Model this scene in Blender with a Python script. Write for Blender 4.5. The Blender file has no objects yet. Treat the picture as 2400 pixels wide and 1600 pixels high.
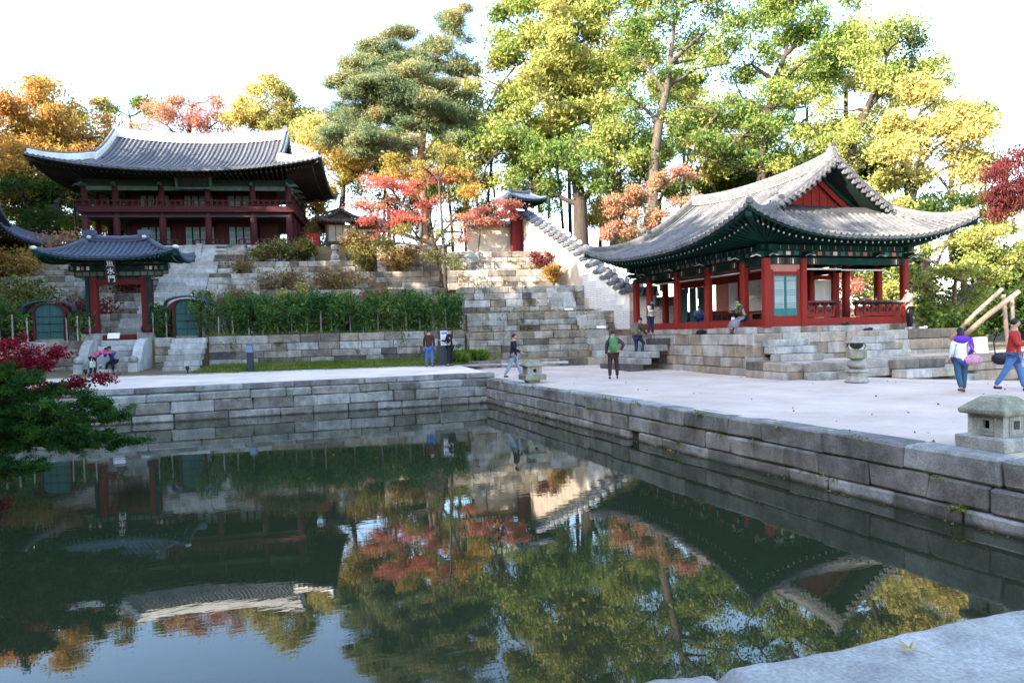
import bpy, bmesh, math, random
import numpy as np
from mathutils import Vector, Matrix, noise as mnoise

# ---------------------------------------------------------------- camera, sky, sun, exposure
scene = bpy.context.scene
C = scene.collection
rad = math.radians
PI = math.pi
HEAD = rad(19.3)                       # the camera looks 19.3 degrees east of the pond's north axis
cam_data = bpy.data.cameras.new('camera')
cam = bpy.data.objects.new('camera', cam_data)
C.objects.link(cam)
scene.camera = cam
cam_data.sensor_width = 36.0
cam_data.lens = 36.0 * 1667.0 / 2400.0
cam_data.clip_start = 0.05
cam_data.clip_end = 3000
cam_data.shift_y = 39.2 / 2400.0
cam.location = (0, 0, 1.75)
_m = Matrix.Rotation(-HEAD, 4, 'Z') @ Matrix.Rotation(rad(90 - 2.0), 4, 'X') @ Matrix.Rotation(rad(-1.55), 4, 'Z')
cam.rotation_euler = _m.to_euler()

SUN_EL = rad(25.0)
SUN_DIR = Vector((-0.939 * math.cos(SUN_EL), -0.349 * math.cos(SUN_EL), math.sin(SUN_EL))).normalized()  # towards the sun
world = bpy.data.worlds.new('World')
scene.world = world
world.use_nodes = True
wn = world.node_tree
wn.nodes.clear()
sky_tex = wn.nodes.new('ShaderNodeTexSky')
sky_tex.sky_type = 'NISHITA'
sky_tex.sun_disc = False
sky_tex.sun_elevation = SUN_EL
sky_tex.sun_rotation = math.atan2(SUN_DIR.x, SUN_DIR.y)
sky_tex.air_density = 1.0
sky_tex.dust_density = 1.2
sky_tex.ozone_density = 1.5
bg = wn.nodes.new('ShaderNodeBackground')
bg.inputs['Strength'].default_value = 0.15
wo = wn.nodes.new('ShaderNodeOutputWorld')
wn.links.new(sky_tex.outputs[0], bg.inputs[0])
wn.links.new(bg.outputs[0], wo.inputs[0])
sun_data = bpy.data.lights.new('sun', 'SUN')
sun_data.energy = 3.4
sun_data.angle = rad(0.55)
sun_data.color = (1.0, 0.90, 0.76)
sun = bpy.data.objects.new('sun', sun_data)
sun.rotation_euler = SUN_DIR.to_track_quat('Z', 'Y').to_euler()
sun.location = (-20, -20, 40)
C.objects.link(sun)
scene.view_settings.view_transform = 'Standard'
scene.view_settings.look = 'None'
scene.view_settings.exposure = 2.88
scene.view_settings.gamma = 1.0
scene.view_settings.use_curve_mapping = False
scene.cycles.max_bounces = 5
scene.cycles.diffuse_bounces = 3
scene.cycles.glossy_bounces = 3
scene.cycles.transmission_bounces = 3
scene.cycles.transparent_max_bounces = 8
scene.cycles.use_adaptive_sampling = True
scene.cycles.caustics_reflective = False
scene.cycles.caustics_refractive = False
try:
    scene.cycles.use_denoising = True
except Exception:
    pass

# ---------------------------------------------------------------- frames
BN = rad(-10.3)                        # the north slope's axes are turned a little against the pond's
XN = Vector((math.cos(BN), math.sin(BN), 0))
YN = Vector((-math.sin(BN), math.cos(BN), 0))
def N(x, y, z=0.0):
    return Vector((x * XN.x + y * YN.x, x * XN.y + y * YN.y, z))
def toN(x, y):
    return x * XN.x + y * XN.y, x * YN.x + y * YN.y

# ---------------------------------------------------------------- object helpers
def link(o, parent=None):
    C.objects.link(o)
    if parent is not None:
        o.parent = parent
    return o
def tag(o, label=None, cat=None, group=None, kind=None):
    if label: o['label'] = label
    if cat: o['category'] = cat
    if group: o['group'] = group
    if kind: o['kind'] = kind
    return o
def empty(name, loc=(0, 0, 0), rz=0.0):
    o = bpy.data.objects.new(name, None)
    o.empty_display_size = 0.2
    link(o)
    o.location = loc
    o.rotation_euler = (0, 0, rz)
    return o
def thing(name, label, cat, loc=(0, 0, 0), rz=0.0, group=None):
    return tag(empty(name, loc, rz), label, cat, group)
def obj(name, me, mats, parent=None, loc=None, rot=None, scale=None, mw=None):
    o = bpy.data.objects.new(name, me)
    if mats is not None:
        if not isinstance(mats, (list, tuple)): mats = [mats]
        if len(me.materials) == 0:
            for m in mats: me.materials.append(m)
    link(o, parent)
    if mw is not None:
        o.matrix_local = mw
    else:
        if loc is not None: o.location = loc
        if rot is not None: o.rotation_euler = rot
        if scale is not None: o.scale = scale
    return o

class MB:
    """collects vertices and faces for ONE mesh"""
    def __init__(s):
        s.v = []; s.f = []; s.mi = []
    def add(s, vs, fs, mi=0):
        b = len(s.v)
        s.v.extend([tuple(p) for p in vs])
        for f in fs:
            s.f.append([b + i for i in f]); s.mi.append(mi)
        return s
    def box(s, x0, x1, y0, y1, z0, z1, mi=0, M=None):
        vs = [Vector((x, y, z)) for x in (x0, x1) for y in (y0, y1) for z in (z0, z1)]
        if M is not None: vs = [M @ p for p in vs]
        return s.add(vs, [(0, 1, 3, 2), (4, 6, 7, 5), (0, 4, 5, 1), (2, 3, 7, 6), (0, 2, 6, 4), (1, 5, 7, 3)], mi)
    def bar(s, p0, p1, w, h, up=(0, 0, 1), mi=0):
        p0 = Vector(p0); p1 = Vector(p1); d = (p1 - p0); L = d.length
        if L < 1e-6: return s
        d.normalize(); up = Vector(up); sx = d.cross(up)
        if sx.length < 1e-4: sx = d.cross(Vector((1, 0, 0)))
        sx.normalize(); uz = sx.cross(d)
        M = Matrix((( d.x, sx.x, uz.x, p0.x), (d.y, sx.y, uz.y, p0.y), (d.z, sx.z, uz.z, p0.z), (0, 0, 0, 1)))
        return s.box(0, L, -w / 2, w / 2, -h / 2, h / 2, mi, M)
    def tube(s, pts, radii, n=8, mi=0, cap=True):
        pts = [Vector(p) for p in pts]
        if not hasattr(radii, '__len__'): radii = [radii] * len(pts)
        rings = []; prev = None
        for i, p in enumerate(pts):
            d = pts[min(i + 1, len(pts) - 1)] - pts[max(i - 1, 0)]
            if d.length < 1e-9: d = Vector((0, 0, 1))
            d.normalize()
            if prev is None:
                a = d.cross(Vector((0, 0, 1)))
                if a.length < 0.05: a = d.cross(Vector((1, 0, 0)))
            else:
                a = prev - d * prev.dot(d)
            a.normalize(); prev = a; b = d.cross(a)
            rings.append([p + (a * math.cos(2 * PI * k / n) + b * math.sin(2 * PI * k / n)) * radii[i] for k in range(n)])
        vs = [q for r in rings for q in r]
        fs = []
        for i in range(len(pts) - 1):
            for k in range(n):
                k2 = (k + 1) % n
                fs.append((i * n + k, i * n + k2, (i + 1) * n + k2, (i + 1) * n + k))
        if cap:
            fs.append(tuple(range(n))[::-1]); fs.append(tuple((len(pts) - 1) * n + k for k in range(n)))
        return s.add(vs, fs, mi)
    def lathe(s, prof, n=16, mi=0, M=None, ph=0.0):
        vs = []
        for (r_, z) in prof:
            for k in range(n):
                a = 2 * PI * k / n + ph
                p = Vector((r_ * math.cos(a), r_ * math.sin(a), z))
                vs.append(M @ p if M is not None else p)
        fs = []
        for i in range(len(prof) - 1):
            for k in range(n):
                k2 = (k + 1) % n
                fs.append((i * n + k, i * n + k2, (i + 1) * n + k2, (i + 1) * n + k))
        fs.append(tuple(range(n))[::-1]); fs.append(tuple((len(prof) - 1) * n + k for k in range(n)))
        return s.add(vs, fs, mi)
    def prism(s, poly, y0, y1, mi=0, M=None):
        """polygon in x,z pulled along y"""
        n = len(poly)
        vs = [Vector((x, y0, z)) for x, z in poly] + [Vector((x, y1, z)) for x, z in poly]
        if M is not None: vs = [M @ p for p in vs]
        fs = [tuple(range(n)), tuple(range(2 * n - 1, n - 1, -1))]
        for k in range(n):
            k2 = (k + 1) % n
            fs.append((k, k + n, k2 + n, k2))
        return s.add(vs, fs, mi)
    def ball(s, c, rx, ry=None, rz=None, nu=12, nv=8, mi=0):
        ry = rx if ry is None else ry; rz = rx if rz is None else rz
        c = Vector(c); vs = [c + Vector((0, 0, -rz))]
        for j in range(1, nv):
            t = -PI / 2 + PI * j / nv
            for k in range(nu):
                a = 2 * PI * k / nu
                vs.append(c + Vector((rx * math.cos(t) * math.cos(a), ry * math.cos(t) * math.sin(a), rz * math.sin(t))))
        vs.append(c + Vector((0, 0, rz)))
        fs = [(0, 1 + (k + 1) % nu, 1 + k) for k in range(nu)]
        for j in range(nv - 2):
            for k in range(nu):
                k2 = (k + 1) % nu
                fs.append((1 + j * nu + k, 1 + j * nu + k2, 1 + (j + 1) * nu + k2, 1 + (j + 1) * nu + k))
        t = len(vs) - 1; b = 1 + (nv - 2) * nu
        fs += [(t, b + k, b + (k + 1) % nu) for k in range(nu)]
        return s.add(vs, fs, mi)
    def mesh(s, name='m', smooth=False):
        me = bpy.data.meshes.new(name)
        me.from_pydata(s.v, [], s.f)
        if any(s.mi): me.polygons.foreach_set('material_index', s.mi)
        if smooth: me.polygons.foreach_set('use_smooth', [True] * len(me.polygons))
        me.update()
        return me
    def build(s, name, mats, parent=None, smooth=False, **k):
        return obj(name, s.mesh(name, smooth), mats, parent, **k)

def grid_mesh(name, P, smooth=True, uv=None):
    """P: array (nu, nv, 3)"""
    nu, nv, _ = P.shape
    idx = np.arange(nu * nv).reshape(nu, nv)
    q = np.stack([idx[:-1, :-1], idx[1:, :-1], idx[1:, 1:], idx[:-1, 1:]], -1).reshape(-1, 4)
    me = bpy.data.meshes.new(name)
    me.vertices.add(nu * nv); me.vertices.foreach_set('co', P.reshape(-1).astype(np.float32))
    me.loops.add(q.size); me.loops.foreach_set('vertex_index', q.reshape(-1).astype(np.int32))
    me.polygons.add(len(q)); me.polygons.foreach_set('loop_start', (np.arange(len(q)) * 4).astype(np.int32))
    me.polygons.foreach_set('use_smooth', np.full(len(q), smooth))
    me.update(calc_edges=True)
    return me

def quads_mesh(name, V, val=None, smooth=False):
    """V: (n, k, 3) separate polygons of k corners; val: one number per polygon kept as attribute 'v'"""
    n, k, _ = V.shape
    me = bpy.data.meshes.new(name)
    me.vertices.add(n * k); me.vertices.foreach_set('co', V.reshape(-1).astype(np.float32))
    me.loops.add(n * k); me.loops.foreach_set('vertex_index', np.arange(n * k, dtype=np.int32))
    me.polygons.add(n); me.polygons.foreach_set('loop_start', (np.arange(n) * k).astype(np.int32))
    if val is not None:
        at = me.attributes.new('v', 'FLOAT', 'FACE')
        at.data.foreach_set('value', val.astype(np.float32))
    me.update(calc_edges=True)
    return me

# ---------------------------------------------------------------- materials
def lin(c):
    return tuple(((x / 12.92) if x <= 0.04045 else ((x + 0.055) / 1.055) ** 2.4) for x in c)
class NT:
    def __init__(s, name):
        s.m = bpy.data.materials.new(name); s.m.use_nodes = True
        s.t = s.m.node_tree; s.t.nodes.clear()
        s.out = s.n('ShaderNodeOutputMaterial')
    def n(s, typ, **kw):
        nd = s.t.nodes.new(typ)
        for k, v in kw.items():
            if k.startswith('i_'):
                key = k[2:]
                key = int(key) if key.isdigit() else key.replace('_', ' ')
                nd.inputs[key].default_value = v
            else: setattr(nd, k, v)
        return nd
    def l(s, a, ao, b, bi):
        s.t.links.new(a.outputs[ao], b.inputs[bi])
def ramp(nt, stops):
    r_ = nt.n('ShaderNodeValToRGB')
    cr = r_.color_ramp
    while len(cr.elements) < len(stops): cr.elements.new(0.5)
    for e, (p, c) in zip(cr.elements, stops):
        e.position = p; e.color = (*c, 1)
    return r_
def mat(name, c1, c2=None, rough=0.8, scale=3.0, bump=0.2, bscale=None, spec=0.3, rnd=0.0, stretch=(1, 1, 1), detail=6, metal=0.0, bdist=0.02, c3=None):
    """noise-mixed paint, wood or mineral with fine relief; rnd = spread of value between objects"""
    nt = NT(name)
    b = nt.n('ShaderNodeBsdfPrincipled'); nt.l(b, 0, nt.out, 0)
    b.inputs['Roughness'].default_value = rough
    b.inputs['Specular IOR Level'].default_value = spec
    b.inputs['Metallic'].default_value = metal
    c2 = c2 or tuple(x * 0.7 for x in c1)
    tc = nt.n('ShaderNodeTexCoord'); mp = nt.n('ShaderNodeMapping'); mp.inputs['Scale'].default_value = stretch
    oi = nt.n('ShaderNodeObjectInfo')
    nt.l(tc, 'Object', mp, 0)
    ad = nt.n('ShaderNodeVectorMath', operation='ADD'); sc = nt.n('ShaderNodeVectorMath', operation='SCALE')
    cb = nt.n('ShaderNodeCombineXYZ'); nt.l(oi, 'Random', cb, 0); nt.l(oi, 'Random', cb, 2)
    sc.inputs['Scale'].default_value = 37.0; nt.l(cb, 0, sc, 0); nt.l(mp, 0, ad, 0); nt.l(sc, 0, ad, 1)
    nz = nt.n('ShaderNodeTexNoise', i_Scale=scale, i_Detail=float(detail), i_Roughness=0.65); nt.l(ad, 0, nz, 'Vector')
    stops = [(0.3, c2), (0.68, c1)] if c3 is None else [(0.28, c2), (0.5, c1), (0.72, c3)]
    rp = ramp(nt, stops); nt.l(nz, 'Fac', rp, 0)
    col = rp
    if rnd > 0:
        hs = nt.n('ShaderNodeHueSaturation')
        mr = nt.n('ShaderNodeMapRange'); mr.inputs[3].default_value = 1 - rnd; mr.inputs[4].default_value = 1 + rnd
        nt.l(oi, 'Random', mr, 0); nt.l(mr, 0, hs, 'Value'); nt.l(rp, 0, hs, 'Color'); col = hs
    nt.l(col, 0, b, 'Base Color')
    if bump > 0:
        n2 = nt.n('ShaderNodeTexNoise', i_Scale=bscale or scale * 6, i_Detail=5.0); nt.l(ad, 0, n2, 'Vector')
        bp = nt.n('ShaderNodeBump', i_Strength=bump, i_Distance=bdist); nt.l(n2, 'Fac', bp, 'Height'); nt.l(bp, 0, b, 'Normal')
    return nt.m

def stone_mat(name, light, tan, dark, stain=0.5, streak=True, wet=None):
    """weathered granite: each block has its own tint, lichen blots and rain streaks"""
    nt = NT(name)
    b = nt.n('ShaderNodeBsdfPrincipled'); nt.l(b, 0, nt.out, 0)
    b.inputs['Roughness'].default_value = 0.9; b.inputs['Specular IOR Level'].default_value = 0.2
    geo = nt.n('ShaderNodeNewGeometry'); oi = nt.n('ShaderNodeObjectInfo')
    tint = ramp(nt, [(0.0, light), (0.35, tuple(x * 0.86 for x in light)), (0.55, tan), (0.8, tuple(x * 0.7 for x in tan)), (0.93, dark)])
    nt.l(oi, 'Random', tint, 0)
    n1 = nt.n('ShaderNodeTexNoise', i_Scale=1.7, i_Detail=7.0, i_Roughness=0.7); nt.l(geo, 'Position', n1, 'Vector')
    r1 = ramp(nt, [(0.36, (1 - stain,) * 3), (0.62, (1.08, 1.08, 1.08))]); nt.l(n1, 'Fac', r1, 0)
    mu = nt.n('ShaderNodeMix', data_type='RGBA', blend_type='MULTIPLY'); mu.inputs['Factor'].default_value = 1.0
    nt.l(tint, 0, mu, 'A'); nt.l(r1, 0, mu, 'B')
    last = mu; lo = 'Result'
    if streak:
        mp = nt.n('ShaderNodeMapping'); mp.inputs['Scale'].default_value = (3.2, 3.2, 0.7); nt.l(geo, 'Position', mp, 0)
        n2 = nt.n('ShaderNodeTexNoise', i_Scale=1.6, i_Detail=5.0); nt.l(mp, 0, n2, 'Vector')
        r2 = ramp(nt, [(0.44, (0.62, 0.62, 0.62)), (0.62, (1, 1, 1))]); nt.l(n2, 'Fac', r2, 0)
        m2 = nt.n('ShaderNodeMix', data_type='RGBA', blend_type='MULTIPLY'); m2.inputs['Factor'].default_value = 0.5
        nt.l(last, lo, m2, 'A'); nt.l(r2, 0, m2, 'B'); last = m2; lo = 'Result'
    n3 = nt.n('ShaderNodeTexNoise', i_Scale=42.0, i_Detail=3.0); nt.l(geo, 'Position', n3, 'Vector')
    r3 = ramp(nt, [(0.35, (0.78, 0.78, 0.78)), (0.65, (1.12, 1.12, 1.12))]); nt.l(n3, 'Fac', r3, 0)
    m3 = nt.n('ShaderNodeMix', data_type='RGBA', blend_type='MULTIPLY'); m3.inputs['Factor'].default_value = 1.0
    nt.l(last, lo, m3, 'A'); nt.l(r3, 0, m3, 'B')
    if wet is not None:                     # wet, algae-dark foot just above the water
        sx_ = nt.n('ShaderNodeSeparateXYZ'); nt.l(geo, 'Position', sx_, 0)
        nw = nt.n('ShaderNodeTexNoise', i_Scale=3.0, i_Detail=4.0); nt.l(geo, 'Position', nw, 'Vector')
        mw_ = nt.n('ShaderNodeMath', operation='MULTIPLY_ADD'); mw_.inputs[1].default_value = 0.12; nt.l(nw, 'Fac', mw_, 0); nt.l(sx_, 'Z', mw_, 2)
        rw = nt.n('ShaderNodeMapRange'); rw.inputs[1].default_value = wet; rw.inputs[2].default_value = wet + 0.07; nt.l(mw_, 0, rw, 0)
        m5 = nt.n('ShaderNodeMix', data_type='RGBA'); m5.inputs['A'].default_value = (0.045, 0.045, 0.035, 1); nt.l(rw, 0, m5, 'Factor'); nt.l(m3, 'Result', m5, 'B'); m3 = m5
    nt.l(m3, 'Result', b, 'Base Color')
    n4 = nt.n('ShaderNodeTexNoise', i_Scale=14.0, i_Detail=6.0, i_Roughness=0.7); nt.l(geo, 'Position', n4, 'Vector')
    bp = nt.n('ShaderNodeBump', i_Strength=0.55, i_Distance=0.03); nt.l(n4, 'Fac', bp, 'Height'); nt.l(bp, 0, b, 'Normal')
    return nt.m

def leaf_mat(name, stops, transl=0.45, rough=0.6, patch=0.16, gain=1.12):
    """leaf colours spread leaf by leaf (attribute v) and drift in patches through the crown"""
    nt = NT(name)
    at = nt.n('ShaderNodeAttribute', attribute_name='v')
    geo = nt.n('ShaderNodeNewGeometry')
    nz = nt.n('ShaderNodeTexNoise', i_Scale=patch, i_Detail=3.0); nt.l(geo, 'Position', nz, 'Vector')
    mr = nt.n('ShaderNodeMapRange'); mr.inputs[1].default_value = 0.28; mr.inputs[2].default_value = 0.72
    mr.inputs[3].default_value = -0.32; mr.inputs[4].default_value = 0.32; nt.l(nz, 'Fac', mr, 0)
    ad = nt.n('ShaderNodeMath', operation='ADD', use_clamp=True); nt.l(at, 'Fac', ad, 0); nt.l(mr, 0, ad, 1)
    rp = ramp(nt, [(p_, tuple(min(0.8, x * gain) for x in c_)) for p_, c_ in stops]); nt.l(ad, 0, rp, 0)
    d = nt.n('ShaderNodeBsdfDiffuse'); t = nt.n('ShaderNodeBsdfTranslucent'); mx = nt.n('ShaderNodeMixShader')
    mx.inputs[0].default_value = transl
    nt.l(rp, 0, d, 0); nt.l(rp, 0, t, 0); nt.l(d, 0, mx, 1); nt.l(t, 0, mx, 2); nt.l(mx, 0, nt.out, 0)
    return nt.m

M = {}
M['stone'] = stone_mat('granite_blocks', (0.46, 0.44, 0.41), (0.38, 0.32, 0.25), (0.12, 0.11, 0.10))
M['stone_pond'] = stone_mat('pond_granite', (0.40, 0.385, 0.36), (0.33, 0.30, 0.265), (0.21, 0.195, 0.175), 0.5, wet=-0.872)
M['stone_base'] = stone_mat('base_granite', (0.45, 0.41, 0.36), (0.40, 0.32, 0.24), (0.17, 0.14, 0.11), 0.4)
M['stone_hill'] = stone_mat('terrace_granite', (0.47, 0.43, 0.375), (0.40, 0.33, 0.255), (0.15, 0.13, 0.11), 0.55)
M['stone_pale'] = stone_mat('pale_granite', (0.52, 0.51, 0.49), (0.48, 0.46, 0.42), (0.36, 0.34, 0.31), 0.25)
M['stone_lantern'] = stone_mat('lantern_granite', (0.42, 0.40, 0.34), (0.36, 0.34, 0.24), (0.28, 0.27, 0.2), 0.4)
M['coping'] = stone_mat('coping_slab', (0.42, 0.40, 0.37), (0.41, 0.38, 0.345), (0.36, 0.34, 0.31), 0.38, False)
M['earth'] = mat('packed_earth', (0.16, 0.12, 0.085), (0.08, 0.06, 0.04), rough=0.95, scale=2.0, bump=0.5)
M['hill'] = mat('leaf_litter', (0.17, 0.115, 0.06), (0.07, 0.06, 0.03), rough=0.95, scale=1.5, bump=0.6, c3=(0.12, 0.13, 0.05))
M['joint'] = mat('joint_earth', (0.05, 0.045, 0.035), rough=0.95)
M['tile'] = mat('roof_tile', (0.13, 0.13, 0.14), (0.065, 0.068, 0.078), rough=0.62, scale=3.5, bump=0.15, rnd=0.22, spec=0.4)
M['tile_old'] = mat('weathered_roof_tile', (0.145, 0.14, 0.135), (0.07, 0.07, 0.075), rough=0.75, scale=4.5, bump=0.2, rnd=0.25)
M['tile_blue'] = mat('dark_blue_roof_tile', (0.058, 0.072, 0.115), (0.032, 0.04, 0.065), rough=0.5, scale=3.0, bump=0.15, rnd=0.2, spec=0.5)
M['tile_pan'] = mat('pan_tile', (0.075, 0.075, 0.082), (0.04, 0.04, 0.045), rough=0.8, scale=6.0, bump=0.3)
M['tile_pan_old_shaded'] = mat('weathered_shaded_pan_tile', (0.065, 0.062, 0.06), (0.03, 0.03, 0.03), rough=0.85, scale=6.0, bump=0.3)  # darkened so the colour itself adds row shading between cover tiles
M['lime'] = mat('white_lime_plaster', (0.74, 0.72, 0.67), (0.5, 0.48, 0.44), rough=0.9, scale=1.2, bump=0.2, stretch=(1, 1, 0.4))
M['lime_cap'] = mat('lime_cap', (0.7, 0.69, 0.66), (0.45, 0.44, 0.42), rough=0.9, scale=5)
M['red'] = mat('red_painted_timber', (0.235, 0.026, 0.018), (0.165, 0.018, 0.014), rough=0.75, spec=0.12, scale=1.6, bump=0.12, stretch=(4, 4, 0.5))
M['red_gate'] = mat('dull_red_gate_timber', (0.15, 0.024, 0.022), (0.10, 0.016, 0.016), rough=0.8, scale=1.6, bump=0.15, stretch=(4, 4, 0.5), spec=0.1)
M['red_old'] = mat('faded_shaded_red_timber', (0.082, 0.025, 0.026), (0.045, 0.015, 0.017), rough=0.85, spec=0.1, scale=1.6, bump=0.2, stretch=(4, 4, 0.5))  # base darkened to put the hall front's deep shade into the paint
M['red_panel'] = mat('pink_red_panel', (0.42, 0.17, 0.13), (0.34, 0.12, 0.09), rough=0.7, scale=4)
M['green'] = mat('green_painted_timber', (0.008, 0.046, 0.036), (0.004, 0.022, 0.018), rough=0.8, spec=0.1, scale=3, bump=0.1)
M['green_old'] = mat('faded_green_timber', (0.10, 0.16, 0.13), (0.05, 0.09, 0.075), rough=0.8, scale=3, bump=0.15)
M['green_dark'] = mat('dark_green_eaves', (0.010, 0.030, 0.025), (0.006, 0.016, 0.014), rough=0.75, scale=3, bump=0.1)
M['dark_wood'] = mat('dark_timber', (0.035, 0.03, 0.026), (0.018, 0.016, 0.015), rough=0.8, scale=3)
M['wood'] = mat('brown_timber', (0.12, 0.065, 0.035), (0.07, 0.04, 0.022), rough=0.75, scale=3, stretch=(4, 4, 0.6))
M['paper'] = mat('white_door_paper', (0.66, 0.64, 0.6), (0.58, 0.56, 0.52), rough=0.9, scale=2, bump=0.0)
M['paper_green'] = mat('pale_lattice_paper', (0.40, 0.45, 0.46), (0.30, 0.36, 0.37), rough=0.9, scale=2, bump=0.0)
M['teal'] = mat('teal_painted_door', (0.02, 0.15, 0.15), (0.015, 0.10, 0.10), rough=0.6, scale=2, stretch=(4, 4, 0.5))
M['teal_old'] = mat('faded_teal_door', (0.032, 0.10, 0.095), (0.02, 0.06, 0.057), rough=0.75, scale=2.5, stretch=(4, 4, 0.5))
M['plaster'] = mat('cream_plaster', (0.56, 0.48, 0.38), (0.38, 0.31, 0.24), rough=0.9, scale=1.5, bump=0.15)
M['clay'] = mat('clay_plaster', (0.55, 0.36, 0.2), (0.42, 0.27, 0.15), rough=0.9, scale=2)
M['black'] = mat('black_lacquer', (0.012, 0.012, 0.014), (0.008, 0.008, 0.009), rough=0.5, scale=3, bump=0.05)
M['white'] = mat('white_paint', (0.8, 0.8, 0.8), (0.72, 0.72, 0.72), rough=0.7, scale=2, bump=0.02)
M['iron'] = mat('dark_iron', (0.03, 0.032, 0.035), rough=0.5, scale=6, bump=0.1, metal=0.6)
M['bronze'] = mat('dark_bronze', (0.035, 0.04, 0.035), rough=0.6, scale=6, bump=0.1, metal=0.2)
M['slate'] = mat('charcoal_metal', (0.03, 0.035, 0.05), rough=0.45, scale=3, bump=0.02)
M['glass_blue'] = mat('frosted_lamp_cover', (0.16, 0.2, 0.33), (0.14, 0.18, 0.3), rough=0.3, scale=3, bump=0.0)
M['bamboo_pole'] = mat('weathered_bamboo_pole', (0.30, 0.28, 0.25), (0.17, 0.155, 0.13), rough=0.6, scale=3, stretch=(3, 3, 0.4), rnd=0.35)
M['bark'] = mat('grey_bark', (0.12, 0.095, 0.072), (0.045, 0.034, 0.027), rough=0.95, scale=2.5, bump=0.8, stretch=(3, 3, 0.5), bdist=0.05)
M['bark_dark'] = mat('dark_bark', (0.07, 0.052, 0.04), (0.03, 0.022, 0.018), rough=0.95, scale=2.5, bump=0.8, stretch=(3, 3, 0.5), bdist=0.05)
M['bark_pine'] = mat('red_pine_bark', (0.28, 0.14, 0.085), (0.12, 0.065, 0.045), rough=0.95, scale=3, bump=0.8, stretch=(2, 2, 0.6), bdist=0.05)
M['bark_bare'] = mat('peeled_pale_log', (0.40, 0.28, 0.21), (0.24, 0.16, 0.11), rough=0.8, scale=2, bump=0.4, stretch=(2, 2, 0.5), bdist=0.03)
# ---------------------------------------------------------------- the setting: ground, water, path, slopes
rng = random.Random(11)
def fbm(x, y, s=1.0, o=4):
    return mnoise.fractal(Vector((x * s, y * s, 3.7)), 1.0, 2.0, o)

def sand_mat(name='pale_sand', k=1.0):
    nt = NT(name)
    b = nt.n('ShaderNodeBsdfPrincipled'); nt.l(b, 0, nt.out, 0)
    b.inputs['Roughness'].default_value = 0.95; b.inputs['Specular IOR Level'].default_value = 0.15
    g = nt.n('ShaderNodeNewGeometry')
    n1 = nt.n('ShaderNodeTexNoise', i_Scale=0.45, i_Detail=9.0, i_Roughness=0.68); nt.l(g, 'Position', n1, 'Vector')
    r1 = ramp(nt, [(0.3, (0.46 * k, 0.345 * k, 0.27 * k)), (0.7, (0.68 * k, 0.535 * k, 0.44 * k))]); nt.l(n1, 'Fac', r1, 0)
    n2 = nt.n('ShaderNodeTexNoise', i_Scale=55.0, i_Detail=4.0); nt.l(g, 'Position', n2, 'Vector')
    r2 = ramp(nt, [(0.3, (0.86, 0.86, 0.86)), (0.7, (1.06, 1.06, 1.06))]); nt.l(n2, 'Fac', r2, 0)
    m = nt.n('ShaderNodeMix', data_type='RGBA', blend_type='MULTIPLY'); m.inputs['Factor'].default_value = 1.0
    nt.l(r1, 0, m, 'A'); nt.l(r2, 0, m, 'B'); nt.l(m, 'Result', b, 'Base Color')
    n3 = nt.n('ShaderNodeTexNoise', i_Scale=7.0, i_Detail=8.0, i_Roughness=0.7); nt.l(g, 'Position', n3, 'Vector')
    bp = nt.n('ShaderNodeBump', i_Strength=0.5, i_Distance=0.05); nt.l(n3, 'Fac', bp, 'Height'); nt.l(bp, 0, b, 'Normal')
    return nt.m
M['sand'] = sand_mat(); M['path'] = sand_mat('lightened_path_sand', 1.35)  # path colour lightened to stand in for sky light blocked there

def water_mat():
    nt = NT('pond_water')
    b = nt.n('ShaderNodeBsdfPrincipled'); nt.l(b, 0, nt.out, 0)
    b.inputs['Base Color'].default_value = (0.021, 0.027, 0.013, 1)
    b.inputs['Roughness'].default_value = 0.012; b.inputs['IOR'].default_value = 1.38
    b.inputs['Specular IOR Level'].default_value = 0.5
    g = nt.n('ShaderNodeNewGeometry')
    mp = nt.n('ShaderNodeMapping'); mp.inputs['Scale'].default_value = (0.8, 2.2, 1); mp.inputs['Rotation'].default_value = (0, 0, HEAD)
    nt.l(g, 'Position', mp, 0)
    n1 = nt.n('ShaderNodeTexNoise', i_Scale=2.6, i_Detail=3.0, i_Roughness=0.55, i_Distortion=0.4); nt.l(mp, 0, n1, 'Vector')
    n2 = nt.n('ShaderNodeTexNoise', i_Scale=0.28, i_Detail=2.0); nt.l(g, 'Position', n2, 'Vector')
    r2 = ramp(nt, [(0.38, (0.15,) * 3), (0.66, (1,) * 3)]); nt.l(n2, 'Fac', r2, 0)
    mu = nt.n('ShaderNodeMath', operation='MULTIPLY'); nt.l(n1, 'Fac', mu, 0); nt.l(r2, 0, mu, 1)
    bp = nt.n('ShaderNodeBump', i_Strength=0.034, i_Distance=0.03); nt.l(mu, 0, bp, 'Height'); nt.l(bp, 0, b, 'Normal')
    return nt.m

def sheet(name, xs, ys, zf, m, frame='W', kind='structure', label=None):
    P = np.zeros((len(xs), len(ys), 3))
    for i, x in enumerate(xs):
        for j, y in enumerate(ys):
            z = zf(x, y)
            if frame == 'N':
                q = N(x, y, z); P[i, j] = (q.x, q.y, q.z)
            else: P[i, j] = (x, y, z)
    o = obj(name, grid_mesh(name, P), m)
    tag(o, label, None, None, kind)
    return o

WATER = -0.94
def wall_x(y):                          # the pond's east edge leans a little
    return 8.2 + (26.6 - y) * 0.0241
def court_z(x, y):
    z = 0.0
    z += 0.16 * max(0.0, min(1.0, (y - 23.0) / 10.0))
    z -= 0.062 * max(0.0, x - 18.5) * max(0.0, min(1.0, (y - 10) / 6.0))
    z += 0.018 * fbm(x, y, 0.5)
    edge = max(0.0, min(1.0, (x - wall_x(y) - 0.4) / 1.5))
    return z * edge - 0.012

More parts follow.
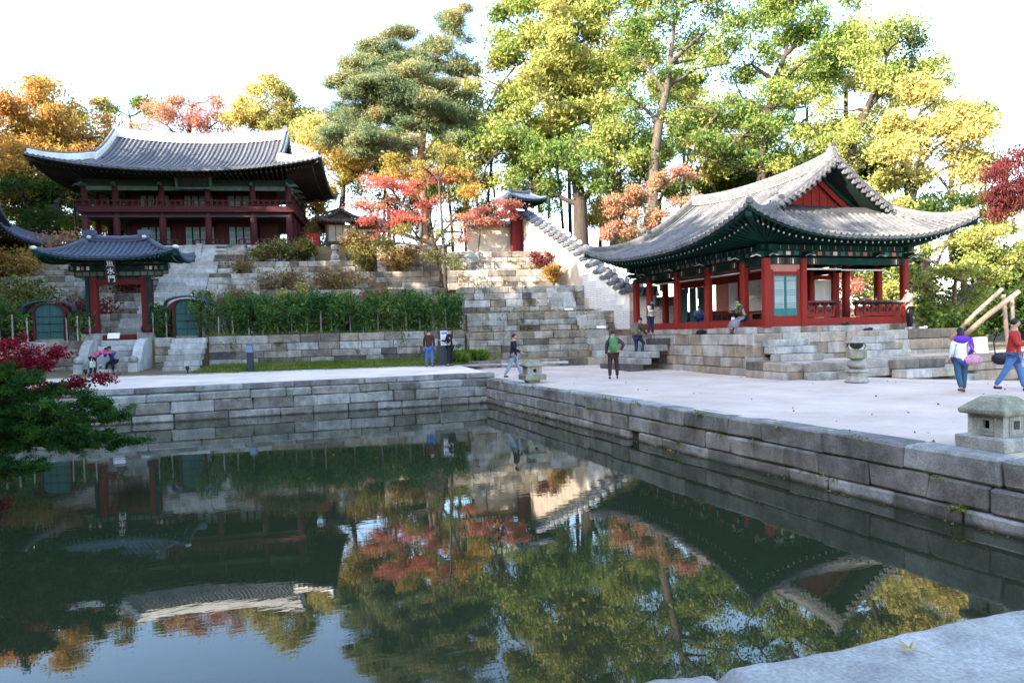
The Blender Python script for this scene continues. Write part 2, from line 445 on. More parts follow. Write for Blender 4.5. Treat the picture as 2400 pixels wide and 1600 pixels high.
base_ground = sheet('ground', np.linspace(-400, 400, 9), np.linspace(-400, 400, 9), lambda x, y: -1.6, M['hill'])
# the pond, with the round island to the west of the picture
P = np.array([[(x, y, WATER) for y in np.linspace(2.2, 27.4, 3)] for x in np.linspace(-19, 9.2, 3)])
tag(obj('pond_water', grid_mesh('pond_water', P), water_mat()), kind='structure')
# sandy court east of the pond: the first column follows the wall
ys = np.linspace(-14, 35.5, 100); cols = 70
P = np.zeros((cols, len(ys), 3))
for j, y in enumerate(ys):
    x0 = wall_x(y) + 0.30
    for i in range(cols):
        x = x0 + (60 - x0) * (i / (cols - 1)) ** 1.8
        P[i, j] = (x, y, court_z(x, y))
tag(obj('court_ground', grid_mesh('court_ground', P), M['sand']), kind='structure')
P = np.array([[(x, y, -0.02) for y in np.linspace(-40, 1.4, 6)] for x in np.linspace(-45, 9.0, 6)])
tag(obj('south_bank', grid_mesh('south_bank', P), M['sand']), kind='structure')
P = np.array([[(x, y, -0.02 + max(0, -19.5 - x) * 0.55 * (1 if y > -40 else 0)) for y in np.linspace(-39.5, 70, 12)] for x in np.linspace(-75, -19, 14)])
tag(obj('west_slope', grid_mesh('west_slope', P), M['hill']), kind='structure')

CURB = 32.8
def curb_y(x):
    return (CURB - 0.1788 * x) / 0.9839
xs = np.linspace(-24, 8.55, 40)
P = np.zeros((40, 12, 3))
for i, x in enumerate(xs):
    y1 = curb_y(x)
    for j in range(12):
        t = j / 11.0
        y = 27.42 + (y1 - 27.42) * t
        P[i, j] = (x, y, 0.215 + 0.11 * t + 0.006 * fbm(x, y, 0.8))
tag(obj('north_path', grid_mesh('north_path', P), M['path']), kind='structure')

def step_sheet(name, prof, x0f, x1f, nx, m, seed=0):
    """a stepped slope: prof = (y, z) pairs; x runs from x0f(y) to x1f(y); frame N"""
    pts = []
    for (a, b) in zip(prof[:-1], prof[1:]):
        k = 1 if abs(a[0] - b[0]) < 1e-3 else max(2, int((b[0] - a[0]) / 1.2))
        for q in range(k):
            t = q / k
            pts.append((a[0] + (b[0] - a[0]) * t, a[1] + (b[1] - a[1]) * t))
    pts.append(prof[-1])
    P = np.zeros((nx, len(pts), 3))
    for j, (y, z) in enumerate(pts):
        for i in range(nx):
            x = x0f(y) + (x1f(y) - x0f(y)) * i / (nx - 1)
            q = N(x, y, z + 0.05 * fbm(x + seed, y, 0.6))
            P[i, j] = (q.x, q.y, q.z)
    o = obj(name, grid_mesh(name, P, smooth=False), m)
    return tag(o, kind='structure')
LEFT = [(32.95, 0.30), (37.72, 0.55), (37.72, 1.90), (42.0, 2.05), (42.0, 3.3), (45.6, 3.45), (45.6, 4.65), (48.6, 4.8), (48.6, 6.0),
        (51.4, 6.15), (51.4, 7.05), (54.25, 7.2), (54.25, 8.5), (70, 8.7), (95, 9.0), (140, 6)]
RIGHT = [(33.75, 0.44), (36.22, 0.50), (36.22, 1.72), (38.72, 1.85), (38.72, 2.78), (41.52, 2.98), (41.52, 4.42), (44.22, 4.62), (44.22, 5.6),
         (46.72, 5.85), (46.72, 7.05), (52, 7.4), (60, 8.4), (95, 9.0), (140, 6)]
def hillwall_x(y):                      # where the tiled wall stands between the terraces and the pavilion
    ks = [(33.0, 13.6), (37.0, 12.6), (39.0, 12.15), (41.0, 11.45), (43.0, 10.85), (46.0, 10.1), (49.0, 9.3), (50.5, 9.0), (60, 9.0), (200, 9.0)]
    for (a, xa), (b, xb) in zip(ks[:-1], ks[1:]):
        if y <= b: return xa + (xb - xa) * (y - a) / (b - a)
    return 9.0
step_sheet('north_slope', LEFT, lambda y: -70, lambda y: 3.62, 60, M['hill'])
step_sheet('terraced_slope', RIGHT, lambda y: 3.6, lambda y: hillwall_x(y) + 0.25, 14, M['hill'], 5)
P = np.zeros((30, 30, 3))
for j in range(30):
    y = 34.0 + 110 * (j / 29) ** 1.4
    for i in range(30):
        x0 = hillwall_x(y) + 0.2
        x = x0 + (120 - x0) * (i / 29) ** 1.5
        z = -0.1 + 0.13 * max(0, min(y, 62) - 36) + 0.25 * fbm(x, y, 0.15)
        if x - x0 < 6: z = max(z, 0) if y < 40 else z
        q = N(x, y, z); P[i, j] = (q.x, q.y, q.z)
tag(obj('east_slope', grid_mesh('east_slope', P), M['hill']), kind='structure')

# ---------------------------------------------------------------- stone walls
def stone_mesh(l, h, d, R, ch=0.022, jit=0.012):
    """a dressed block with worn edges: 24 corners, 44 triangles; front face at y = 0, x from 0, z from 0"""
    vs = []; 
    for ix in (0, 1):
        for iy in (0, 1):
            for iz in (0, 1):
                c = (ix * l + R.uniform(-jit, jit), iy * d + (R.uniform(-jit, jit) if iy == 0 else 0), iz * h + R.uniform(-jit, jit) * 0.7)
                sx, sy, sz = (1 - 2 * ix), (1 - 2 * iy), (1 - 2 * iz)
                c2 = ch * R.uniform(0.6, 1.6)
                vs.append((c[0], c[1] + sy * c2, c[2] + sz * c2))
                vs.append((c[0] + sx * c2, c[1], c[2] + sz * c2))
                vs.append((c[0] + sx * c2, c[1] + sy * c2, c[2]))
    def q(ix, iy, iz, k): return ((ix * 2 + iy) * 2 + iz) * 3 + k
    fs = [(q(0,0,0,0), q(0,0,1,0), q(0,1,1,0), q(0,1,0,0)), (q(1,0,0,0), q(1,1,0,0), q(1,1,1,0), q(1,0,1,0)),
          (q(0,0,0,1), q(1,0,0,1), q(1,0,1,1), q(0,0,1,1)), (q(0,1,0,1), q(0,1,1,1), q(1,1,1,1), q(1,1,0,1)),
          (q(0,0,0,2), q(0,1,0,2), q(1,1,0,2), q(1,0,0,2)), (q(0,0,1,2), q(1,0,1,2), q(1,1,1,2), q(0,1,1,2))]
    for iz in (0, 1):
        for iy in (0, 1):
            fs.append((q(0,iy,iz,1), q(1,iy,iz,1), q(1,iy,iz,2), q(0,iy,iz,2)))
    for iz in (0, 1):
        for ix in (0, 1):
            fs.append((q(ix,0,iz,0), q(ix,1,iz,0), q(ix,1,iz,2), q(ix,0,iz,2)))
    for ix in (0, 1):
        for iy in (0, 1):
            fs.append((q(ix,iy,0,0), q(ix,iy,1,0), q(ix,iy,1,1), q(ix,iy,0,1)))
            for iz in (0, 1):
                fs.append((q(ix,iy,iz,0), q(ix,iy,iz,1), q(ix,iy,iz,2)))
    me = bpy.data.meshes.new('stone')
    me.from_pydata(vs, [], fs)
    return me
def fix_normals(me):
    bm = bmesh.new(); bm.from_mesh(me); bmesh.ops.recalc_face_normals(bm, faces=bm.faces); bm.to_mesh(me); bm.free()

def stone_run(parent, x0, x1, courses, z0=0.0, lens=(0.6, 1.3), depth=0.4, m='stone', seed=0, batter=0.0, gaps=(), jit=0.012, y0=0.0, core=True, ch=0.022, joint=0.012, names='stone', proud=0.012):
    """courses of blocks along local x, faces looking to -y"""
    R = random.Random(seed)
    z = z0
    for ci, h in enumerate(courses):
        x = x0
        yb = y0 + batter * ci
        while x < x1 - 1e-6:
            l = R.uniform(*lens)
            if x1 - (x + l) < lens[0] * 0.75: l = x1 - x
            skip = any(g[0] == ci and x + l > g[1] and x < g[2] for g in gaps)
            for g in gaps:
                if g[0] == ci and x < g[1] < x + l: l = g[1] - x; skip = False; break
                if g[0] == ci and g[1] <= x < g[2]: l = g[2] - x; skip = True; break
            if not skip and l > 0.05:
                me = stone_mesh(l - joint, h - joint, depth, R, ch, jit)
                o = obj(names, me, M[m] if isinstance(m, str) else m, parent, loc=(x + joint / 2, yb + R.uniform(-proud, proud), z + joint / 2))
            x += l
        z += h
    if core:
        MB().box(x0 + 0.02, x1 - 0.02, y0 + 0.10 + batter * len(courses), y0 + depth + 0.25, z0 - 0.05, z - 0.06).build('wall_core', M['joint'], parent)
    return z
def split(h, n, R=None):
    R = R or random.Random(int(h * 1000) + n)
    w = [R.uniform(0.85, 1.15) for _ in range(n)]
    s = sum(w)
    return [h * a / s for a in w]
def steps(parent, x0, x1, yf, z0, n, rise, run, m='stone', seed=0, depth=None, name='step'):
    """a flight of solid steps climbing towards +y; each step is a block or two"""
    R = random.Random(seed)
    for k in range(n):
        cut = x0 + (x1 - x0) * R.uniform(0.35, 0.65) if R.random() < 0.45 else None
        segs = [(x0, x1)] if cut is None else [(x0, cut), (cut, x1)]
        for (a, b) in segs:
            me = stone_mesh(b - a - 0.008, rise - 0.004, depth or (run * 1.7), R, 0.018, 0.008)
            obj(name, me, M[m], parent, loc=(a, yf + run * k, z0 + rise * k))

# pond walls
w = thing('pond_wall', 'low granite wall along the far side of the pond, below the sandy path', 'wall', (-20.0, 26.62, 0), 0)
stone_run(w, 0, 28.42, [0.40, 0.33, 0.40, 0.28], z0=-1.41, lens=(0.75, 1.75), depth=0.5, m='stone_pond', seed=3, batter=0.015, jit=0.022, ch=0.03, proud=0.02)
stone_run(w, 0, 28.75, [0.20], z0=0.012, lens=(1.0, 2.2), depth=0.42, m='stone_pond', seed=5, y0=0.5, core=False)
w = thing('pond_wall', 'long granite wall at the right side of the pond, edging the sandy court', 'wall', (8.2, 26.62, 0), rad(-90 + 1.38))
stone_run(w, 0.0, 24.2, [0.38, 0.30, 0.36, 0.37], z0=-1.41, lens=(0.7, 1.55), depth=0.5, m='stone_pond', seed=21, batter=0.008, gaps=[(1, 11.0, 11.45)], jit=0.024, ch=0.03, proud=0.022)
# near coping at the photographer's feet
def slab(name, x0, x1, y0, y1, zt, th, seed, parent=None):
    nx, ny = 44, 26
    P = np.zeros((nx, ny, 3))
    for i in range(nx):
        for j in range(ny):
            u = i / (nx - 1); v = j / (ny - 1)
            x = x0 + (x1 - x0) * u
            ye = y1 + 0.05 * fbm(x, seed, 1.6) + 0.015 * fbm(x, seed + 4, 9)
            y = y0 + (ye - y0) * (1 - (1 - v) ** 1.6)
            d = min(ye - y, (x - x0) if seed != 1 else 9, (x1 - x))
            z = zt + 0.012 * fbm(x, y, 3.0) + 0.005 * fbm(x, y, 11)
            r_ = 0.07
            if d < r_: z -= r_ * (1 - math.sqrt(max(0, 1 - (1 - d / r_) ** 2)))
            P[i, j] = (x, y, z)
    me = grid_mesh(name, P)
    bm = bmesh.new(); bm.from_mesh(me)
    ed = [e for e in bm.edges if e.is_boundary]
    ret = bmesh.ops.extrude_edge_only(bm, edges=ed)
    for v in [g for g in ret['geom'] if isinstance(g, bmesh.types.BMVert)]: v.co.z = zt - th
    bmesh.ops.recalc_face_normals(bm, faces=bm.faces)
    bm.to_mesh(me); bm.free()
    return obj(name, me, M['coping'], parent)
kerb = thing('pond_coping', 'pale rough coping slabs along the near edge of the pond', 'coping', (0, 0, 0))
slab('coping_slab', -1.3, 0.85, 0.9, 3.02, -0.03, 0.6, 3, kerb)
slab('coping_slab', 0.87, 2.12, 0.9, 3.13, -0.005, 0.6, 2, kerb)
slab('coping_slab', 2.15, 5.6, 0.9, 3.06, 0.0, 0.6, 7, kerb)
slab('coping_slab', 5.63, 8.9, 0.9, 3.05, 0.0, 0.6, 9, kerb)
stone_run(kerb, -1.3, 8.7, [0.45, 0.45], z0=-1.5, lens=(0.9, 1.6), depth=0.5, m='stone_pond', seed=8, y0=0, core=False)
for o in [c for c in kerb.children if c.name.startswith('stone')]:
    o.location.y = 3.02 - 0.5

# path kerb, grass strip edge
k = thing('path_kerb', 'thin line of kerb stones between the white path and the grass', 'kerb', N(-24, CURB, 0.30), BN)
stone_run(k, 0, 31.9, [0.11], z0=-0.04, lens=(1.4, 2.4), depth=0.16, m='stone_pale', seed=9, core=False, jit=0.006)

# lower retaining wall of the north slope, right and left of the gate stairs
def nwall(label, x0, x1, y, z0, z1, n, lens=(0.55, 1.35), m='stone', seed=1, batter=0.02, name='terrace_wall', depth=0.4, cat='wall'):
    w = thing(name, label, cat, N(x0, y, 0), BN)
    stone_run(w, 0, x1 - x0, split(z1 - z0, n, random.Random(seed)), z0=z0, lens=lens, depth=depth, m=m, seed=seed, batter=batter)
    return w
nwall('long four-course granite wall below the bamboo hedge', -9.4, 3.45, 37.5, 0.48, 2.0, 4, m='stone', seed=31, lens=(0.6, 1.6))
nwall('short wall piece between the gate stairs and the plain stairs', -11.95, -11.1, 37.5, 0.4, 2.0, 4, seed=32, lens=(0.7, 1.1), m='stone_hill')
nwall('wall left of the gate stairs, behind the crimson maple leaves', -27, -15.0, 37.5, 0.3, 1.95, 4, seed=33, m='stone_hill')
nwall('wall under the gate behind its stair flight', -14.9, -12.1, 37.9, 0.3, 1.9, 4, seed=34, m='stone')
nwall('terrace wall just above the bamboo hedge', -24, 3.5, 41.9, 2.0, 3.4, 4, seed=35, m='stone_hill')
nwall('second terrace wall above the hedge, half hidden by shrubs', -24, 3.5, 45.5, 3.4, 4.75, 3, seed=36, m='stone_hill')
nwall('third terrace wall above the hedge with brown shrubs before it', -24, 3.5, 48.5, 4.7, 6.1, 4, seed=37, m='stone_hill')
nwall('fourth terrace wall above the hedge, holding the stone pedestal', -24, 3.5, 51.3, 6.0, 7.15, 3, seed=38, m='stone_hill')
plat = nwall('pale granite platform wall under the two-storey hall', -24.6, -5.9, 54.1, 7.1, 8.66, 4, seed=39, m='stone_pale', lens=(0.7, 1.5))
nwall('upper wall right of the hall platform, below the red maple', -1.3, 3.6, 50.2, 6.2, 8.1, 5, seed=40, m='stone_hill', lens=(0.45, 1.0))
# terraces on the right
nwall('lowest terrace wall behind the walking man', 3.55, 13.0, 36.0, 0.45, 1.82, 4, seed=51, m='stone_hill')
nwall('second terrace wall, with three small steps at its right end', 3.7, 11.95, 38.5, 1.75, 2.88, 3, seed=52, m='stone')
nwall('third terrace wall, palest of the terraces beside the white wall', 3.6, 11.0, 41.3, 2.9, 4.52, 4, seed=53, m='stone', lens=(0.5, 1.2))
nwall('fourth terrace wall, sunlit at its right end', 3.1, 10.4, 44.0, 4.5, 5.72, 3, seed=54, m='stone_hill')
nwall('topmost terrace wall under the small upper gate', 2.9, 9.7, 46.5, 5.7, 7.16, 4, seed=55, m='stone_hill')
nwall('low kerb course in front of the terrace walls', 3.2, 11.2, 33.5, 0.1, 0.48, 1, seed=56, m='stone_hill', lens=(0.9, 1.6), name='kerb_course')
# end faces of the two lowest terraces
for (lab, y0, y1, z0, z1, sd) in (('end face of the lowest terrace beside the iris clump', 36.0, 38.4, 0.45, 1.82, 61), ('end face of the second terrace beside the hedge', 38.5, 41.2, 1.75, 2.88, 62),
        ('end face of the third terrace above the hedge end', 41.3, 44.4, 1.9, 4.5, 63), ('end face of the fourth terrace beside the slender tree', 44.0, 46.9, 3.3, 5.7, 64), ('end face of the topmost terrace below the red maple', 46.5, 51, 4.7, 7.14, 65)):
    w = thing('terrace_wall', lab, 'wall', N({61: 3.55, 62: 3.7, 63: 3.6, 64: 3.4, 65: 3.3}[sd], y1, 0), BN - PI / 2)
    stone_run(w, 0, y1 - y0 - 0.42, split(z1 - z0, 4, random.Random(sd)), z0=z0, lens=(0.5, 1.0), depth=0.3, m='stone_hill', seed=sd)
# small flights on the right terraces
st = thing('stone_steps', 'three small grey steps on the second terrace', 'steps', N(9.75, 37.35, 0), BN); steps(st, 0, 1.5, 0, 1.78, 3, 0.29, 0.33, 'stone_pale', 71)
st = thing('stone_steps', 'five pale steps at the right end of the third terrace', 'steps', N(8.7, 39.75, 0), BN); steps(st, 0, 1.5, 0, 2.9, 5, 0.29, 0.33, 'stone_pale', 72)
st = thing('stone_steps', 'white new-cut steps beside the pavilion base', 'steps', N(9.6, 33.9, 0), BN); steps(st, 0, 1.1, 0, 0.45, 4, 0.32, 0.5, 'stone_pale', 73)
# ---------------------------------------------------------------- tiled hip-and-gable roofs
def half_tube(pts, side, r, taper=True, n=5):
    """one row of round cover tiles: pts from the eave up, side = sideways unit vector; every tile overlaps the one below"""
    V = []; F = []
    pts = [Vector(p) for p in pts]
    L = [0.0]
    for a, b in zip(pts[:-1], pts[1:]): L.append(L[-1] + (b - a).length)
    tot = L[-1]
    def at(s):
        s = max(0.0, min(tot, s))
        for i in range(len(L) - 1):
            if s <= L[i + 1] + 1e-9:
                t = (s - L[i]) / max(1e-9, L[i + 1] - L[i])
                return pts[i].lerp(pts[i + 1], t), (pts[i + 1] - pts[i]).normalized()
        return pts[-1], (pts[-1] - pts[-2]).normalized()
    k = max(1, int(round(tot / 0.42)))
    rings = []
    for q in range(k):
        rings.append((tot * q / k, 1.10)); rings.append((tot * (q + 1) / k - 0.002, 0.94))
    for s, f in rings:
        p, d = at(s)
        nrm = side.cross(d); nrm.normalize()
        if nrm.z < 0: nrm = -nrm
        for j in range(n + 1):
            a = PI * j / n
            V.append(p + side * (math.cos(a) * r * f) + nrm * (math.sin(a) * r * f))
    for i in range(len(rings) - 1):
        for j in range(n):
            b = i * (n + 1) + j
            F.append((b, b + 1, b + n + 2, b + n + 1))
    return V, F

def sweep(path, prof_fn, closed=True):
    """path: points; prof_fn(i) -> list of (side, up) pairs; swept with horizontal side vector"""
    path = [Vector(p) for p in path]
    V = []; F = []; m = None
    for i, p in enumerate(path):
        d = path[min(i + 1, len(path) - 1)] - path[max(0, i - 1)]
        side = Vector((d.y, -d.x, 0))
        if side.length < 1e-6: side = Vector((1, 0, 0))
        side.normalize()
        pr = prof_fn(i / (len(path) - 1)); m = len(pr)
        for (a, b) in pr: V.append(p + side * a + Vector((0, 0, b)))
    for i in range(len(path) - 1):
        for k in range(m):
            k2 = (k + 1) % m
            F.append((i * m + k, i * m + k2, (i + 1) * m + k2, (i + 1) * m + k))
    F.append(tuple(range(m))); F.append(tuple((len(path) - 1) * m + k for k in range(m))[::-1])
    return V, F

def ridge_profile(w, h, courses=3):
    """stacked flat tiles with lips, round tile on top"""
    pr = []
    right = []; 
    for c in range(courses):
        z0 = h * 0.8 * c / courses; z1 = h * 0.8 * (c + 1) / courses
        ww = w * (1 - 0.06 * c)
        right += [(ww * 0.44, z0), (ww * 0.5, z0 + (z1 - z0) * 0.25), (ww * 0.5, z1 - 0.004), (ww * 0.44, z1)]
    top = [(w * 0.36, h * 0.86), (w * 0.2, h * 0.97), (0, h)]
    right += top
    left = [(-a, b) for (a, b) in right[::-1][1:]]
    return right + left

_disc = {}
def eave_disc(r, m):
    key = (round(r, 3), m)
    if key not in _disc:
        b = MB()
        b.lathe([(r * 0.5, -0.10), (r, -0.09), (r, 0.0), (r * 0.82, 0.012), (r * 0.72, 0.0), (0.01, 0.004)], 12)
        me = b.mesh('eave_tile'); me.materials.append(M[m]); _disc[key] = me
    return _disc[key]
_drip = {}
def drip_mesh(w, m):
    key = (round(w, 3), m)
    if key not in _drip:
        b = MB()
        poly = [(-w * 0.5, 0.03)] + [(w * 0.5 * math.cos(a), -w * 0.42 * math.sin(a)) for a in [PI * (1 - t / 6) for t in range(0, 7)]] + [(w * 0.5, 0.03)]
        b.prism(poly, -0.02, 0.02)
        me = b.mesh('drip_tile'); me.materials.append(M[m]); _drip[key] = me
    return _drip[key]
def frame_from(p, z_dir, x_hint):
    z = Vector(z_dir).normalized(); x = Vector(x_hint); x = (x - z * x.dot(z)).normalized(); y = z.cross(x)
    return Matrix(((x.x, y.x, z.x, p[0]), (x.y, y.y, z.y, p[1]), (x.z, y.z, z.z, p[2]), (0, 0, 0, 1)))

class Roof:
    def __init__(s, root, a, b, zE, zR, g, th, lift=1.0, sag=0.3, pitch=0.3, k=0.45, tile='tile', pan='tile_pan', soffit='green_dark', plan_flare=0.0, pw=2.6):
        s.root = root; s.a = a; s.b = b; s.zE = zE; s.zR = zR; s.g = g; s.th = th; s.lift = lift; s.sag = sag; s.pitch = pitch; s.k = k
        s.tile = tile; s.pan = pan; s.soffit = soffit; s.yh = b * (1 - th); s.pw = pw
    def zf(s, t): return s.zE + (s.zR - s.zE) * (s.k * t + (1 - s.k) * t * t)
    def up(s, x, y, t):
        u = min(1.0, abs(x) / s.a); v = min(1.0, abs(y) / s.b)
        return s.lift * (u ** s.pw) * (v ** s.pw) + s.sag * min(1.0, (abs(x) / s.g)) ** 2 * max(0.0, t)
    def front(s, x, t, sg):
        y = s.b * (1 - t) * sg
        return Vector((x, y, s.zf(t) + s.up(x, y, t)))
    def side(s, y, q, sg):
        x = (s.a - (s.a - s.g) * q)
        t = s.th * q
        return Vector((x * sg, y, s.zf(t) + s.up(x, y, t)))
    def tmax(s, x):
        x = abs(x)
        return 1.0 if x <= s.g else s.th * (s.a - x) / (s.a - s.g)
    def qmax(s, y):
        y = abs(y)
        return 1.0 if y <= s.yh else (s.b - y) / (s.b - s.yh)
    def slopes(s, under=0.10):
        for sg in (-1, 1):
            xs = sorted(set(list(np.linspace(-s.a, s.a, 41)) + [-s.g, s.g]))
            P = np.zeros((len(xs), 13, 3))
            for i, x in enumerate(xs):
                for j in range(13):
                    P[i, j] = s.front(x, s.tmax(x) * j / 12, sg)
            s._sheet(P, sg > 0, under)
        for sg in (-1, 1):
            ys = sorted(set(list(np.linspace(-s.b, s.b, 31)) + [-s.yh, s.yh]))
            P = np.zeros((len(ys), 9, 3))
            for i, y in enumerate(ys):
                qm = s.qmax(y) + (0.5 / (s.a - s.g) if abs(y) < s.yh - 0.05 and s.th < 0.95 else 0)
                for j in range(9):
                    P[i, j] = s.side(y, qm * j / 8, sg)
            s._sheet(P, sg < 0, under)
    def _sheet(s, P, flip, under):
        if flip: P = P[::-1]
        me = grid_mesh('roof_slope', P)
        if sum(p.normal.z for p in list(me.polygons)[:40]) < 0: me.flip_normals()
        me.materials.append(M[s.pan]); me.materials.append(M[s.soffit])
        o = obj('roof_slope', me, None, s.root)
        md = o.modifiers.new('thick', 'SOLIDIFY'); md.thickness = under; md.offset = -1; md.material_offset = 1; md.material_offset_rim = 1
    def rows(s, sides=('f-', 'f+', 's-', 's+'), discs=True, seed=1):
        r = s.pitch * 0.27; R = random.Random(seed)
        dm = eave_disc(r * 1.12, s.tile); gm = drip_mesh(s.pitch - r * 0.9, s.tile)
        for sd in sides:
            sg = -1 if sd[1] == '-' else 1
            ext = s.a if sd[0] == 'f' else s.b
            n = int(2 * (ext - 0.12) / s.pitch)
            for q in range(n + 1):
                e = (q - n / 2) * s.pitch
                if sd[0] == 'f':
                    tm = s.tmax(e); pts = [s.front(e, tm * j / 10, sg) for j in range(11)]; side = Vector((1, 0, 0)); out = Vector((0, sg, 0))
                else:
                    qm = s.qmax(e); pts = [s.side(e, qm * j / 8, sg) for j in range(9)]; side = Vector((0, 1, 0)); out = Vector((sg, 0, 0))
                if (pts[-1] - pts[0]).length < 0.12: continue
                d0 = (pts[0] - pts[1]).normalized()
                pts[0] = pts[0] + d0 * 0.06
                V, F = half_tube(pts, side, r * R.uniform(0.96, 1.04))
                b = MB(); b.add(V, F); o = b.build('tile_row', M[s.tile], s.root, smooth=False)
                if discs:
                    p = pts[0]; obj('eave_tile', dm, None, s.root, mw=frame_from(p + Vector((0, 0, r * 0.15)), d0, side))
                    h = s.pitch / 2
                    e2 = e + h
                    if q < n:
                        p2 = s.front(e2, 0, sg) if sd[0] == 'f' else s.side(e2, 0, sg)
                        y_ax = d0
                        zz = Vector((0, 0, 1)); zz = (zz - y_ax * zz.dot(y_ax)).normalized(); x_ax = y_ax.cross(zz)
                        p2 = p2 + d0 * 0.04
                        mw = Matrix(((x_ax.x, y_ax.x, zz.x, p2.x), (x_ax.y, y_ax.y, zz.y, p2.y), (x_ax.z, y_ax.z, zz.z, p2.z), (0, 0, 0, 1)))
                        obj('drip_tile', gm, None, s.root, mw=mw)
    def rake_z(s, t): return s.zf(t) + s.sag * t + s.lift * (s.g / s.a) ** s.pw * (1 - t) ** s.pw
    def ridges(s, m_main='lime', w=0.34, h=0.5, hip_h=0.4, top='tile', courses=3, up_end=0.12, m_hip=None, hip_top=True):
        g = s.g; m_hip = m_hip or m_main
        # main ridge, sagging in the middle
        path = [(x, 0, s.zR + s.sag * (x / g) ** 2 - 0.05 + up_end * abs(x / g) ** 4) for x in np.linspace(-g - 0.02, g + 0.02, 17)]
        V, F = sweep(path, lambda t: ridge_profile(w, h, courses)); b = MB(); b.add(V, F)
        main = b.build('main_ridge', M[m_main], s.root)
        V, F = half_tube([Vector(p) + Vector((0, 0, h - 0.03)) for p in path], Vector((0, 1, 0)), w * 0.3); b = MB(); b.add(V, F)
        b.build('ridge_cover', M[top], main)
        for sx in (-1, 1):
            for sy in (-1, 1):
                if s.th < 0.95:
                    path = [Vector((sx * (g - 0.02), sy * s.b * (1 - t), s.rake_z(t) - 0.03)) for t in np.linspace(0.985, s.th - 0.02, 9)]
                    V, F = sweep(path, lambda t: ridge_profile(w * 0.9, h * (0.95 - 0.15 * t), courses)); b = MB(); b.add(V, F)
                    o = b.build('gable_ridge', M[m_hip], s.root)
                    if hip_top:
                        dd = (path[-1] - path[0]); sd = Vector((1, 0, 0))
                        V, F = half_tube([p + Vector((0, 0, h * (0.95 - 0.15 * i / 8) - 0.03)) for i, p in enumerate(path)], sd, w * 0.27); b = MB(); b.add(V, F); b.build('ridge_cover', M[top], o)
                path = []
                for q in np.linspace(1.0, 0.03, 11):
                    x = s.a - (s.a - g) * q; y = s.b - (s.b - s.yh) * q
                    t = s.th * q
                    path.append(Vector((sx * x, sy * y, s.zf(t) + s.up(x, y, t) - 0.04)))
                V, F = sweep(path, lambda t: ridge_profile(w * 0.85, hip_h * (1.0 - 0.2 * t), courses)); b = MB(); b.add(V, F)
                o = b.build('hip_ridge', M[m_hip], s.root)
                if hip_top:
                    d = path[-1] - path[0]; sd = Vector((d.y, -d.x, 0)).normalized()
                    V, F = half_tube([p + Vector((0, 0, hip_h * (1.0 - 0.2 * i / 10) - 0.03)) for i, p in enumerate(path)], sd, w * 0.26); b = MB(); b.add(V, F); b.build('ridge_cover', M[top], o)
                # end tile standing up at the corner
                p = path[-1]; d = (path[-1] - path[-2]).normalized()
                b = MB(); b.lathe([(0.02, -0.12), (w * 0.34, -0.1), (w * 0.36, 0.02), (w * 0.28, 0.05), (0.02, 0.05)], 12)
                obj('corner_end_tile', b.mesh('corner_end_tile'), M[top], s.root, mw=frame_from(p + Vector((0, 0, hip_h * 0.62)), d, (0, 0, 1)))
    def rafters(s, ac, bc, zin, m='green', m_tip='lime_cap', r=0.065, step=0.34, sides=('f-', 'f+', 's-', 's+'), fly=True, drop=0.16):
        b = MB(); b.lathe([(1, 0), (1, 1)], 8); cyl = b.mesh('rafter'); cyl.materials.append(M[m])
        b = MB(); b.lathe([(0.62, 1.0), (0.62, 1.012)], 8); tip = b.mesh('rafter_tip'); tip.materials.append(M[m_tip])
        b = MB(); b.box(-0.5, 0.5, -0.5, 0.5, 0, 1); sq = b.mesh('flying_rafter'); sq.materials.append(M[m])
        b = MB(); b.box(-0.3, 0.3, -0.3, 0.3, 1.0, 1.015); sqt = b.mesh('flying_tip'); sqt.materials.append(M['green_old'])
        def place(me, p0, p1, rr, name):
            d = p1 - p0; L = d.length
            mw = frame_from(p0, d, (0, 0, 1) if abs(d.normalized().z) < 0.9 else (1, 0, 0)) @ Matrix.Diagonal((rr, rr, L, 1))
            return obj(name, me, None, s.root, mw=mw)
        for sd in sides:
            sg = -1 if sd[1] == '-' else 1
            ext, inn = (s.a, ac) if sd[0] == 'f' else (s.b, bc)
            n = int(2 * (ext - 0.25) / step)
            for q in range(n + 1):
                e = (q - n / 2) * step
                ei = max(-inn, min(inn, e * 0.96))
                if sd[0] == 'f':
                    pe = s.front(e, 0, sg); pin = Vector((ei, sg * bc, zin)); ins = Vector((0, -sg, 0))
                else:
                    pe = s.side(e, 0, sg); pin = Vector((sg * ac, ei, zin)); ins = Vector((-sg, 0, 0))
                d = (pe - pin); dn = d.normalized()
                p_out = pin + dn * (d.length * (0.74 if fly else 0.93)); p_out.z -= drop
                rf = place(cyl, pin + Vector((0, 0, -0.02)), p_out, r, 'rafter')
                t_ = obj('rafter_tip', tip, None, rf)
                if fly:
                    f0 = pin + dn * (d.length * 0.55); f1 = pin + dn * (d.length * 0.955)
                    f0.z += -drop * 0.2; f1.z -= drop * 0.72
                    fr_ = place(sq, f0, f1, r * 1.5, 'flying_rafter'); obj('rafter_tip', sqt, None, fr_)
            # eave board under the tile ends
            if sd[0] == 'f': path = [s.front(x, 0.012, sg) + Vector((0, 0, -0.12)) for x in np.linspace(-s.a + 0.03, s.a - 0.03, 25)]
            else: path = [s.side(y, 0.03, sg) + Vector((0, 0, -0.12)) for y in np.linspace(-s.b + 0.03, s.b - 0.03, 25)]
            V, F = sweep(path, lambda t: [(-0.04, -0.05), (0.04, -0.05), (0.04, 0.05), (-0.04, 0.05)]); b = MB(); b.add(V, F)
            b.build('eave_board', M[m], s.root)
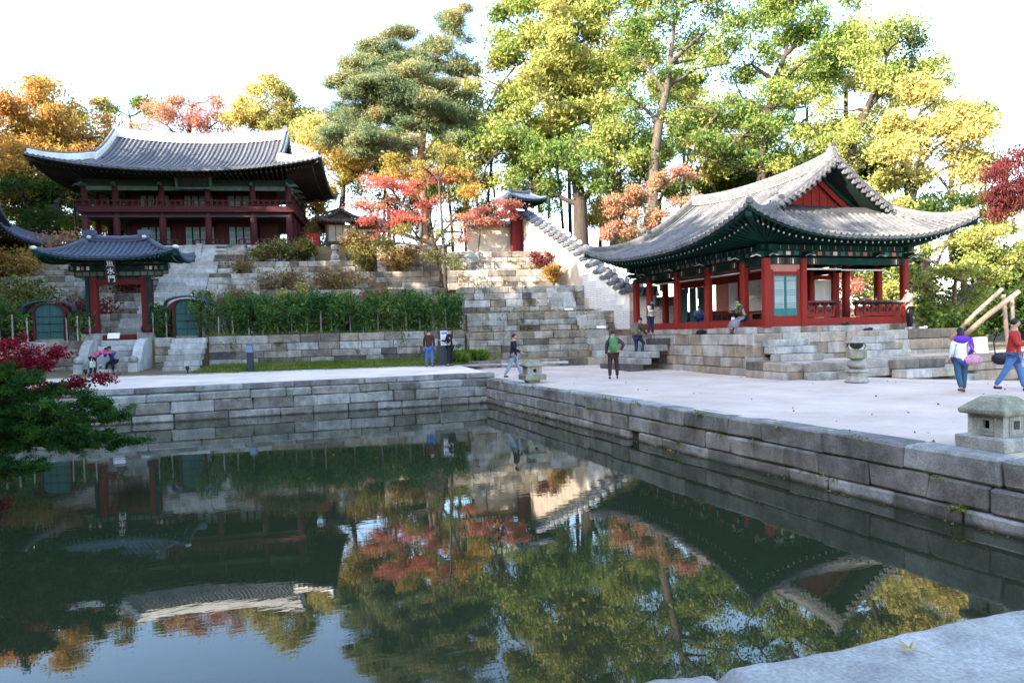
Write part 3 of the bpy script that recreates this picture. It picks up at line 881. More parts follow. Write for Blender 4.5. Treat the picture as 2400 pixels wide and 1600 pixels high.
        for sx in (-1, 1):
            for sy in (-1, 1):                      # corner hip rafters
                p = s.front(sx * s.a * 0.985, 0.012, sy) + Vector((0, 0, -0.22))
                b = MB(); b.bar((sx * ac * 0.9, sy * bc * 0.9, zin + 0.1), p, 0.2, 0.26); b.build('hip_rafter', M[m], s.root)
    def gable(s, sx, m_wall='red', m_board='red', planks=13, inset=0.55, tiles=True, m_tile=None, m_edge='green'):
        xg = sx * (s.g - inset)
        z0 = s.zf(s.th) - 0.15
        def top(y):
            t = 1 - abs(y) / s.b
            return s.rake_z(t) - 0.22
        ym = s.yh * 1.06
        n = planks
        for k in range(n):
            ya = -ym + 2 * ym * k / n + 0.012; yb = -ym + 2 * ym * (k + 1) / n - 0.012
            za, zb = top(ya), top(yb)
            pts = [(ya, z0), (yb, z0), (yb, max(zb, z0 + 0.02)), (ya, max(za, z0 + 0.02))]
            if ya < 0 < yb: pts = [(ya, z0), (yb, z0), (yb, zb), (0, top(0)), (ya, za)]
            b = MB(); vs = [(xg, y, z) for y, z in pts] + [(xg - sx * 0.05, y, z) for y, z in pts]; m_ = len(pts)
            b.add(vs, [tuple(range(m_)), tuple(range(2 * m_ - 1, m_ - 1, -1))] + [(i, i + m_, (i + 1) % m_ + m_, (i + 1) % m_) for i in range(m_)])
            me = b.mesh('plank'); fix_normals(me); obj('plank', me, M[m_wall], s.root)
        for k in range(1, n):
            y = -ym + 2 * ym * k / n
            if top(y) - z0 > 0.2:
                MB().box(min(xg, xg + sx * 0.03), max(xg, xg + sx * 0.03), y - 0.025, y + 0.025, z0, top(y) - 0.15).build('batten', M[m_wall], s.root)
        for sy in (-1, 1):
            path = [Vector((xg + sx * 0.10, sy * s.b * (1 - t), s.rake_z(t) - 0.42)) for t in np.linspace(1.0, s.th + 0.02, 7)]
            V = []; F = []
            for p in path:
                for (dx, dz) in ((0, -0.2), (sx * 0.05, -0.2), (sx * 0.05, 0.2), (0, 0.2)): V.append(p + Vector((dx, 0, dz)))
            for i in range(6):
                for q in range(4): F.append((i * 4 + q, i * 4 + (q + 1) % 4, i * 4 + 4 + (q + 1) % 4, i * 4 + 4 + q))
            F += [(0, 1, 2, 3), (27, 26, 25, 24)]
            b = MB(); b.add(V, F); me = b.mesh('barge_board'); fix_normals(me); obj('barge_board', me, M[m_board], s.root)
            V = [v + Vector((sx * 0.08, 0, 0.26)) for v in V]
            V = [Vector((v.x, v.y, v.z)) for v in V]
            b = MB(); b.add(V, F); me = b.mesh('barge_edge'); fix_normals(me); obj('barge_edge', me, M[m_edge], s.root)
            # underside closing the rake overhang
            b = MB()
            for (t0, t1) in zip(np.linspace(s.th, 1, 8)[:-1], np.linspace(s.th, 1, 8)[1:]):
                ya = sy * s.b * (1 - t0); yb = sy * s.b * (1 - t1)
                b.add([(xg, ya, s.rake_z(t0) - 0.13), (sx * s.g, ya, s.rake_z(t0) - 0.10), (sx * s.g, yb, s.rake_z(t1) - 0.10), (xg, yb, s.rake_z(t1) - 0.13)], [(0, 1, 2, 3)])
            b.build('rake_soffit', M[m_edge], s.root)
            if tiles:
                r = s.pitch * 0.27; dm = eave_disc(r * 1.2, m_tile or s.tile)
                L = math.hypot(s.b * (1 - s.th), s.rake_z(1) - s.rake_z(s.th)); n2 = int(L / (s.pitch * 0.95))
                for q in range(n2 + 1):
                    t = s.th + (1 - s.th) * (q / n2) * 0.99
                    y = sy * s.b * (1 - t); z = s.rake_z(t) + 0.02
                    for (off, dz) in ((0.0, 0.06), (0.5, -0.07)):
                        tt = min(1, t + off * (1 - s.th) / n2); yy = sy * s.b * (1 - tt); zz = s.rake_z(tt) + dz
                        V, F = half_tube([Vector((sx * (s.g + 0.20 - (0.05 if off else 0)), yy, zz)), Vector((sx * (s.g - 0.18), yy, zz + 0.03))], Vector((0, 1, 0)), r * 1.05)
                        b = MB(); b.add(V, F); o = b.build('rake_tile', M[m_tile or s.tile], s.root)
                        obj('rake_end', dm, None, o, mw=frame_from((sx * (s.g + 0.21 - (0.05 if off else 0)), yy, zz + 0.01), (sx, 0, 0), (0, 1, 0)))

def bracket(parent, p, out, m, m2, size=0.5):
    """wing-shaped bracket on a column head, pointing along out"""
    o = Vector(out).normalized(); L = size
    poly = [(-0.35 * L, 0), (0.5 * L, 0), (0.9 * L, 0.12 * L), (1.3 * L, -0.02 * L), (1.05 * L, 0.25 * L), (0.8 * L, 0.42 * L), (-0.35 * L, 0.42 * L)]
    b = MB(); b.prism(poly, -0.06, 0.06, M=Matrix.Identity(4))
    mw = Matrix(((o.x, -o.y, 0, p[0]), (o.y, o.x, 0, p[1]), (0, 0, 1, p[2]), (0, 0, 0, 1)))
    ob = obj('bracket', b.mesh('bracket'), M[m], parent, mw=mw)
    b = MB(); b.prism([(x * 1.0 + 0.02, z * 0.9 + 0.012) for x, z in [(0.5 * L, 0), (0.9 * L, 0.14 * L), (1.3 * L, -0.02 * L), (1.22 * L, 0.06 * L), (0.9 * L, 0.22 * L), (0.5 * L, 0.08 * L)]], -0.066, 0.066)
    obj('bracket_edge', b.mesh('bracket_edge'), M[m2], ob)
    return ob

def lattice_door(parent, x0, x1, z0, z1, y, m_frame, m_paper, nv=9, base=0.22, name='door_leaf', bands=((0.0, 0.12), (0.45, 0.55), (0.88, 1.0)), fy=-1, leaves=2):
    """panelled door leaves in the x-z plane, face towards fy * y"""
    wl = (x1 - x0) / leaves
    for k in range(leaves):
        a = x0 + wl * k + 0.01; c = x0 + wl * (k + 1) - 0.01
        t = 0.055
        b = MB()
        b.box(a, a + t, y - 0.025, y + 0.025, z0, z1); b.box(c - t, c, y - 0.025, y + 0.025, z0, z1)
        b.box(a + t, c - t, y - 0.0245, y + 0.0245, z1 - t, z1); zb = z0 + (z1 - z0) * base
        b.box(a + t, c - t, y - 0.0245, y + 0.0245, z0, zb)
        d = b.build(name, M[m_frame], parent)
        zt = z1 - t
        MB().box(a + t, c - t, y - 0.006, y + 0.006, zb, zt).build('door_paper', M[m_paper], d)
        b = MB(); h = zt - zb; ww = (c - a - 2 * t)
        for q in range(1, nv):
            x = a + t + ww * q / nv
            b.box(x - 0.006, x + 0.006, y - 0.016, y + 0.016, zb, zt)
        for (f0, f1) in bands:
            nb = max(3, int((f1 - f0) * h / 0.05))
            for q in range(nb + 1):
                z = zb + h * (f0 + (f1 - f0) * q / nb)
                b.box(a + t, c - t, y - 0.018, y + 0.018, z - 0.006, z + 0.006)
        b.build('lattice', M[m_frame], d)

def text_mesh(s, size, m, parent, mw, extrude=0.006, name='lettering'):
    cu = bpy.data.curves.new(name, 'FONT'); cu.body = s; cu.size = size; cu.extrude = extrude; cu.align_x = 'CENTER'; cu.align_y = 'CENTER'
    cu.resolution_u = 2
    to = bpy.data.objects.new(name, cu); C.objects.link(to)
    bpy.context.view_layer.update()
    dg = bpy.context.evaluated_depsgraph_get()
    me = bpy.data.meshes.new_from_object(to.evaluated_get(dg))
    C.objects.unlink(to); bpy.data.objects.remove(to)
    me.materials.clear(); me.materials.append(M[m])
    return obj(name, me, None, parent, mw=mw)
# ---------------------------------------------------------------- the pavilion on the right
pav_base = thing('stone_platform', 'tall stone base and steps under the open red pavilion', 'platform', (16.3, 20.8, 0), 0)
# west face
wf = empty('west_face', (0, 13.4, 0), -PI / 2); wf.parent = pav_base
def attach(o, parent): o.parent = parent; return o
R_ = random.Random(5)
def base_run(rz, loc, L, courses, z0, seed, lens=(0.6, 1.25), depth=0.5, core=True, y0=0.0):
    """stones as parts of the base, laid along a turned line"""
    tmp = empty('run', (0, 0, 0))
    stone_run(tmp, 0, L, courses, z0=z0, lens=lens, depth=depth, m='stone_base', seed=seed, core=core, y0=y0)
    T = Matrix.Translation(Vector(loc)) @ Matrix.Rotation(rz, 4, 'Z')
    for c in list(tmp.children):
        ml = c.matrix_basis.copy(); c.parent = pav_base; c.matrix_basis = T @ ml
    bpy.data.objects.remove(tmp)
bpy.data.objects.remove(wf)
base_run(-PI / 2, (0, 13.6, 0), 13.6, [0.30, 0.36, 0.44, 0.42], -0.02, 81)
base_run(0, (0.0, 0, 0), 10.2, [0.34, 0.36, 0.42, 0.38], 0.0, 82, lens=(0.8, 1.7))
base_run(0, (-0.35, -2.1, 0), 15.0, [0.30, 0.29], -0.05, 83, lens=(0.9, 1.8))
base_run(0, (8.0, -2.12, 0), 12.0, [0.4, 0.4], -0.86, 85, lens=(0.8, 1.5))
base_run(-PI / 2, (-0.36, 0.0, 0), 2.1, [0.30, 0.29], -0.05, 84, lens=(0.7, 1.0))
base_run(-PI / 2, (1.62, 11.5, 0), 10.1, [0.245], 1.488, 86, lens=(0.7, 1.6), depth=0.3, core=False)
base_run(0, (1.62, 1.33, 0), 7.1, [0.245], 1.488, 87, lens=(0.7, 1.6), depth=0.3, core=False)
MB().box(0.3, 9.9, 0.3, 13.4, 1.2, 1.47).build('platform_top', M['sand'], pav_base)
MB().box(-0.1, 19.5, -1.8, 0.25, 0.1, 0.525).build('lower_platform_top', M['sand'], pav_base)
MB().box(10.1, 19.5, 0.0, 13, -0.6, 0.50).build('side_ground', M['hill'], pav_base)
def flight(x0, x1, yf, z0, n, rise, run, seed, turn=False):
    tmp = empty('run', (0, 0, 0)); steps(tmp, x0, x1, yf, z0, n, rise, run, 'stone', seed)
    T = Matrix.Identity(4) if not turn else Matrix.Rotation(-PI / 2, 4, 'Z')
    for c in list(tmp.children):
        ml = c.matrix_basis.copy(); c.parent = pav_base; c.matrix_basis = T @ ml
    bpy.data.objects.remove(tmp)
# front flights: two below the lower platform, two above it
flight(0.25, 2.25, -2.75, -0.03, 2, 0.27, 0.36, 91)
flight(3.9, 6.1, -2.85, -0.12, 2, 0.3, 0.38, 92)
flight(6.15, 6.9, -3.1, -0.28, 1, 0.22, 0.38, 97)
flight(0.35, 2.2, -0.98, 0.53, 3, 0.25, 0.33, 93)
flight(4.1, 6.2, -0.98, 0.53, 3, 0.25, 0.33, 94)
# west flight
flight(-8.1, -5.4, -2.0, 0.02, 5, 0.27, 0.40, 95, True)
pav_base_z = 1.5
# low stones at the edge of the floor: stepping blocks
for (x, y, lx, ly, h) in ((3.0, 0.62, 0.95, 0.45, 0.24), (4.05, 0.72, 1.6, 0.5, 0.24), (5.65, 0.72, 1.4, 0.5, 0.24), (7.6, 0.75, 0.8, 0.45, 0.26), (1.55, 0.45, 0.9, 0.5, 0.26), (0.75, 1.35, 0.5, 0.7, 0.27)):
    me = stone_mesh(lx, h, ly, R_); obj('stepping_block', me, M['stone'], pav_base, loc=(x, y, 1.47))

pav = thing('pavilion', 'open red-columned pavilion with grey tiled hip-and-gable roof beside the court', 'pavilion', (21.45, 27.2, 0), -PI / 2)
pr = Roof(pav, 6.7, 5.5, 4.98, 7.82, 4.85, 0.47, lift=1.0, sag=0.28, k=0.52, pitch=0.285, tile='tile_old', pan='tile_pan_old_shaded', soffit='green_dark')
pr.slopes(); pr.rows(('f-', 's+', 'f+', 's-'))
pr.ridges('tile_old', w=0.36, h=0.46, hip_h=0.34, top='tile_old', courses=4, up_end=0.08)
AC, BC = 4.98, 3.42     # half spans of the column grid
pr.rafters(AC, BC, 4.95, 'green', 'lime_cap', r=0.06, step=0.30)
pr.gable(1, 'red', 'red', 15, inset=1.0, m_tile='tile_old'); pr.gable(-1, 'red', 'red', 11, inset=0.6, tiles=False)
# ridge ornaments
for sx in (-1, 1):
    b = MB(); b.prism([(-0.25, 0), (0.22, 0), (0.26, 0.25), (0.12, 0.38), (0.2, 0.62), (0.02, 0.5), (-0.12, 0.33), (-0.28, 0.3)], -0.09, 0.09)
    obj('ridge_ornament', b.mesh('ridge_ornament'), M['tile_old'], pav, loc=(sx * 4.7, 0, 7.82 + 0.28 + 0.42), scale=(sx * 0.7, 1, 0.6))
    for sy in (-1, 1):
        b = MB()
        for q in range(3): b.ball((q * 0.2 - 0.2, 0, 0.1 + 0.03 * q), 0.09, 0.07, 0.14, 8, 6)
        obj('roof_figure', b.mesh('roof_figure'), M['tile_old'], pav, loc=(sx * 4.85, sy * 2.95, 6.68), rot=(0, 0, 0))
# columns: local x = south, local y = east
def L(X, Y):  # world X,Y -> local
    return (27.2 - Y, X - 21.45)
ZF = 1.74
west_y = [32.1, 30.78, 28.32, 25.92, 23.52, 22.22]
south_x = [18.03, 19.72, 23.2, 24.87]
colpos = [(18.03, y) for y in west_y] + [(x, 22.22) for x in south_x[1:]] + [(24.87, y) for y in west_y[:-1]] + [(x, 32.1) for x in south_x[1:3]]
def column(parent, x, y, z0, z1, w, m):
    c = w * 0.18; h = w / 2
    b = MB(); b.prism([(-h + c, -h), (h - c, -h), (h, -h + c), (h, h - c), (h - c, h), (-h + c, h), (-h, h - c), (-h, -h + c)], 0, 1)
    # prism runs along y: turn it upright
    mw = Matrix.Translation((x, y, z0)) @ Matrix.Rotation(PI / 2, 4, 'X') @ Matrix.Diagonal((1, 1, -1, 1)) @ Matrix.Identity(4)
    me = MB()
    vs = [(px, py, 0) for px, py in [(-h + c, -h), (h - c, -h), (h, -h + c), (h, h - c), (h - c, h), (-h + c, h), (-h, h - c), (-h, -h + c)]]
    me.add(vs + [(a * 0.96, b_ * 0.96, z1 - z0) for a, b_, _ in vs], [tuple(range(8))[::-1], tuple(range(8, 16))] + [(i, (i + 1) % 8, (i + 1) % 8 + 8, i + 8) for i in range(8)])
    return obj('column', me.mesh('column'), M[m], parent, loc=(x, y, z0))
for (X, Y) in colpos:
    if (X, Y) == (23.2, 22.22): continue
    x, y = L(X, Y)
    column(pav, x, y, ZF - 0.02, 4.32, 0.29, 'red')
    b = MB(); b.box(-0.27, 0.27, -0.27, 0.27, 1.46, 1.73); None
# inner columns
for (X, Y) in ((19.72, 23.52), (19.72, 25.92), (19.72, 28.32), (19.72, 30.78), (23.2, 23.6), (23.2, 25.92), (23.2, 28.32), (23.2, 30.78)):
    x, y = L(X, Y); column(pav, x, y, ZF, 4.5, 0.27, 'red')
# floor with red edge beam
for (x0, x1, y0, y1) in ((-AC, AC, -BC, BC),):
    MB().box(x0 + 0.1, x1 - 0.1, y0 + 0.1, y1 - 0.1, 1.86, 2.0).build('floor', M['wood'], pav)
    MB().box(x0, x1, y0 - 0.07, y0 + 0.09, 1.74, 2.03).build('sill', M['red'], pav)
    MB().box(x0, x1, y1 - 0.09, y1 + 0.07, 1.74, 2.03).build('sill', M['red'], pav)
    MB().box(x1 - 0.09, x1 + 0.07, y0 + 0.1, y1 - 0.1, 1.74, 2.028).build('sill', M['red'], pav)
    MB().box(x0 - 0.07, x0 + 0.09, y0 + 0.1, y1 - 0.1, 1.74, 2.028).build('sill', M['red'], pav)
    MB().box(x0 + 0.3, x1 - 0.3, y0 + 0.3, y1 - 0.3, 1.46, 1.86).build('under_floor', M['dark_wood'], pav)
# tie beams, purlins, painted bands on them
def beam(p0, p1, w, h, m, name='tie_beam', ends=None):
    b = MB(); b.bar(p0, p1, w, h); o = b.build(name, M[m], pav)
    if ends:
        p0 = Vector(p0); p1 = Vector(p1); d = (p1 - p0); LL = d.length; d.normalize(); q = 0.22
        cols = ('red', 'lime_cap', 'green_old', 'red')
        for e, s0 in ((p0, 1), (p1, -1)):
            for i in range(4):
                b = MB(); b.bar(e + d * s0 * (q + i * 0.11), e + d * s0 * (q + i * 0.11 + 0.06), w + 0.006 + 0.002 * i, h * 0.8)
                b.build('painted_band', M[cols[i]], o)
    return o
for yy in (-BC, BC):
    xs_ = sorted(27.2 - y for y in west_y)
    for a, c in zip(xs_[:-1], xs_[1:]): beam((a + 0.14, yy, 4.22), (c - 0.14, yy, 4.22), 0.16, 0.26, 'green', ends=(c - a) > 1.6 and yy < 0)
    beam((-AC - 0.3, yy, 4.72), (AC + 0.3, yy, 4.72), 0.22, 0.2, 'green', 'purlin')
    beam((-AC, yy, 4.52), (AC, yy, 4.52), 0.1, 0.2, 'green_dark', 'bearing_board')
for xx in (AC, -AC):
    ys_ = [-BC, 19.72 - 21.45, BC]
    for a, c in zip(ys_[:-1], ys_[1:]): beam((xx, a + 0.14, 4.22), (xx, c - 0.14, 4.22), 0.16, 0.26, 'green', ends=xx > 0)
    beam((xx, -BC - 0.3, 4.74), (xx, BC + 0.3, 4.74), 0.22, 0.2, 'green', 'purlin')
    beam((xx, -BC, 4.525), (xx, BC, 4.525), 0.1, 0.2, 'green_dark', 'bearing_board')
for (X, Y) in colpos:
    x, y = L(X, Y)
    if abs(abs(y) - BC) < 0.1: bracket(pav, (x, y, 4.36), (0, 1 if y > 0 else -1, 0), 'green', 'lime_cap', 0.5)
    if abs(abs(x) - AC) < 0.1: bracket(pav, (x, y, 4.362), (1 if x > 0 else -1, 0, 0), 'green', 'lime_cap', 0.5)
    bracket(pav, (x, y, 4.1), (1, 0, 0) if abs(abs(y) - BC) < 0.1 and abs(abs(x) - AC) > 0.1 else (0, 1, 0), 'green_old', 'lime_cap', 0.32)
# painted frieze under the purlins and bands along them
fz = ['red_panel', 'green_old', 'lime_cap', 'teal', 'red_panel', 'green_old']
for k in range(26):
    x = -AC + 0.2 + k * 0.375; MB().box(x, x + 0.2, -BC - 0.058, -BC - 0.05, 4.45, 4.59).build('painted_square', M[fz[k % 6]], pav)
    MB().box(x + 0.05, x + 0.09, -BC - 0.116, -BC - 0.1, 4.64, 4.8).build('painted_band', M[fz[(k + 2) % 6]], pav)
for k in range(18):
    y = -BC + 0.15 + k * 0.375; MB().box(AC + 0.05, AC + 0.058, y, y + 0.2, 4.45, 4.59).build('painted_square', M[fz[k % 6]], pav)
    MB().box(AC + 0.1, AC + 0.116, y + 0.05, y + 0.09, 4.66, 4.82).build('painted_band', M[fz[(k + 2) % 6]], pav)
# ceiling
MB().box(-AC + 0.2, AC - 0.2, -BC + 0.2, BC - 0.2, 4.7, 4.78).build('ceiling', M['green_dark'], pav)
# south face: first bay is a closed room with a teal lattice door
xs0 = AC
def sbox(name, y0, y1, z0, z1, m, d=0.06, off=0.0):
    MB().box(xs0 - d + off, xs0 + d + off, y0, y1, z0, z1).build(name, M[m], pav)
yA, yB = -BC + 0.14, -1.73 - 0.14
sbox('door_frame', yA, yA + 0.14, 2.03, 3.9, 'red', 0.05); sbox('door_frame', yB - 0.14, yB, 2.03, 3.9, 'red', 0.05)
sbox('door_lintel', yA, yB, 3.68, 3.82, 'red', 0.055); sbox('transom_panel', yA, yB, 3.82, 4.09, 'red_panel', 0.03); sbox('door_sill', yA, yB, 2.028, 2.14, 'red', 0.06)
dr = empty('d'); lattice_door(dr, yA + 0.15, yB - 0.15, 2.14, 3.68, 0, 'teal', 'paper', nv=10, base=0.18, bands=((0.0, 0.16), (0.42, 0.58), (0.86, 1.0)))
T = Matrix.Translation((xs0 + 0.02, 0, 0)) @ Matrix.Rotation(PI / 2, 4, 'Z')
for c in list(dr.children): ml = c.matrix_basis.copy(); c.parent = pav; c.matrix_basis = T @ ml
bpy.data.objects.remove(dr)
# room walls behind it and along the west veranda: white leaves between red posts
def wallX(name, x0, x1, y, z0, z1, m, t=0.03): MB().box(x0, x1, y - t, y + t, z0, z1).build(name, M[m], pav)
yin = 19.72 - 21.45
for (Ya, Yb, style) in ((22.3, 23.4, 'two'), (23.66, 25.78, 'two'), (26.06, 28.18, 'open'), (28.46, 30.64, 'teal')):
    xa, xb = 27.2 - Yb, 27.2 - Ya
    wallX('lintel', xa, xb, yin, 3.72, 4.0, 'red', 0.06)
    wallX('upper_panel', xa, xb, yin, 4.0, 4.68, 'red_panel', 0.02)
    if style == 'two':
        mid = (xa + xb) / 2
        for (p, q) in ((xa + 0.02, mid - 0.008), (mid + 0.008, xb - 0.02)):
            MB().box(p, q, yin - 0.03, yin + 0.02, 2.42, 3.71).build('paper_door', M['paper'], pav)
        b = MB(); b.ball((mid - 0.02, yin - 0.05, 3.45), 0.03, 0.02, 0.03, 8, 6); b.ball((mid - 0.02, yin - 0.05, 2.95), 0.03, 0.02, 0.03, 8, 6); b.build('door_ring', M['iron'], pav)
        wallX('low_rail', xa, xb, yin, 2.34, 2.42, 'red', 0.05)
    elif style == 'open':
        for (p, q, r0) in ((xa + 0.02, xa + 0.45, 0.5), (xb - 0.6, xb - 0.02, -0.35)):
            b = MB(); b.box(0, q - p, -0.02, 0.02, 0, 1.2); b.build('paper_door', M['paper'], pav, loc=(p if r0 > 0 else p, yin - 0.1, 2.5), rot=(0, 0, -r0 * 0.5))
        wallX('low_rail', xa, xb, yin, 2.4, 2.5, 'red', 0.05); wallX('low_panel', xa, xb, yin, 2.0, 2.4, 'red', 0.02)
        for q in range(5):
            x = xa + 0.2 + (xb - xa - 0.4) * q / 4; MB().box(x - 0.15, x + 0.15, yin - 0.04, yin + 0.03, 2.1, 2.33).build('painted_square', M['green'], pav)
    else:
        for q in range(3):
            p = xa + 0.05 + (xb - xa) * q / 3; MB().box(p, p + 0.5, yin - 0.03, yin + 0.02, 2.05, 3.71).build('teal_door', M['teal_old'], pav)
wallX('room_back_wall', -AC + 0.3, -0.5, 1.75, 2.0, 4.6, 'red_panel', 0.04)
MB().box(-0.58, -0.5, yin, 1.7, 2.0, 4.6).build('side_wall', M['red_panel'], pav)
# books and chest inside
MB().box(1.6, 3.0, yin + 0.3, yin + 0.7, 2.0, 2.3).build('low_chest', M['dark_wood'], pav)
# open hall: white lattice leaf, posts
dr = empty('d'); lattice_door(dr, 1.05, 1.95, 2.1, 3.7, 0, 'paper', 'paper', nv=7, base=0.02, bands=((0.02, 0.98),))
T = Matrix.Translation((2.4, 0.15, 0)) @ Matrix.Rotation(PI / 2, 4, 'Z')
for c in list(dr.children): ml = c.matrix_basis.copy(); c.parent = pav; c.matrix_basis = T @ ml
bpy.data.objects.remove(dr)
for yy in (1.0, 2.2): column(pav, 2.4, yy, 2.0, 4.5, 0.24, 'red')
MB().box(2.34, 2.46, 1.0, 2.2, 3.72, 3.9).build('lintel', M['red'], pav)
MB().box(-0.2, -0.1, 1.8, 3.3, 3.75, 3.9).build('lintel', M['red'], pav)
# hung-up door leaves under the eaves
for (x0, x1, y, z, tilt) in ((-1.1, 1.0, -2.9, 3.98, 0.06), (1.3, 3.5, -2.9, 3.98, 0.05), (-3.4, -1.3, -2.9, 3.98, 0.05), (3.75, 4.9, -2.7, 4.0, 0.04)):
    b = MB(); b.box(x0, x1, -0.5, 0.5, -0.03, 0.03)
    o = b.build('hung_door', M['teal_old'], pav, loc=(0, y, z), rot=(tilt * 3, 0, 0))
    b = MB(); b.box(x0 + 0.04, x1 - 0.04, -0.46, 0.46, -0.036, -0.031); b.box(x0, x1, -0.505, -0.5, -0.025, 0.025); b.build('hung_door_paper', M['paper'], o)
for (y0, y1, x, z) in ((-1.5, 0.4, 4.2, 4.0), (0.5, 2.8, 4.1, 3.98)):
    b = MB(); b.box(-0.55, 0.55, y0, y1, -0.03, 0.03); o = b.build('hung_door', M['teal_old'], pav, loc=(x, 0, z), rot=(0, 0.1, 0))
    b = MB(); b.box(-0.5, 0.5, y0 + 0.04, y1 - 0.04, -0.036, -0.031); b.box(0.55, 0.555, y0, y1, -0.025, 0.025); b.build('hung_door_paper', M['paper'], o)
# balustrade on the south side, in two runs with a gap
def balustrade(y0, y1, x):
    b = MB(); b.bar((x, y0, 2.66), (x, y1, 2.66), 0.08, 0.07); b.build('handrail', M['red'], pav)
    b = MB(); b.bar((x, y0, 2.12), (x, y1, 2.12), 0.1, 0.12); b.build('bottom_rail', M['red'], pav)
    n = max(2, int(round((y1 - y0) / 0.42)))
    for k in range(n + 1):
        y = y0 + (y1 - y0) * k / n
        b = MB(); b.prism([(-0.05, 2.1), (0.05, 2.1), (0.07, 2.3), (0.12, 2.45), (0.07, 2.52), (-0.02, 2.5), (-0.06, 2.3)], y - 0.04, y + 0.04)
        o = b.build('baluster', M['red'], pav, loc=(x, 0, 0))
        b = MB(); b.prism([(-0.05, 2.5), (0.06, 2.5), (0.16, 2.6), (0.1, 2.63), (-0.1, 2.63), (-0.1, 2.58)], y - 0.1, y + 0.1); b.build('lotus_cap', M['green'], o)
        if k < n:
            y2 = y0 + (y1 - y0) * (k + 1) / n
            b = MB(); b.box(x - 0.02, x + 0.02, y + 0.05, y2 - 0.05, 2.17, 2.46); o = b.build('balustrade_panel', M['red'], pav)
            b = MB(); b.box(x + 0.021, x + 0.026, y + 0.11, y2 - 0.11, 2.24, 2.38); b.build('painted_square', M['green'], o)
balustrade(-1.5, -0.25, AC - 0.02); balustrade(0.9, 3.25, AC - 0.02)

# ---------------------------------------------------------------- the two-storey hall
hall = thing('hall', 'two-storey red-columned wooden hall with white-ridged tiled roof on the slope', 'hall', N(-14.95, 60.4, 0), BN)
hr = Roof(hall, 9.8, 7.1, 13.85, 17.55, 6.5, 0.44, lift=1.0, sag=0.42, pitch=0.335, tile='tile', pan='tile_pan', soffit='dark_wood', pw=2.2)
hr.slopes(0.14); hr.rows(('f-', 's-', 's+'), seed=3)
hr.ridges('lime', w=0.4, h=0.74, hip_h=0.6, top='tile', courses=1, up_end=0.05)
HA, HB = 7.1, 4.45
hr.rafters(HA, HB, 13.75, 'dark_wood', 'green_old', r=0.075, step=0.36, sides=('f-', 's-', 's+'))
hr.gable(1, 'red_old', 'dark_wood', 9, inset=0.5, m_tile='tile', m_edge='dark_wood'); hr.gable(-1, 'red_old', 'dark_wood', 9, inset=0.5, tiles=False, m_edge='dark_wood')
for sx in (-1, 1):
    b = MB(); b.prism([(-0.3, 0), (0.25, 0), (0.3, 0.3), (0.15, 0.45), (0.2, 0.7), (0.0, 0.6), (-0.15, 0.4), (-0.3, 0.35)], -0.1, 0.1)
    obj('ridge_ornament', b.mesh('ridge_ornament'), M['tile'], hall, loc=(sx * 6.4, 0, 17.55 + 0.42 + 0.62), scale=(sx * 0.8, 1, 0.7))
cx = [-22.1, -20.0, -16.85, -13.66, -10.44, -7.87]; cx = [c + 14.95 for c in cx]
cy = [-HB, -2.2, 0.1, 2.3, HB]
def rcol(parent, x, y, z0, z1, r, m, n=14):
    b = MB(); b.lathe([(r, 0), (r * 1.02, (z1 - z0) * 0.35), (r * 0.92, z1 - z0)], n)
    return obj('column', b.mesh('column', True), M[m], parent, loc=(x, y, z0))
Z0, Z1, Z2 = 8.66, 11.2, 13.2
for i, x in enumerate(cx):
    for j, y in enumerate(cy):
        if 0 < i < 5 and 0 < j < 4: continue
        rcol(hall, x, y, Z0 + 0.12, Z2, 0.235 if j == 0 else 0.21, 'red_old')
        b = MB(); b.box(-0.38, 0.38, -0.38, 0.38, Z0 - 0.06, Z0 + 0.12); b.build('column_footing', M['stone_pale'], hall, loc=(x, y, 0))
def hbeam(p0, p1, w, h, m, name='tie_beam'):
    b = MB(); b.bar(p0, p1, w, h); return b.build(name, M[m], hall)
for (x0, x1) in zip(cx[:-1], cx[1:]):
    hbeam((x0 + 0.2, -HB, 13.05), (x1 - 0.2, -HB, 13.05), 0.2, 0.3, 'green_old')
    hbeam((x0 + 0.2, -HB, 11.15), (x1 - 0.2, -HB, 11.15), 0.22, 0.32, 'red_old', 'floor_beam')
for (y0, y1) in zip(cy[:-1], cy[1:]):
    for xx in (cx[0], cx[-1]):
        hbeam((xx, y0 + 0.2, 13.05), (xx, y1 - 0.2, 13.05), 0.2, 0.3, 'green_old')
        hbeam((xx, y0 + 0.2, 11.15), (xx, y1 - 0.2, 11.15), 0.22, 0.32, 'red_old', 'floor_beam')
hbeam((cx[0] - 0.4, -HB, 13.55), (cx[-1] + 0.4, -HB, 13.55), 0.26, 0.28, 'green_dark', 'purlin')
hbeam((cx[0], -HB, 13.32), (cx[-1], -HB, 13.32), 0.12, 0.24, 'dark_wood', 'bearing_board')
for xx in (cx[0], cx[-1]):
    hbeam((xx, -HB - 0.4, 13.56), (xx, HB + 0.4, 13.56), 0.26, 0.28, 'green_dark', 'purlin')
for x in cx:
    bracket(hall, (x, -HB, 13.2), (0, -1, 0), 'green_old', 'green_old', 0.6); bracket(hall, (x, -HB, 12.95), (1, 0, 0), 'green_old', 'green_old', 0.35)
for y in cy:
    bracket(hall, (cx[-1], y, 13.2), (1, 0, 0), 'green_old', 'green_old', 0.6); bracket(hall, (cx[0], y, 13.2), (-1, 0, 0), 'green_old', 'green_old', 0.6)
MB().box(cx[0] - 0.1, cx[-1] + 0.1, -HB - 0.25, HB + 0.1, 10.92, 11.06).build('upper_floor', M['dark_wood'], hall)
MB().box(cx[0] - 0.4, cx[-1] + 0.4, -HB - 0.45, HB + 0.3, 11.28, 11.36).build('veranda_floor', M['red_old'], hall)
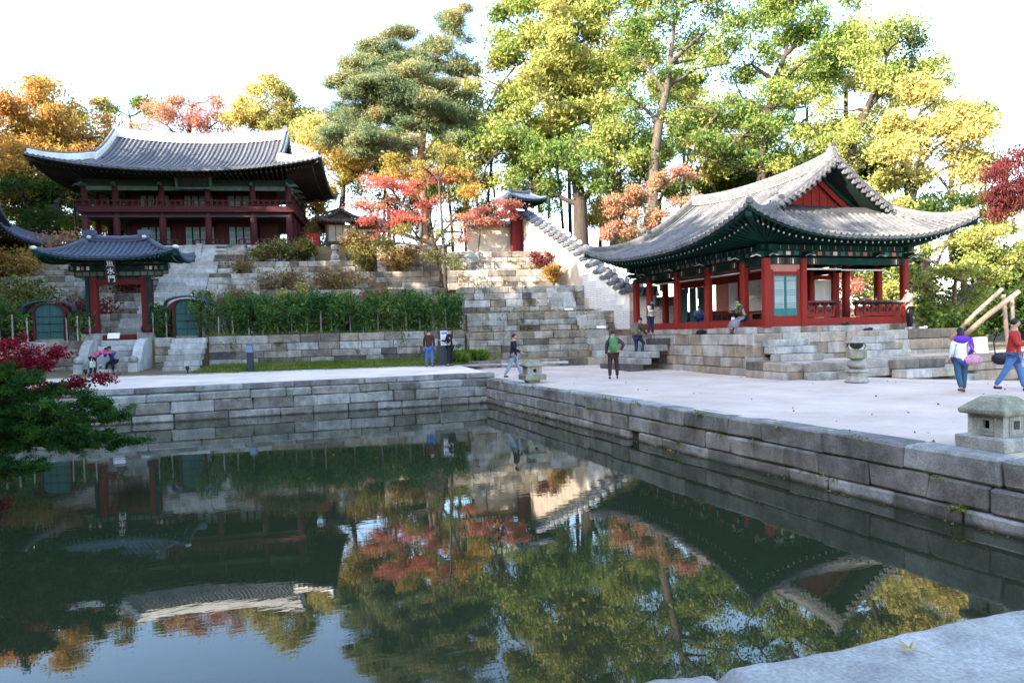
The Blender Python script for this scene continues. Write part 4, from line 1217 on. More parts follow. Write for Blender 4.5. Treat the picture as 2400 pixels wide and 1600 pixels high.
MB().box(cx[0], cx[-1], -HB, HB, 13.6, 13.7).build('ceiling', M['dark_wood'], hall)
# inner rooms on both storeys
YI = -2.2
for (zb, zt) in ((Z0 + 0.15, 10.9), (11.36, 13.3)):
    for k in range(1, 4):
        xa, xb = cx[k], cx[k + 1]
        rcol(hall, xa, YI, zb, zt, 0.16, 'red_old', 10)
        wp = 0.9 if k >= 1 else 0.6
        MB().box(xa + 0.1, xa + wp, YI - 0.03, YI + 0.03, zb, zt).build('red_panel', M['red_old'], hall)
        MB().box(xa + wp, xb - 0.1, YI - 0.05, YI + 0.05, zt - 0.28, zt).build('lintel', M['red_old'], hall)
        tmp = empty('d'); lattice_door(tmp, xa + wp, xb - 0.1, zb, zt - 0.28, YI, 'green', 'paper_green', nv=5, base=0.16, bands=((0.0, 0.3), (0.42, 0.62), (0.8, 1.0)), leaves=4)
        for c in list(tmp.children): ml = c.matrix_basis.copy(); c.parent = hall; c.matrix_basis = ml
        bpy.data.objects.remove(tmp)
    MB().box(cx[4], cx[5] - 1.2, YI - 0.03, YI + 0.03, zb, zt).build('red_panel', M['red_old'], hall)
    MB().box(cx[1], cx[4] + 0.6, 2.28, 2.34, zb, zt).build('back_wall', M['red_old'], hall)
    MB().box(cx[1] - 0.03, cx[1] + 0.03, YI, 2.3, zb, zt).build('side_wall', M['red_old'], hall)
    MB().box(cx[4] + 0.6, cx[4] + 0.66, YI, 2.3, zb, zt).build('side_wall', M['red_old'], hall)
MB().box(cx[0], cx[-1], -HB + 0.1, HB, Z0 - 0.02, Z0 + 0.14).build('lower_floor', M['wood'], hall)
# balustrades
def hrail(p0, p1, z0, zt):
    p0 = Vector(p0); p1 = Vector(p1); d = p1 - p0; Ln = d.length; d.normalize(); n = max(2, int(round(Ln / 0.42)))
    b = MB(); b.bar((p0.x, p0.y, zt), (p1.x, p1.y, zt), 0.08, 0.07); b.build('handrail', M['red_old'], hall)
    b = MB(); b.bar((p0.x, p0.y, z0 + 0.18), (p1.x, p1.y, z0 + 0.18), 0.07, 0.34); b.build('rail_panel', M['red_old'], hall)
    for k in range(n + 1):
        q = p0 + d * (Ln * k / n)
        b = MB(); b.box(q.x - 0.045, q.x + 0.045, q.y - 0.045, q.y + 0.045, z0, zt - 0.16); b.prism([(-0.1, zt - 0.05), (-0.04, zt - 0.2), (0.04, zt - 0.2), (0.1, zt - 0.05)], q.y - 0.04, q.y + 0.04, M=Matrix.Translation((q.x, 0, 0)))
        b.build('baluster', M['red_old'], hall)
    b = MB(); b.bar((p0.x, p0.y, zt - 0.3), (p1.x, p1.y, zt - 0.3), 0.05, 0.05); b.build('mid_rail', M['red_old'], hall)
yo = -HB - 0.36
hrail((cx[0] - 0.36, yo, 0), (cx[-1] + 0.36, yo, 0), 11.36, 12.12)
hrail((cx[-1] + 0.36, yo, 0), (cx[-1] + 0.36, HB, 0), 11.36, 12.12); hrail((cx[0] - 0.36, yo, 0), (cx[0] - 0.36, HB, 0), 11.36, 12.12)
for (xa, xb) in ((cx[1] + 1.3, cx[2] + 1.0), (cx[3] - 1.0, cx[3] + 1.0), (cx[4] - 1.1, cx[5] + 0.3), (cx[0] - 0.3, cx[1] + 0.6)): hrail((xa, -HB - 0.1, 0), (xb, -HB - 0.1, 0), Z0, 9.3)
# name board under the eaves
sb = MB(); sb.box(-1.1, 1.1, -0.05, 0.05, -0.42, 0.42)
sgn = sb.build('name_board', M['black'], hall, loc=(0.55, -HB - 0.75, 13.42), rot=(rad(18), 0, 0))
b = MB()
for (x0, x1, z0, z1) in ((-1.25, 1.25, -0.52, -0.40), (-1.25, 1.25, 0.40, 0.52), (-1.25, -1.1, -0.40, 0.40), (1.1, 1.25, -0.40, 0.40)): b.box(x0, x1, -0.09, 0.04, z0, z1)
b.build('board_frame', M['green_old'], sgn)
text_mesh('樓合宙', 0.62, 'dark_wood', sgn, Matrix.Translation((0, -0.055, 0)) @ Matrix.Rotation(PI / 2, 4, 'X'))
# stone stairs up to the hall
fl = [(37.9, 1.9, 2), (40.6, 2.05, 5), (44.1, 3.4, 5), (47.2, 4.75, 5), (50.1, 6.1, 4), (52.6, 7.15, 5)]
for q, (yf, z0, n) in enumerate(fl[1:]):
    zt = [3.4, 4.75, 6.1, 7.15, 8.66][q]
    nm = ['lowest', 'second', 'third', 'fourth', 'topmost'][q]
    s_ = thing('stone_steps', f'{nm} flight of the stone stairs climbing from the gate to the hall', 'steps', N(-14.9, yf, 0), BN)
    steps(s_, 0, 3.0, 0, z0 - 0.02, n, (zt - z0) / n, 0.29, 'stone_pale', 100 + q)
    stone_run(s_, 3.05, 4.3, split(zt - z0, n, random.Random(q)), z0=z0, lens=(0.6, 1.2), depth=1.0, m='stone_hill', seed=110 + q, core=False, batter=0.25)
s_ = thing('stone_steps', 'short broad flight right of the curved cheek stone before the hall', 'steps', N(-12.6, 52.5, 0), BN); steps(s_, 0, 1.9, 0, 7.13, 4, 0.35, 0.34, 'stone', 120)
ck = thing('cheek_stone', 'curved pale cheek stone of the stairs before the hall', 'cheek stone', N(-13.55, 52.6, 0), BN)
b = MB(); b.prism([(0, 7.1), (1.5, 7.1), (1.5, 8.75), (1.1, 8.72), (0.75, 8.45), (0.5, 8.0), (0.25, 7.6), (0, 7.5)], 0, 0.42, M=Matrix.Rotation(PI / 2, 4, 'Z'))
me = b.mesh('cheek_block'); fix_normals(me); obj('cheek_block', me, M['stone_pale'], ck)

# ---------------------------------------------------------------- the gate and its side doors
gate = thing('gate', 'small red and green gate with dark blue tiled roof and name board, atop the stairs', 'gate', N(-13.9, 38.9, 0), BN)
gr = Roof(gate, 3.25, 1.65, 5.98, 6.92, 1.45, 1.0, lift=0.42, sag=0.05, pitch=0.25, tile='tile_blue', pan='tile_pan', soffit='green_dark', k=0.55)
gr.slopes(0.08); gr.rows(('f-', 's-', 's+'), seed=5)
gr.ridges('tile_blue', w=0.26, h=0.3, hip_h=0.22, top='tile_blue', courses=2)
gr.rafters(1.9, 0.5, 6.0, 'green', 'lime_cap', r=0.05, step=0.26, sides=('f-', 's-', 's+'), drop=0.12)
for x in (-1.3, 1.3):
    b = MB(); b.ball((x, 0, 7.16), 0.22, 0.16, 0.14, 10, 6); b.build('lime_cap', M['lime_cap'], gate)
    b = MB(); b.box(x - 0.3 - (0.2 if x < 0 else -0.2) * 0, x + 0.3, -0.13, 0.13, 7.2, 7.5); b.build('ridge_ornament', M['tile_blue'], gate)
for sx in (-1, 1):
    b = MB(); b.ball((sx * 3.2, -1.6, 6.45), 0.16, 0.14, 0.1, 10, 6); b.build('lime_cap', M['lime_cap'], gate)
for sx in (-1, 1):
    MB().box(sx * 1.2 - 0.16, sx * 1.2 + 0.16, -0.16, 0.16, 2.3, 5.75).build('post', M['red_gate'], gate)
    x0 = min(sx * 1.37, sx * 1.5); x1 = max(sx * 1.37, sx * 1.5)
    o = MB().box(x0, x1, -0.32, 0.32, 2.5, 5.2).build('side_board', M['red_old'], gate)
    b = MB(); b.box(x0 - 0.004, x1 + 0.004, -0.33, -0.25, 2.52, 5.18); b.build('side_board_edge', M['green'], o)
    b = MB(); b.prism([(-0.42, 1.92), (0.42, 1.92), (0.42, 2.3), (-0.42, 2.3)], -0.5, 0.5, M=Matrix.Translation((sx * 1.3, 0, 0))); b.build('post_footing', M['stone_pale'], gate)
    b = MB(); b.lathe([(0.22, 0), (0.3, 0.1), (0.28, 0.3), (0.12, 0.42), (0.02, 0.44)], 12); b.build('drum_stone', M['red_old'], gate, loc=(sx * 1.36, -0.42, 2.3))
MB().box(-1.1, 1.1, -0.1, 0.1, 1.95, 2.22).build('threshold', M['red_gate'], gate)
MB().box(-1.1, 1.1, -0.12, 0.12, 4.75, 5.02).build('lintel', M['red_gate'], gate)
MB().box(-1.55, 1.55, -0.14, 0.14, 5.02, 5.10).build('lintel_edge', M['green'], gate)
o = MB().box(-2.05, 2.05, -0.2, 0.2, 5.16, 5.42).build('panel_band', M['red_old'], gate)
for q in range(12):
    x = -1.95 + 3.9 * q / 11.5
    MB().box(x, x + 0.27, -0.215, -0.2, 5.2, 5.38).build('painted_square', M['green_old'], o)
o = MB().box(-2.3, 2.3, -0.19, 0.19, 5.44, 5.72).build('tie_beam', M['green'], gate)
for (x, c) in ((-1.9, 'lime_cap'), (-1.7, 'red_panel'), (-1.45, 'lime_cap'), (1.3, 'red_panel'), (1.5, 'lime_cap'), (1.75, 'red_panel'), (-2.2, 'green_old'), (2.05, 'green_old')):
    MB().box(x, x + 0.13, -0.197, 0.0, 5.49, 5.67).build('painted_band', M[c], o)
MB().box(-2.2, 2.2, -0.6, 0.6, 5.74, 5.86).build('bracket_board', M['green_dark'], gate)
for q in range(9):
    x = -2.0 + 4.0 * q / 8
    bracket(gate, (x, -0.25, 5.74), (0, -1, 0), 'green', 'red_panel', 0.42)
for sx in (-1, 1): bracket(gate, (sx * 1.45, -0.05, 5.0), (sx, 0, 0), 'green_old', 'lime_cap', 0.5)
nb = MB().box(-0.19, 0.19, -0.03, 0.03, -0.62, 0.62).build('name_board', M['black'], gate, loc=(0.02, -1.1, 5.33), rot=(rad(12), 0, 0))
b = MB()
for (x0, x1, z0, z1) in ((-0.24, -0.19, -0.67, 0.67), (0.19, 0.24, -0.67, 0.67), (-0.19, 0.19, 0.62, 0.67), (-0.19, 0.19, -0.67, -0.62)): b.box(x0, x1, -0.05, 0.03, z0, z1)
b.build('board_frame', M['dark_wood'], nb)
for ch, z in (('魚', 0.38), ('水', 0.0), ('門', -0.38)):
    text_mesh(ch, 0.36, 'white', nb, Matrix.Translation((0, -0.034, z)) @ Matrix.Rotation(PI / 2, 4, 'X'))
def arch_door(label, x0, x1, zt):
    g = thing('arched_door', label, 'door', N((x0 + x1) / 2, 38.4, 0), BN)
    w = (x1 - x0) / 2 - 0.16; zb = 1.98
    zs = zt - 0.55
    for sx in (-1, 1):
        xa = sx * w; o = MB().box(min(xa, xa + sx * 0.13), max(xa, xa + sx * 0.13), -0.12, 0.12, zb, zs).build('jamb', M['red_old'], g)
        MB().box(min(xa, xa + sx * 0.25) - 0.03, max(xa, xa + sx * 0.25) + 0.03, -0.2, 0.2, zb - 0.12, zb).build('footing', M['stone_hill'], g)
    # two leaves with arched tops
    for sx in (-1, 1):
        pts = [(0.01 * sx, zb + 0.1), (sx * (w - 0.01), zb + 0.1)] + [(sx * (w - 0.01) * math.cos(a), zs - 0.02 + 0.42 * math.sin(a)) for a in np.linspace(0, PI / 2 * 0.99, 7)]
        if sx < 0: pts = pts[::-1]
        b = MB(); b.prism(pts, -0.03, 0.03); me = b.mesh('door_leaf'); fix_normals(me); d = obj('door_leaf', me, M['teal_old'], g)
        b = MB()
        for z in (zb + 0.45, zb + 0.85, zb + 1.2): b.box(min(0.03 * sx, sx * (w - 0.04)), max(0.03 * sx, sx * (w - 0.04)), -0.045, -0.03, z - 0.02, z + 0.02)
        b.ball((sx * 0.06, -0.05, zb + 0.85), 0.05, 0.03, 0.05, 8, 6); b.build('door_fitting', M['iron'], d)
    MB().box(-w, w, -0.1, 0.1, zb - 0.06, zb + 0.1).build('door_sill', M['stone_hill'], g)
    # arched hood and tiled cap
    arc = [(math.cos(a) * (w + 0.32), zs - 0.08 + 0.5 * math.sin(a)) for a in np.linspace(PI * 0.98, PI * 0.02, 13)]
    inn = [(math.cos(a) * (w + 0.0), zs - 0.05 + 0.44 * math.sin(a)) for a in np.linspace(PI * 0.02, PI * 0.98, 13)]
    b = MB(); n = len(arc)
    for i in range(n - 1):
        p, q = arc[i], arc[i + 1]; p2, q2 = inn[n - 1 - i], inn[n - 2 - i]
        b.add([(p[0], -0.15, p[1]), (q[0], -0.15, q[1]), (q2[0], -0.15, q2[1]), (p2[0], -0.15, p2[1]), (p[0], 0.15, p[1]), (q[0], 0.15, q[1]), (q2[0], 0.15, q2[1]), (p2[0], 0.15, p2[1])], [(0, 3, 2, 1), (4, 5, 6, 7), (0, 1, 5, 4), (3, 7, 6, 2)])
    b.build('arched_hood', M['red_old'], g)
    V = []; b = MB()
    out = [(math.cos(a) * (w + 0.5), zs - 0.10 + 0.62 * max(0, math.sin(a)) ** 0.8) for a in np.linspace(PI, 0, 13)]
    out = [(x, z + 0.12 * (abs(x) / (w + 0.5)) ** 4) for x, z in out]
    for i in range(12):
        p, q = out[i], out[i + 1]
        b.add([(p[0], -0.26, p[1]), (q[0], -0.26, q[1]), (q[0], 0.26, q[1]), (p[0], 0.26, p[1]), (p[0], -0.26, p[1] + 0.07), (q[0], -0.26, q[1] + 0.07), (q[0], 0.26, q[1] + 0.07), (p[0], 0.26, p[1] + 0.07)], [(0, 1, 2, 3), (7, 6, 5, 4), (0, 4, 5, 1), (3, 2, 6, 7)])
    b.build('cap', M['tile_blue'], g)
arch_door('arched teal door with red hood left of the gate', -17.8, -16.2, 3.98)
arch_door('arched teal door with red hood right of the gate, at the hedge end', -11.3, -9.9, 4.08)
# gate stairs with curved cheek stones
gs = thing('gate_stairs', 'broad granite stairs below the gate, flanked by curved cheek stones', 'stairs', N(-14.9, 35.8, 0), BN)
steps(gs, 0.45, 2.35, 0, 0.32, 6, 0.27, 0.36, 'stone_pale', 131)
me = stone_mesh(3.0, 0.12, 0.9, random.Random(1)); obj('bottom_slab', me, M['stone_pale'], gs, loc=(-0.1, -0.5, 0.30))
for x in (0.0, 2.37):
    prof = [(0.35, 0.35), (2.3, 0.35), (2.3, 2.0), (1.75, 2.0), (1.35, 1.9), (1.0, 1.65), (0.75, 1.3), (0.6, 0.95), (0.35, 0.85)]
    b = MB(); b.prism(prof, -0.42, 0.0, M=Matrix.Rotation(PI / 2, 4, 'Z')); me = b.mesh('cheek_stone'); fix_normals(me); obj('cheek_stone', me, M['stone_pale'], gs, loc=(x, -0.3, 0))
    b = MB(); b.box(0.02, 0.4, -0.25, 0.08, 0.35, 0.85); o = b.build('newel', M['stone_pale'], gs, loc=(x, 0, 0))
    b = MB(); b.lathe([(0.12, 0.85), (0.2, 0.92), (0.21, 1.05), (0.16, 1.15), (0.02, 1.2)], 14); b.build('newel_cap', M['stone_pale'], o, True, loc=(0.21, -0.09, 0))
st = thing('stone_steps', 'plain granite stairs right of the gate stairs', 'steps', N(-11.05, 35.6, 0), BN); steps(st, 0, 1.6, 0, 0.33, 6, 0.27, 0.33, 'stone_pale', 132)
st = thing('stone_steps', 'plain granite stairs left of the gate stairs, half hidden by leaves', 'steps', N(-18.4, 35.8, 0), BN); steps(st, 0, 1.6, 0, 0.30, 6, 0.27, 0.33, 'stone', 133)
# ---------------------------------------------------------------- small house behind the hall, upper gate, roof at far left
house = thing('house', 'small plastered house with tiled gable roof behind the red maple', 'house', N(-4.35, 63.2, 0), BN - PI / 2)
# local x points to the viewer (south), local y to the east
hs = Roof(house, 3.6, 2.0, 11.35, 12.25, 2.9, 0.28, lift=0.25, sag=0.06, pitch=0.24, tile='tile_old', pan='tile_pan', soffit='wood')
hs.slopes(0.1); hs.rows(('s+', 'f-', 'f+')); hs.ridges('tile_old', w=0.2, h=0.2, hip_h=0.16, top='tile_old', courses=2)
hs.rafters(2.6, 1.2, 11.2, 'wood', 'lime_cap', r=0.05, step=0.3, sides=('s+', 'f-'), fly=False)
hs.gable(1, 'plaster', 'wood', 5, inset=0.4, tiles=True, m_edge='wood')
for (x, y) in ((2.6, -1.25), (2.6, 1.25), (-2.6, -1.25), (-2.6, 1.25), (2.6, 3.0), (0.2, 3.0)): column(house, x, y, 8.6, 11.25, 0.2, 'wood')
MB().box(2.5, 2.56, -1.15, 1.15, 9.75, 11.1).build('wall_panel', M['plaster'], house)
for k in range(4):
    y = -1.1 + 0.57 * k; MB().box(2.57, 2.6, y, y + 0.05, 9.75, 11.1).build('wall_post', M['wood'], house)
MB().box(2.5, 2.62, -1.15, 1.15, 9.55, 9.75).build('wall_rail', M['wood'], house); MB().box(2.44, 2.5, -1.15, 1.15, 8.6, 9.55).build('lower_wall', M['wood'], house)
MB().box(-2.6, 2.5, -1.28, -1.2, 8.6, 11.1).build('side_wall', M['clay'], house); MB().box(-2.6, 2.5, 1.2, 1.28, 8.6, 11.1).build('side_wall', M['plaster'], house)
# wing on the right
MB().box(0.2, 2.3, 1.3, 3.1, 8.6, 11.0).build('wing_wall', M['plaster'], house)
MB().box(2.31, 2.36, 1.9, 2.7, 8.9, 10.6).build('wing_door', M['dark_wood'], house); MB().box(2.31, 2.4, 1.3, 3.1, 10.75, 10.98).build('wing_beam', M['wood'], house)
b = MB(); b.prism([(-1.6, 11.0), (3.0, 11.0), (3.05, 11.12), (0.8, 11.9), (-1.6, 11.2)], 1.25, 3.5); b.build('wing_roof', M['tile'], house)
rd = thing('red_door', 'low red plank door left of the small house', 'door', N(-6.35, 57.0, 0), BN)
MB().box(-0.5, 0.5, -0.06, 0.0, 8.4, 9.9).build('door_leaf', M['red'], rd)
for x in (-0.62, 0.5): MB().box(x, x + 0.12, -0.08, 0.04, 8.4, 10.05).build('door_post', M['red_old'], rd)
b = MB(); b.box(-0.3, 0.3, -0.075, -0.06, 9.25, 9.33); b.box(-0.04, 0.04, -0.076, -0.06, 9.0, 9.6); b.build('door_brace', M['red_panel'], rd)

ug = thing('upper_gate', 'narrow red gate with tiled roof at the top of the terraces', 'gate', N(8.75, 50.0, 0), BN + rad(24))
ur = Roof(ug, 1.55, 1.2, 11.05, 11.62, 0.9, 1.0, lift=0.22, sag=0.03, pitch=0.22, tile='tile_blue', pan='tile_pan', soffit='green_dark', k=0.6)
ur.slopes(0.08); ur.rows(('f-', 's-', 's+')); ur.ridges('tile_blue', w=0.22, h=0.22, hip_h=0.18, top='tile_blue', courses=2)
ur.rafters(0.9, 0.3, 11.0, 'green', 'lime_cap', r=0.045, step=0.26, sides=('f-', 's-', 's+'), fly=False, drop=0.1)
for sx in (-1, 1): MB().box(sx * 0.62 - 0.13, sx * 0.62 + 0.13, -0.13, 0.13, 7.4, 10.9).build('post', M['red_gate'], ug)
MB().box(-0.5, -0.01, -0.05, 0.05, 7.55, 10.1).build('door_leaf', M['red_gate'], ug); MB().box(0.01, 0.5, -0.05, 0.05, 7.55, 10.1).build('door_leaf', M['red_gate'], ug)
MB().box(-0.5, 0.5, -0.1, 0.1, 10.1, 10.4).build('lintel', M['red_gate'], ug); MB().box(-1.0, 1.0, -0.14, 0.14, 10.55, 10.85).build('tie_beam', M['green'], ug)
MB().box(-0.6, 0.6, -0.3, 0.3, 7.2, 7.5).build('threshold', M['stone_hill'], ug)
for x in (-0.6, 0.0, 0.6): bracket(ug, (x, -0.15, 10.86), (0, -1, 0), 'green', 'lime_cap', 0.4)

fh = thing('hall', 'dark roof corner of another hall at the left picture edge', 'hall', N(-29.5, 50.5, 0), BN)
fr = Roof(fh, 6.3, 4.2, 8.55, 11.4, 4.0, 0.5, lift=0.75, sag=0.2, pitch=0.33, tile='tile_blue', pan='tile_pan', soffit='dark_wood')
fr.slopes(0.12); fr.rows(('f-', 's+')); fr.ridges('tile_blue', w=0.3, h=0.4, hip_h=0.3, top='tile_blue', courses=2)
fr.rafters(4.5, 2.6, 8.5, 'dark_wood', 'green_old', r=0.06, step=0.4, sides=('f-', 's+'), fly=False)
for (x, y) in ((4.4, -2.5), (1.5, -2.5), (-1.5, -2.5), (4.4, 2.5)): column(fh, x, y, 5.6, 8.5, 0.3, 'red_old')
MB().box(-4.4, 4.3, -2.4, 2.4, 5.6, 8.4).build('wall', M['red_old'], fh)

# ---------------------------------------------------------------- tiled wall climbing between terraces and pavilion
def brick_mat():
    nt = NT('lime_jointed_brick')
    b = nt.n('ShaderNodeBsdfPrincipled'); nt.l(b, 0, nt.out, 0); b.inputs['Roughness'].default_value = 0.9
    tc = nt.n('ShaderNodeTexCoord'); mp = nt.n('ShaderNodeMapping'); mp.inputs['Rotation'].default_value = (PI / 2, 0, 0); nt.l(tc, 'Object', mp, 0)
    br = nt.n('ShaderNodeTexBrick'); nt.l(mp, 0, br, 'Vector')
    br.inputs['Color1'].default_value = (0.66, 0.64, 0.61, 1); br.inputs['Color2'].default_value = (0.58, 0.56, 0.54, 1); br.inputs['Mortar'].default_value = (0.30, 0.29, 0.30, 1)
    br.inputs['Scale'].default_value = 1.0; br.inputs['Brick Width'].default_value = 0.6; br.inputs['Row Height'].default_value = 0.11; br.inputs['Mortar Size'].default_value = 0.016
    nt.l(br, 'Color', b, 'Base Color')
    bp = nt.n('ShaderNodeBump', i_Strength=0.6, i_Distance=0.02); nt.l(br, 'Fac', bp, 'Height'); bp.invert = True; nt.l(bp, 0, b, 'Normal')
    return nt.m
M['brick'] = brick_mat()
hw = thing('tiled_wall', 'stepped plastered wall with tiled caps climbing the slope to the upper gate', 'wall', (0, 0, 0), 0)
def cap_mesh(Lc, tiles=True):
    """little gabled tile roof, along x from 0 to Lc"""
    b = MB(); hw_ = 0.42
    b.prism([(-hw_, 0), (hw_, 0), (hw_, 0.05), (0, 0.36), (-hw_, 0.05)], 0, Lc, M=Matrix.Rotation(-PI / 2, 4, 'Z'))
    n = max(3, int(Lc / 0.23))
    for k in range(n):
        x = (k + 0.5) * Lc / n
        for sy in (-1, 1):
            V, F = half_tube([Vector((x, sy * (hw_ + 0.05), 0.06)), Vector((x, sy * 0.05, 0.38))], Vector((1, 0, 0)), 0.062, n=4)
            b.add(V, F)
    V, F = sweep([(0, 0, 0.32), (Lc / 2, 0, 0.32), (Lc, 0, 0.32)], lambda t: ridge_profile(0.22, 0.2, 2)); b.add(V, F)
    return b.mesh('tile_cap')
ks = [(37.0, 3.75), (38.3, 4.35), (39.6, 5.1), (41.0, 6.0), (42.3, 6.75), (43.6, 7.4), (44.9, 8.0), (46.2, 8.65), (47.5, 9.25), (48.6, 9.75), (49.6, 10.1)]
_k2 = []
for (a, za), (c, zc_) in zip(ks[:-1], ks[1:]):
    _k2 += [(a, za), ((a + c) / 2, (za + zc_) / 2)]
ks = _k2 + [ks[-1]]
for i, ((y0, zt), (y1, _)) in enumerate(zip(ks[:-1], ks[1:])):
    A_ = N(hillwall_x(y0), y0, 0); B_ = N(hillwall_x(y1), y1, 0)
    d = (B_ - A_); Ln = d.length; ang = math.atan2(d.y, d.x)
    zb = max(0.2, zt - 4.2) if y0 < 41 else zt - 3.2
    T = Matrix.Translation(A_) @ Matrix.Rotation(ang, 4, 'Z')
    def wb(name, z0, z1, m, t):
        b = MB(); b.box(-0.02, Ln + 0.02 - 0.001 * i, -t, t, z0, z1); return obj(name, b.mesh(name), M[m], hw, mw=T)
    if y0 < 41.5:
        wb('brick_panel', zb + 0.9, zt - 0.9, 'brick', 0.28); wb('plaster_band', zt - 0.9, zt, 'lime', 0.285); wb('plinth', zb - 0.5, zb + 0.9, 'plaster', 0.32)
    else:
        wb('plaster_panel', zb, zt, 'plaster', 0.28)
        if i < 10: wb('plinth', zb - 0.6, zb + 0.5, 'stone_hill', 0.32)
    me = cap_mesh(Ln + 0.22); obj('tile_cap', me, M['tile' if i < 15 else 'tile_blue'], hw, mw=Matrix.Translation(A_ + Vector((0, 0, zt))) @ Matrix.Rotation(ang, 4, 'Z'))
    b = MB(); b.lathe([(0.02, -0.05), (0.15, -0.04), (0.15, 0.05), (0.02, 0.06)], 12)
    obj('cap_end', b.mesh('cap_end'), M['lime_cap'], hw, mw=Matrix.Translation(A_ + Vector((0, 0, zt + 0.42))) @ Matrix.Rotation(ang, 4, 'Z') @ Matrix.Rotation(-PI / 2, 4, 'Y'))
# the lower run that ends behind the pavilion, three dark steps down, with a red post
lw = thing('tiled_wall', 'short white brick wall with dark tiled steps beside the pavilion corner', 'wall', (0, 0, 0), 0)
pts = [((12.75, 36.9), (13.6, 36.3), 3.55), ((13.6, 36.3), (14.4, 35.7), 2.95), ((14.4, 35.7), (15.1, 35.2), 2.1)]
for i, (a, c, zt) in enumerate(pts):
    A_ = N(a[0], a[1], 0); B_ = N(c[0], c[1], 0); d = B_ - A_; Ln = d.length; ang = math.atan2(d.y, d.x)
    b = MB(); b.box(0, Ln, -0.25 + 0.004 * i, 0.25 - 0.004 * i, 0.3, zt); obj('brick_panel', b.mesh('brick_panel'), M['brick'], lw, mw=Matrix.Translation(A_) @ Matrix.Rotation(ang, 4, 'Z'))
    obj('tile_cap', cap_mesh(Ln + 0.1), M['tile'], lw, mw=Matrix.Translation(A_ + Vector((0, 0, zt))) @ Matrix.Rotation(ang, 4, 'Z'))
    b = MB(); b.lathe([(0.02, -0.05), (0.15, -0.04), (0.15, 0.05), (0.02, 0.06)], 12)
    obj('cap_end', b.mesh('cap_end'), M['lime_cap'], lw, mw=Matrix.Translation(A_ + Vector((0, 0, zt + 0.42))) @ Matrix.Rotation(ang, 4, 'Z') @ Matrix.Rotation(-PI / 2, 4, 'Y'))
# long low wall left of the upper gate
uw = thing('plaster_wall', 'low plastered wall with dark tiles left of the upper gate', 'wall', N(5.0, 50.4, 0), BN + rad(4))
MB().box(0, 3.2, -0.2, 0.2, 7.0, 9.3).build('plaster_panel', M['plaster'], uw); o = obj('tile_cap', cap_mesh(3.3), M['tile'], uw, loc=(-0.05, 0, 9.3))

# ---------------------------------------------------------------- stone lanterns, sundial, small furniture
def lantern(label, loc, s, foot):
    t = thing('stone_lantern', label, 'lantern', loc, 0.0)
    z = 0.0
    R = random.Random(4)
    if foot:
        me = stone_mesh(0.42 * s, 0.10, 0.42 * s, R); obj('foot', me, M['stone_lantern'], t, loc=(-0.21 * s, -0.21 * s, -0.02)); z = 0.08
    me = stone_mesh(0.74 * s, 0.19, 0.74 * s, R, 0.02, 0.008); obj('base_slab', me, M['stone_lantern'], t, loc=(-0.37 * s, -0.37 * s, z - (0 if foot else 0.02))); z += 0.165
    w = 0.255 * s; h = 0.30
    # hollow light box with four square openings
    b = MB(); o = 0.06
    zc = z + h * 0.55
    for k in range(4):
        Mx = Matrix.Rotation(PI / 2 * k, 4, 'Z')
        e0 = -w if k % 2 == 0 else -w + 0.09; b.box(e0, -e0, -w, -w + 0.09, z, zc - o, M=Mx); b.box(e0, -e0, -w, -w + 0.09, zc + o, z + h, M=Mx)
        b.box(e0, -o, -w, -w + 0.09, zc - o, zc + o, M=Mx); b.box(o, -e0, -w, -w + 0.09, zc - o, zc + o, M=Mx)
    lb = b.build('light_box', M['stone_lantern'], t)
    b = MB()
    for k in range(4):
        Mx = Matrix.Rotation(PI / 2 * k, 4, 'Z')
        for q, pr_ in ((0.105, 0.008), (0.15, 0.012)):
            for (x0, x1, z0, z1) in ((-q, q, zc - q + 0.01, zc - q + 0.025), (-q, q, zc + q - 0.045, zc + q - 0.03), (-q, -q + 0.015, zc - q + 0.025, zc + q - 0.045), (q - 0.015, q, zc - q + 0.025, zc + q - 0.045)):
                b.box(x0, x1, -w - pr_, -w + 0.01, max(z0, z + 0.02), min(z1, z + h - 0.02), M=Mx)
    b.build('opening_frame', M['stone_lantern'], lb)
    MB().box(-w + 0.12, w - 0.12, -w + 0.12, w - 0.12, z, z + h).build('inside_shade_block', M['black'], lb)  # black block stands in for the shade inside the light box
    z += h
    b = MB(); a = 0.34 * s
    b.lathe([(a * 1.36, z), (a * 1.42, z + 0.03), (a * 1.42, z + 0.075), (a * 0.66, z + 0.235), (a * 0.62, z + 0.242)], 4, ph=PI / 4); me = b.mesh('cap'); 
    oc = obj('cap', me, M['stone_lantern'], t); md = oc.modifiers.new('bev', 'BEVEL'); md.width = 0.012; md.segments = 2
    return t
lantern('squat stone lantern near the right picture edge, on the pond wall', (9.55, 7.02, 0.0), 1.0, False)
lantern('small stone lantern beside the walking man at the pond corner', (8.95, 23.45, 0.02), 1.05, True)
sd = thing('sundial', 'bronze bowl sundial on a carved stone pedestal before the pavilion', 'sundial', (16.9, 16.8, 0.0), rad(10))
b = MB(); b.lathe([(0.34, 0), (0.36, 0.03), (0.33, 0.06), (0.25, 0.16), (0.27, 0.27), (0.34, 0.33), (0.32, 0.38), (0.16, 0.41)], 8); b.build('foot', M['stone_lantern'], sd)
b = MB(); b.lathe([(0.17, 0.40), (0.27, 0.48), (0.28, 0.56), (0.2, 0.63), (0.15, 0.68)], 16); b.build('lotus_drum', M['stone_lantern'], sd, True)
b = MB(); b.lathe([(0.15, 0.67), (0.2, 0.70), (0.285, 0.735), (0.285, 0.96), (0.26, 0.975)], 8); b.build('top_block', M['stone_lantern'], sd)
b = MB()
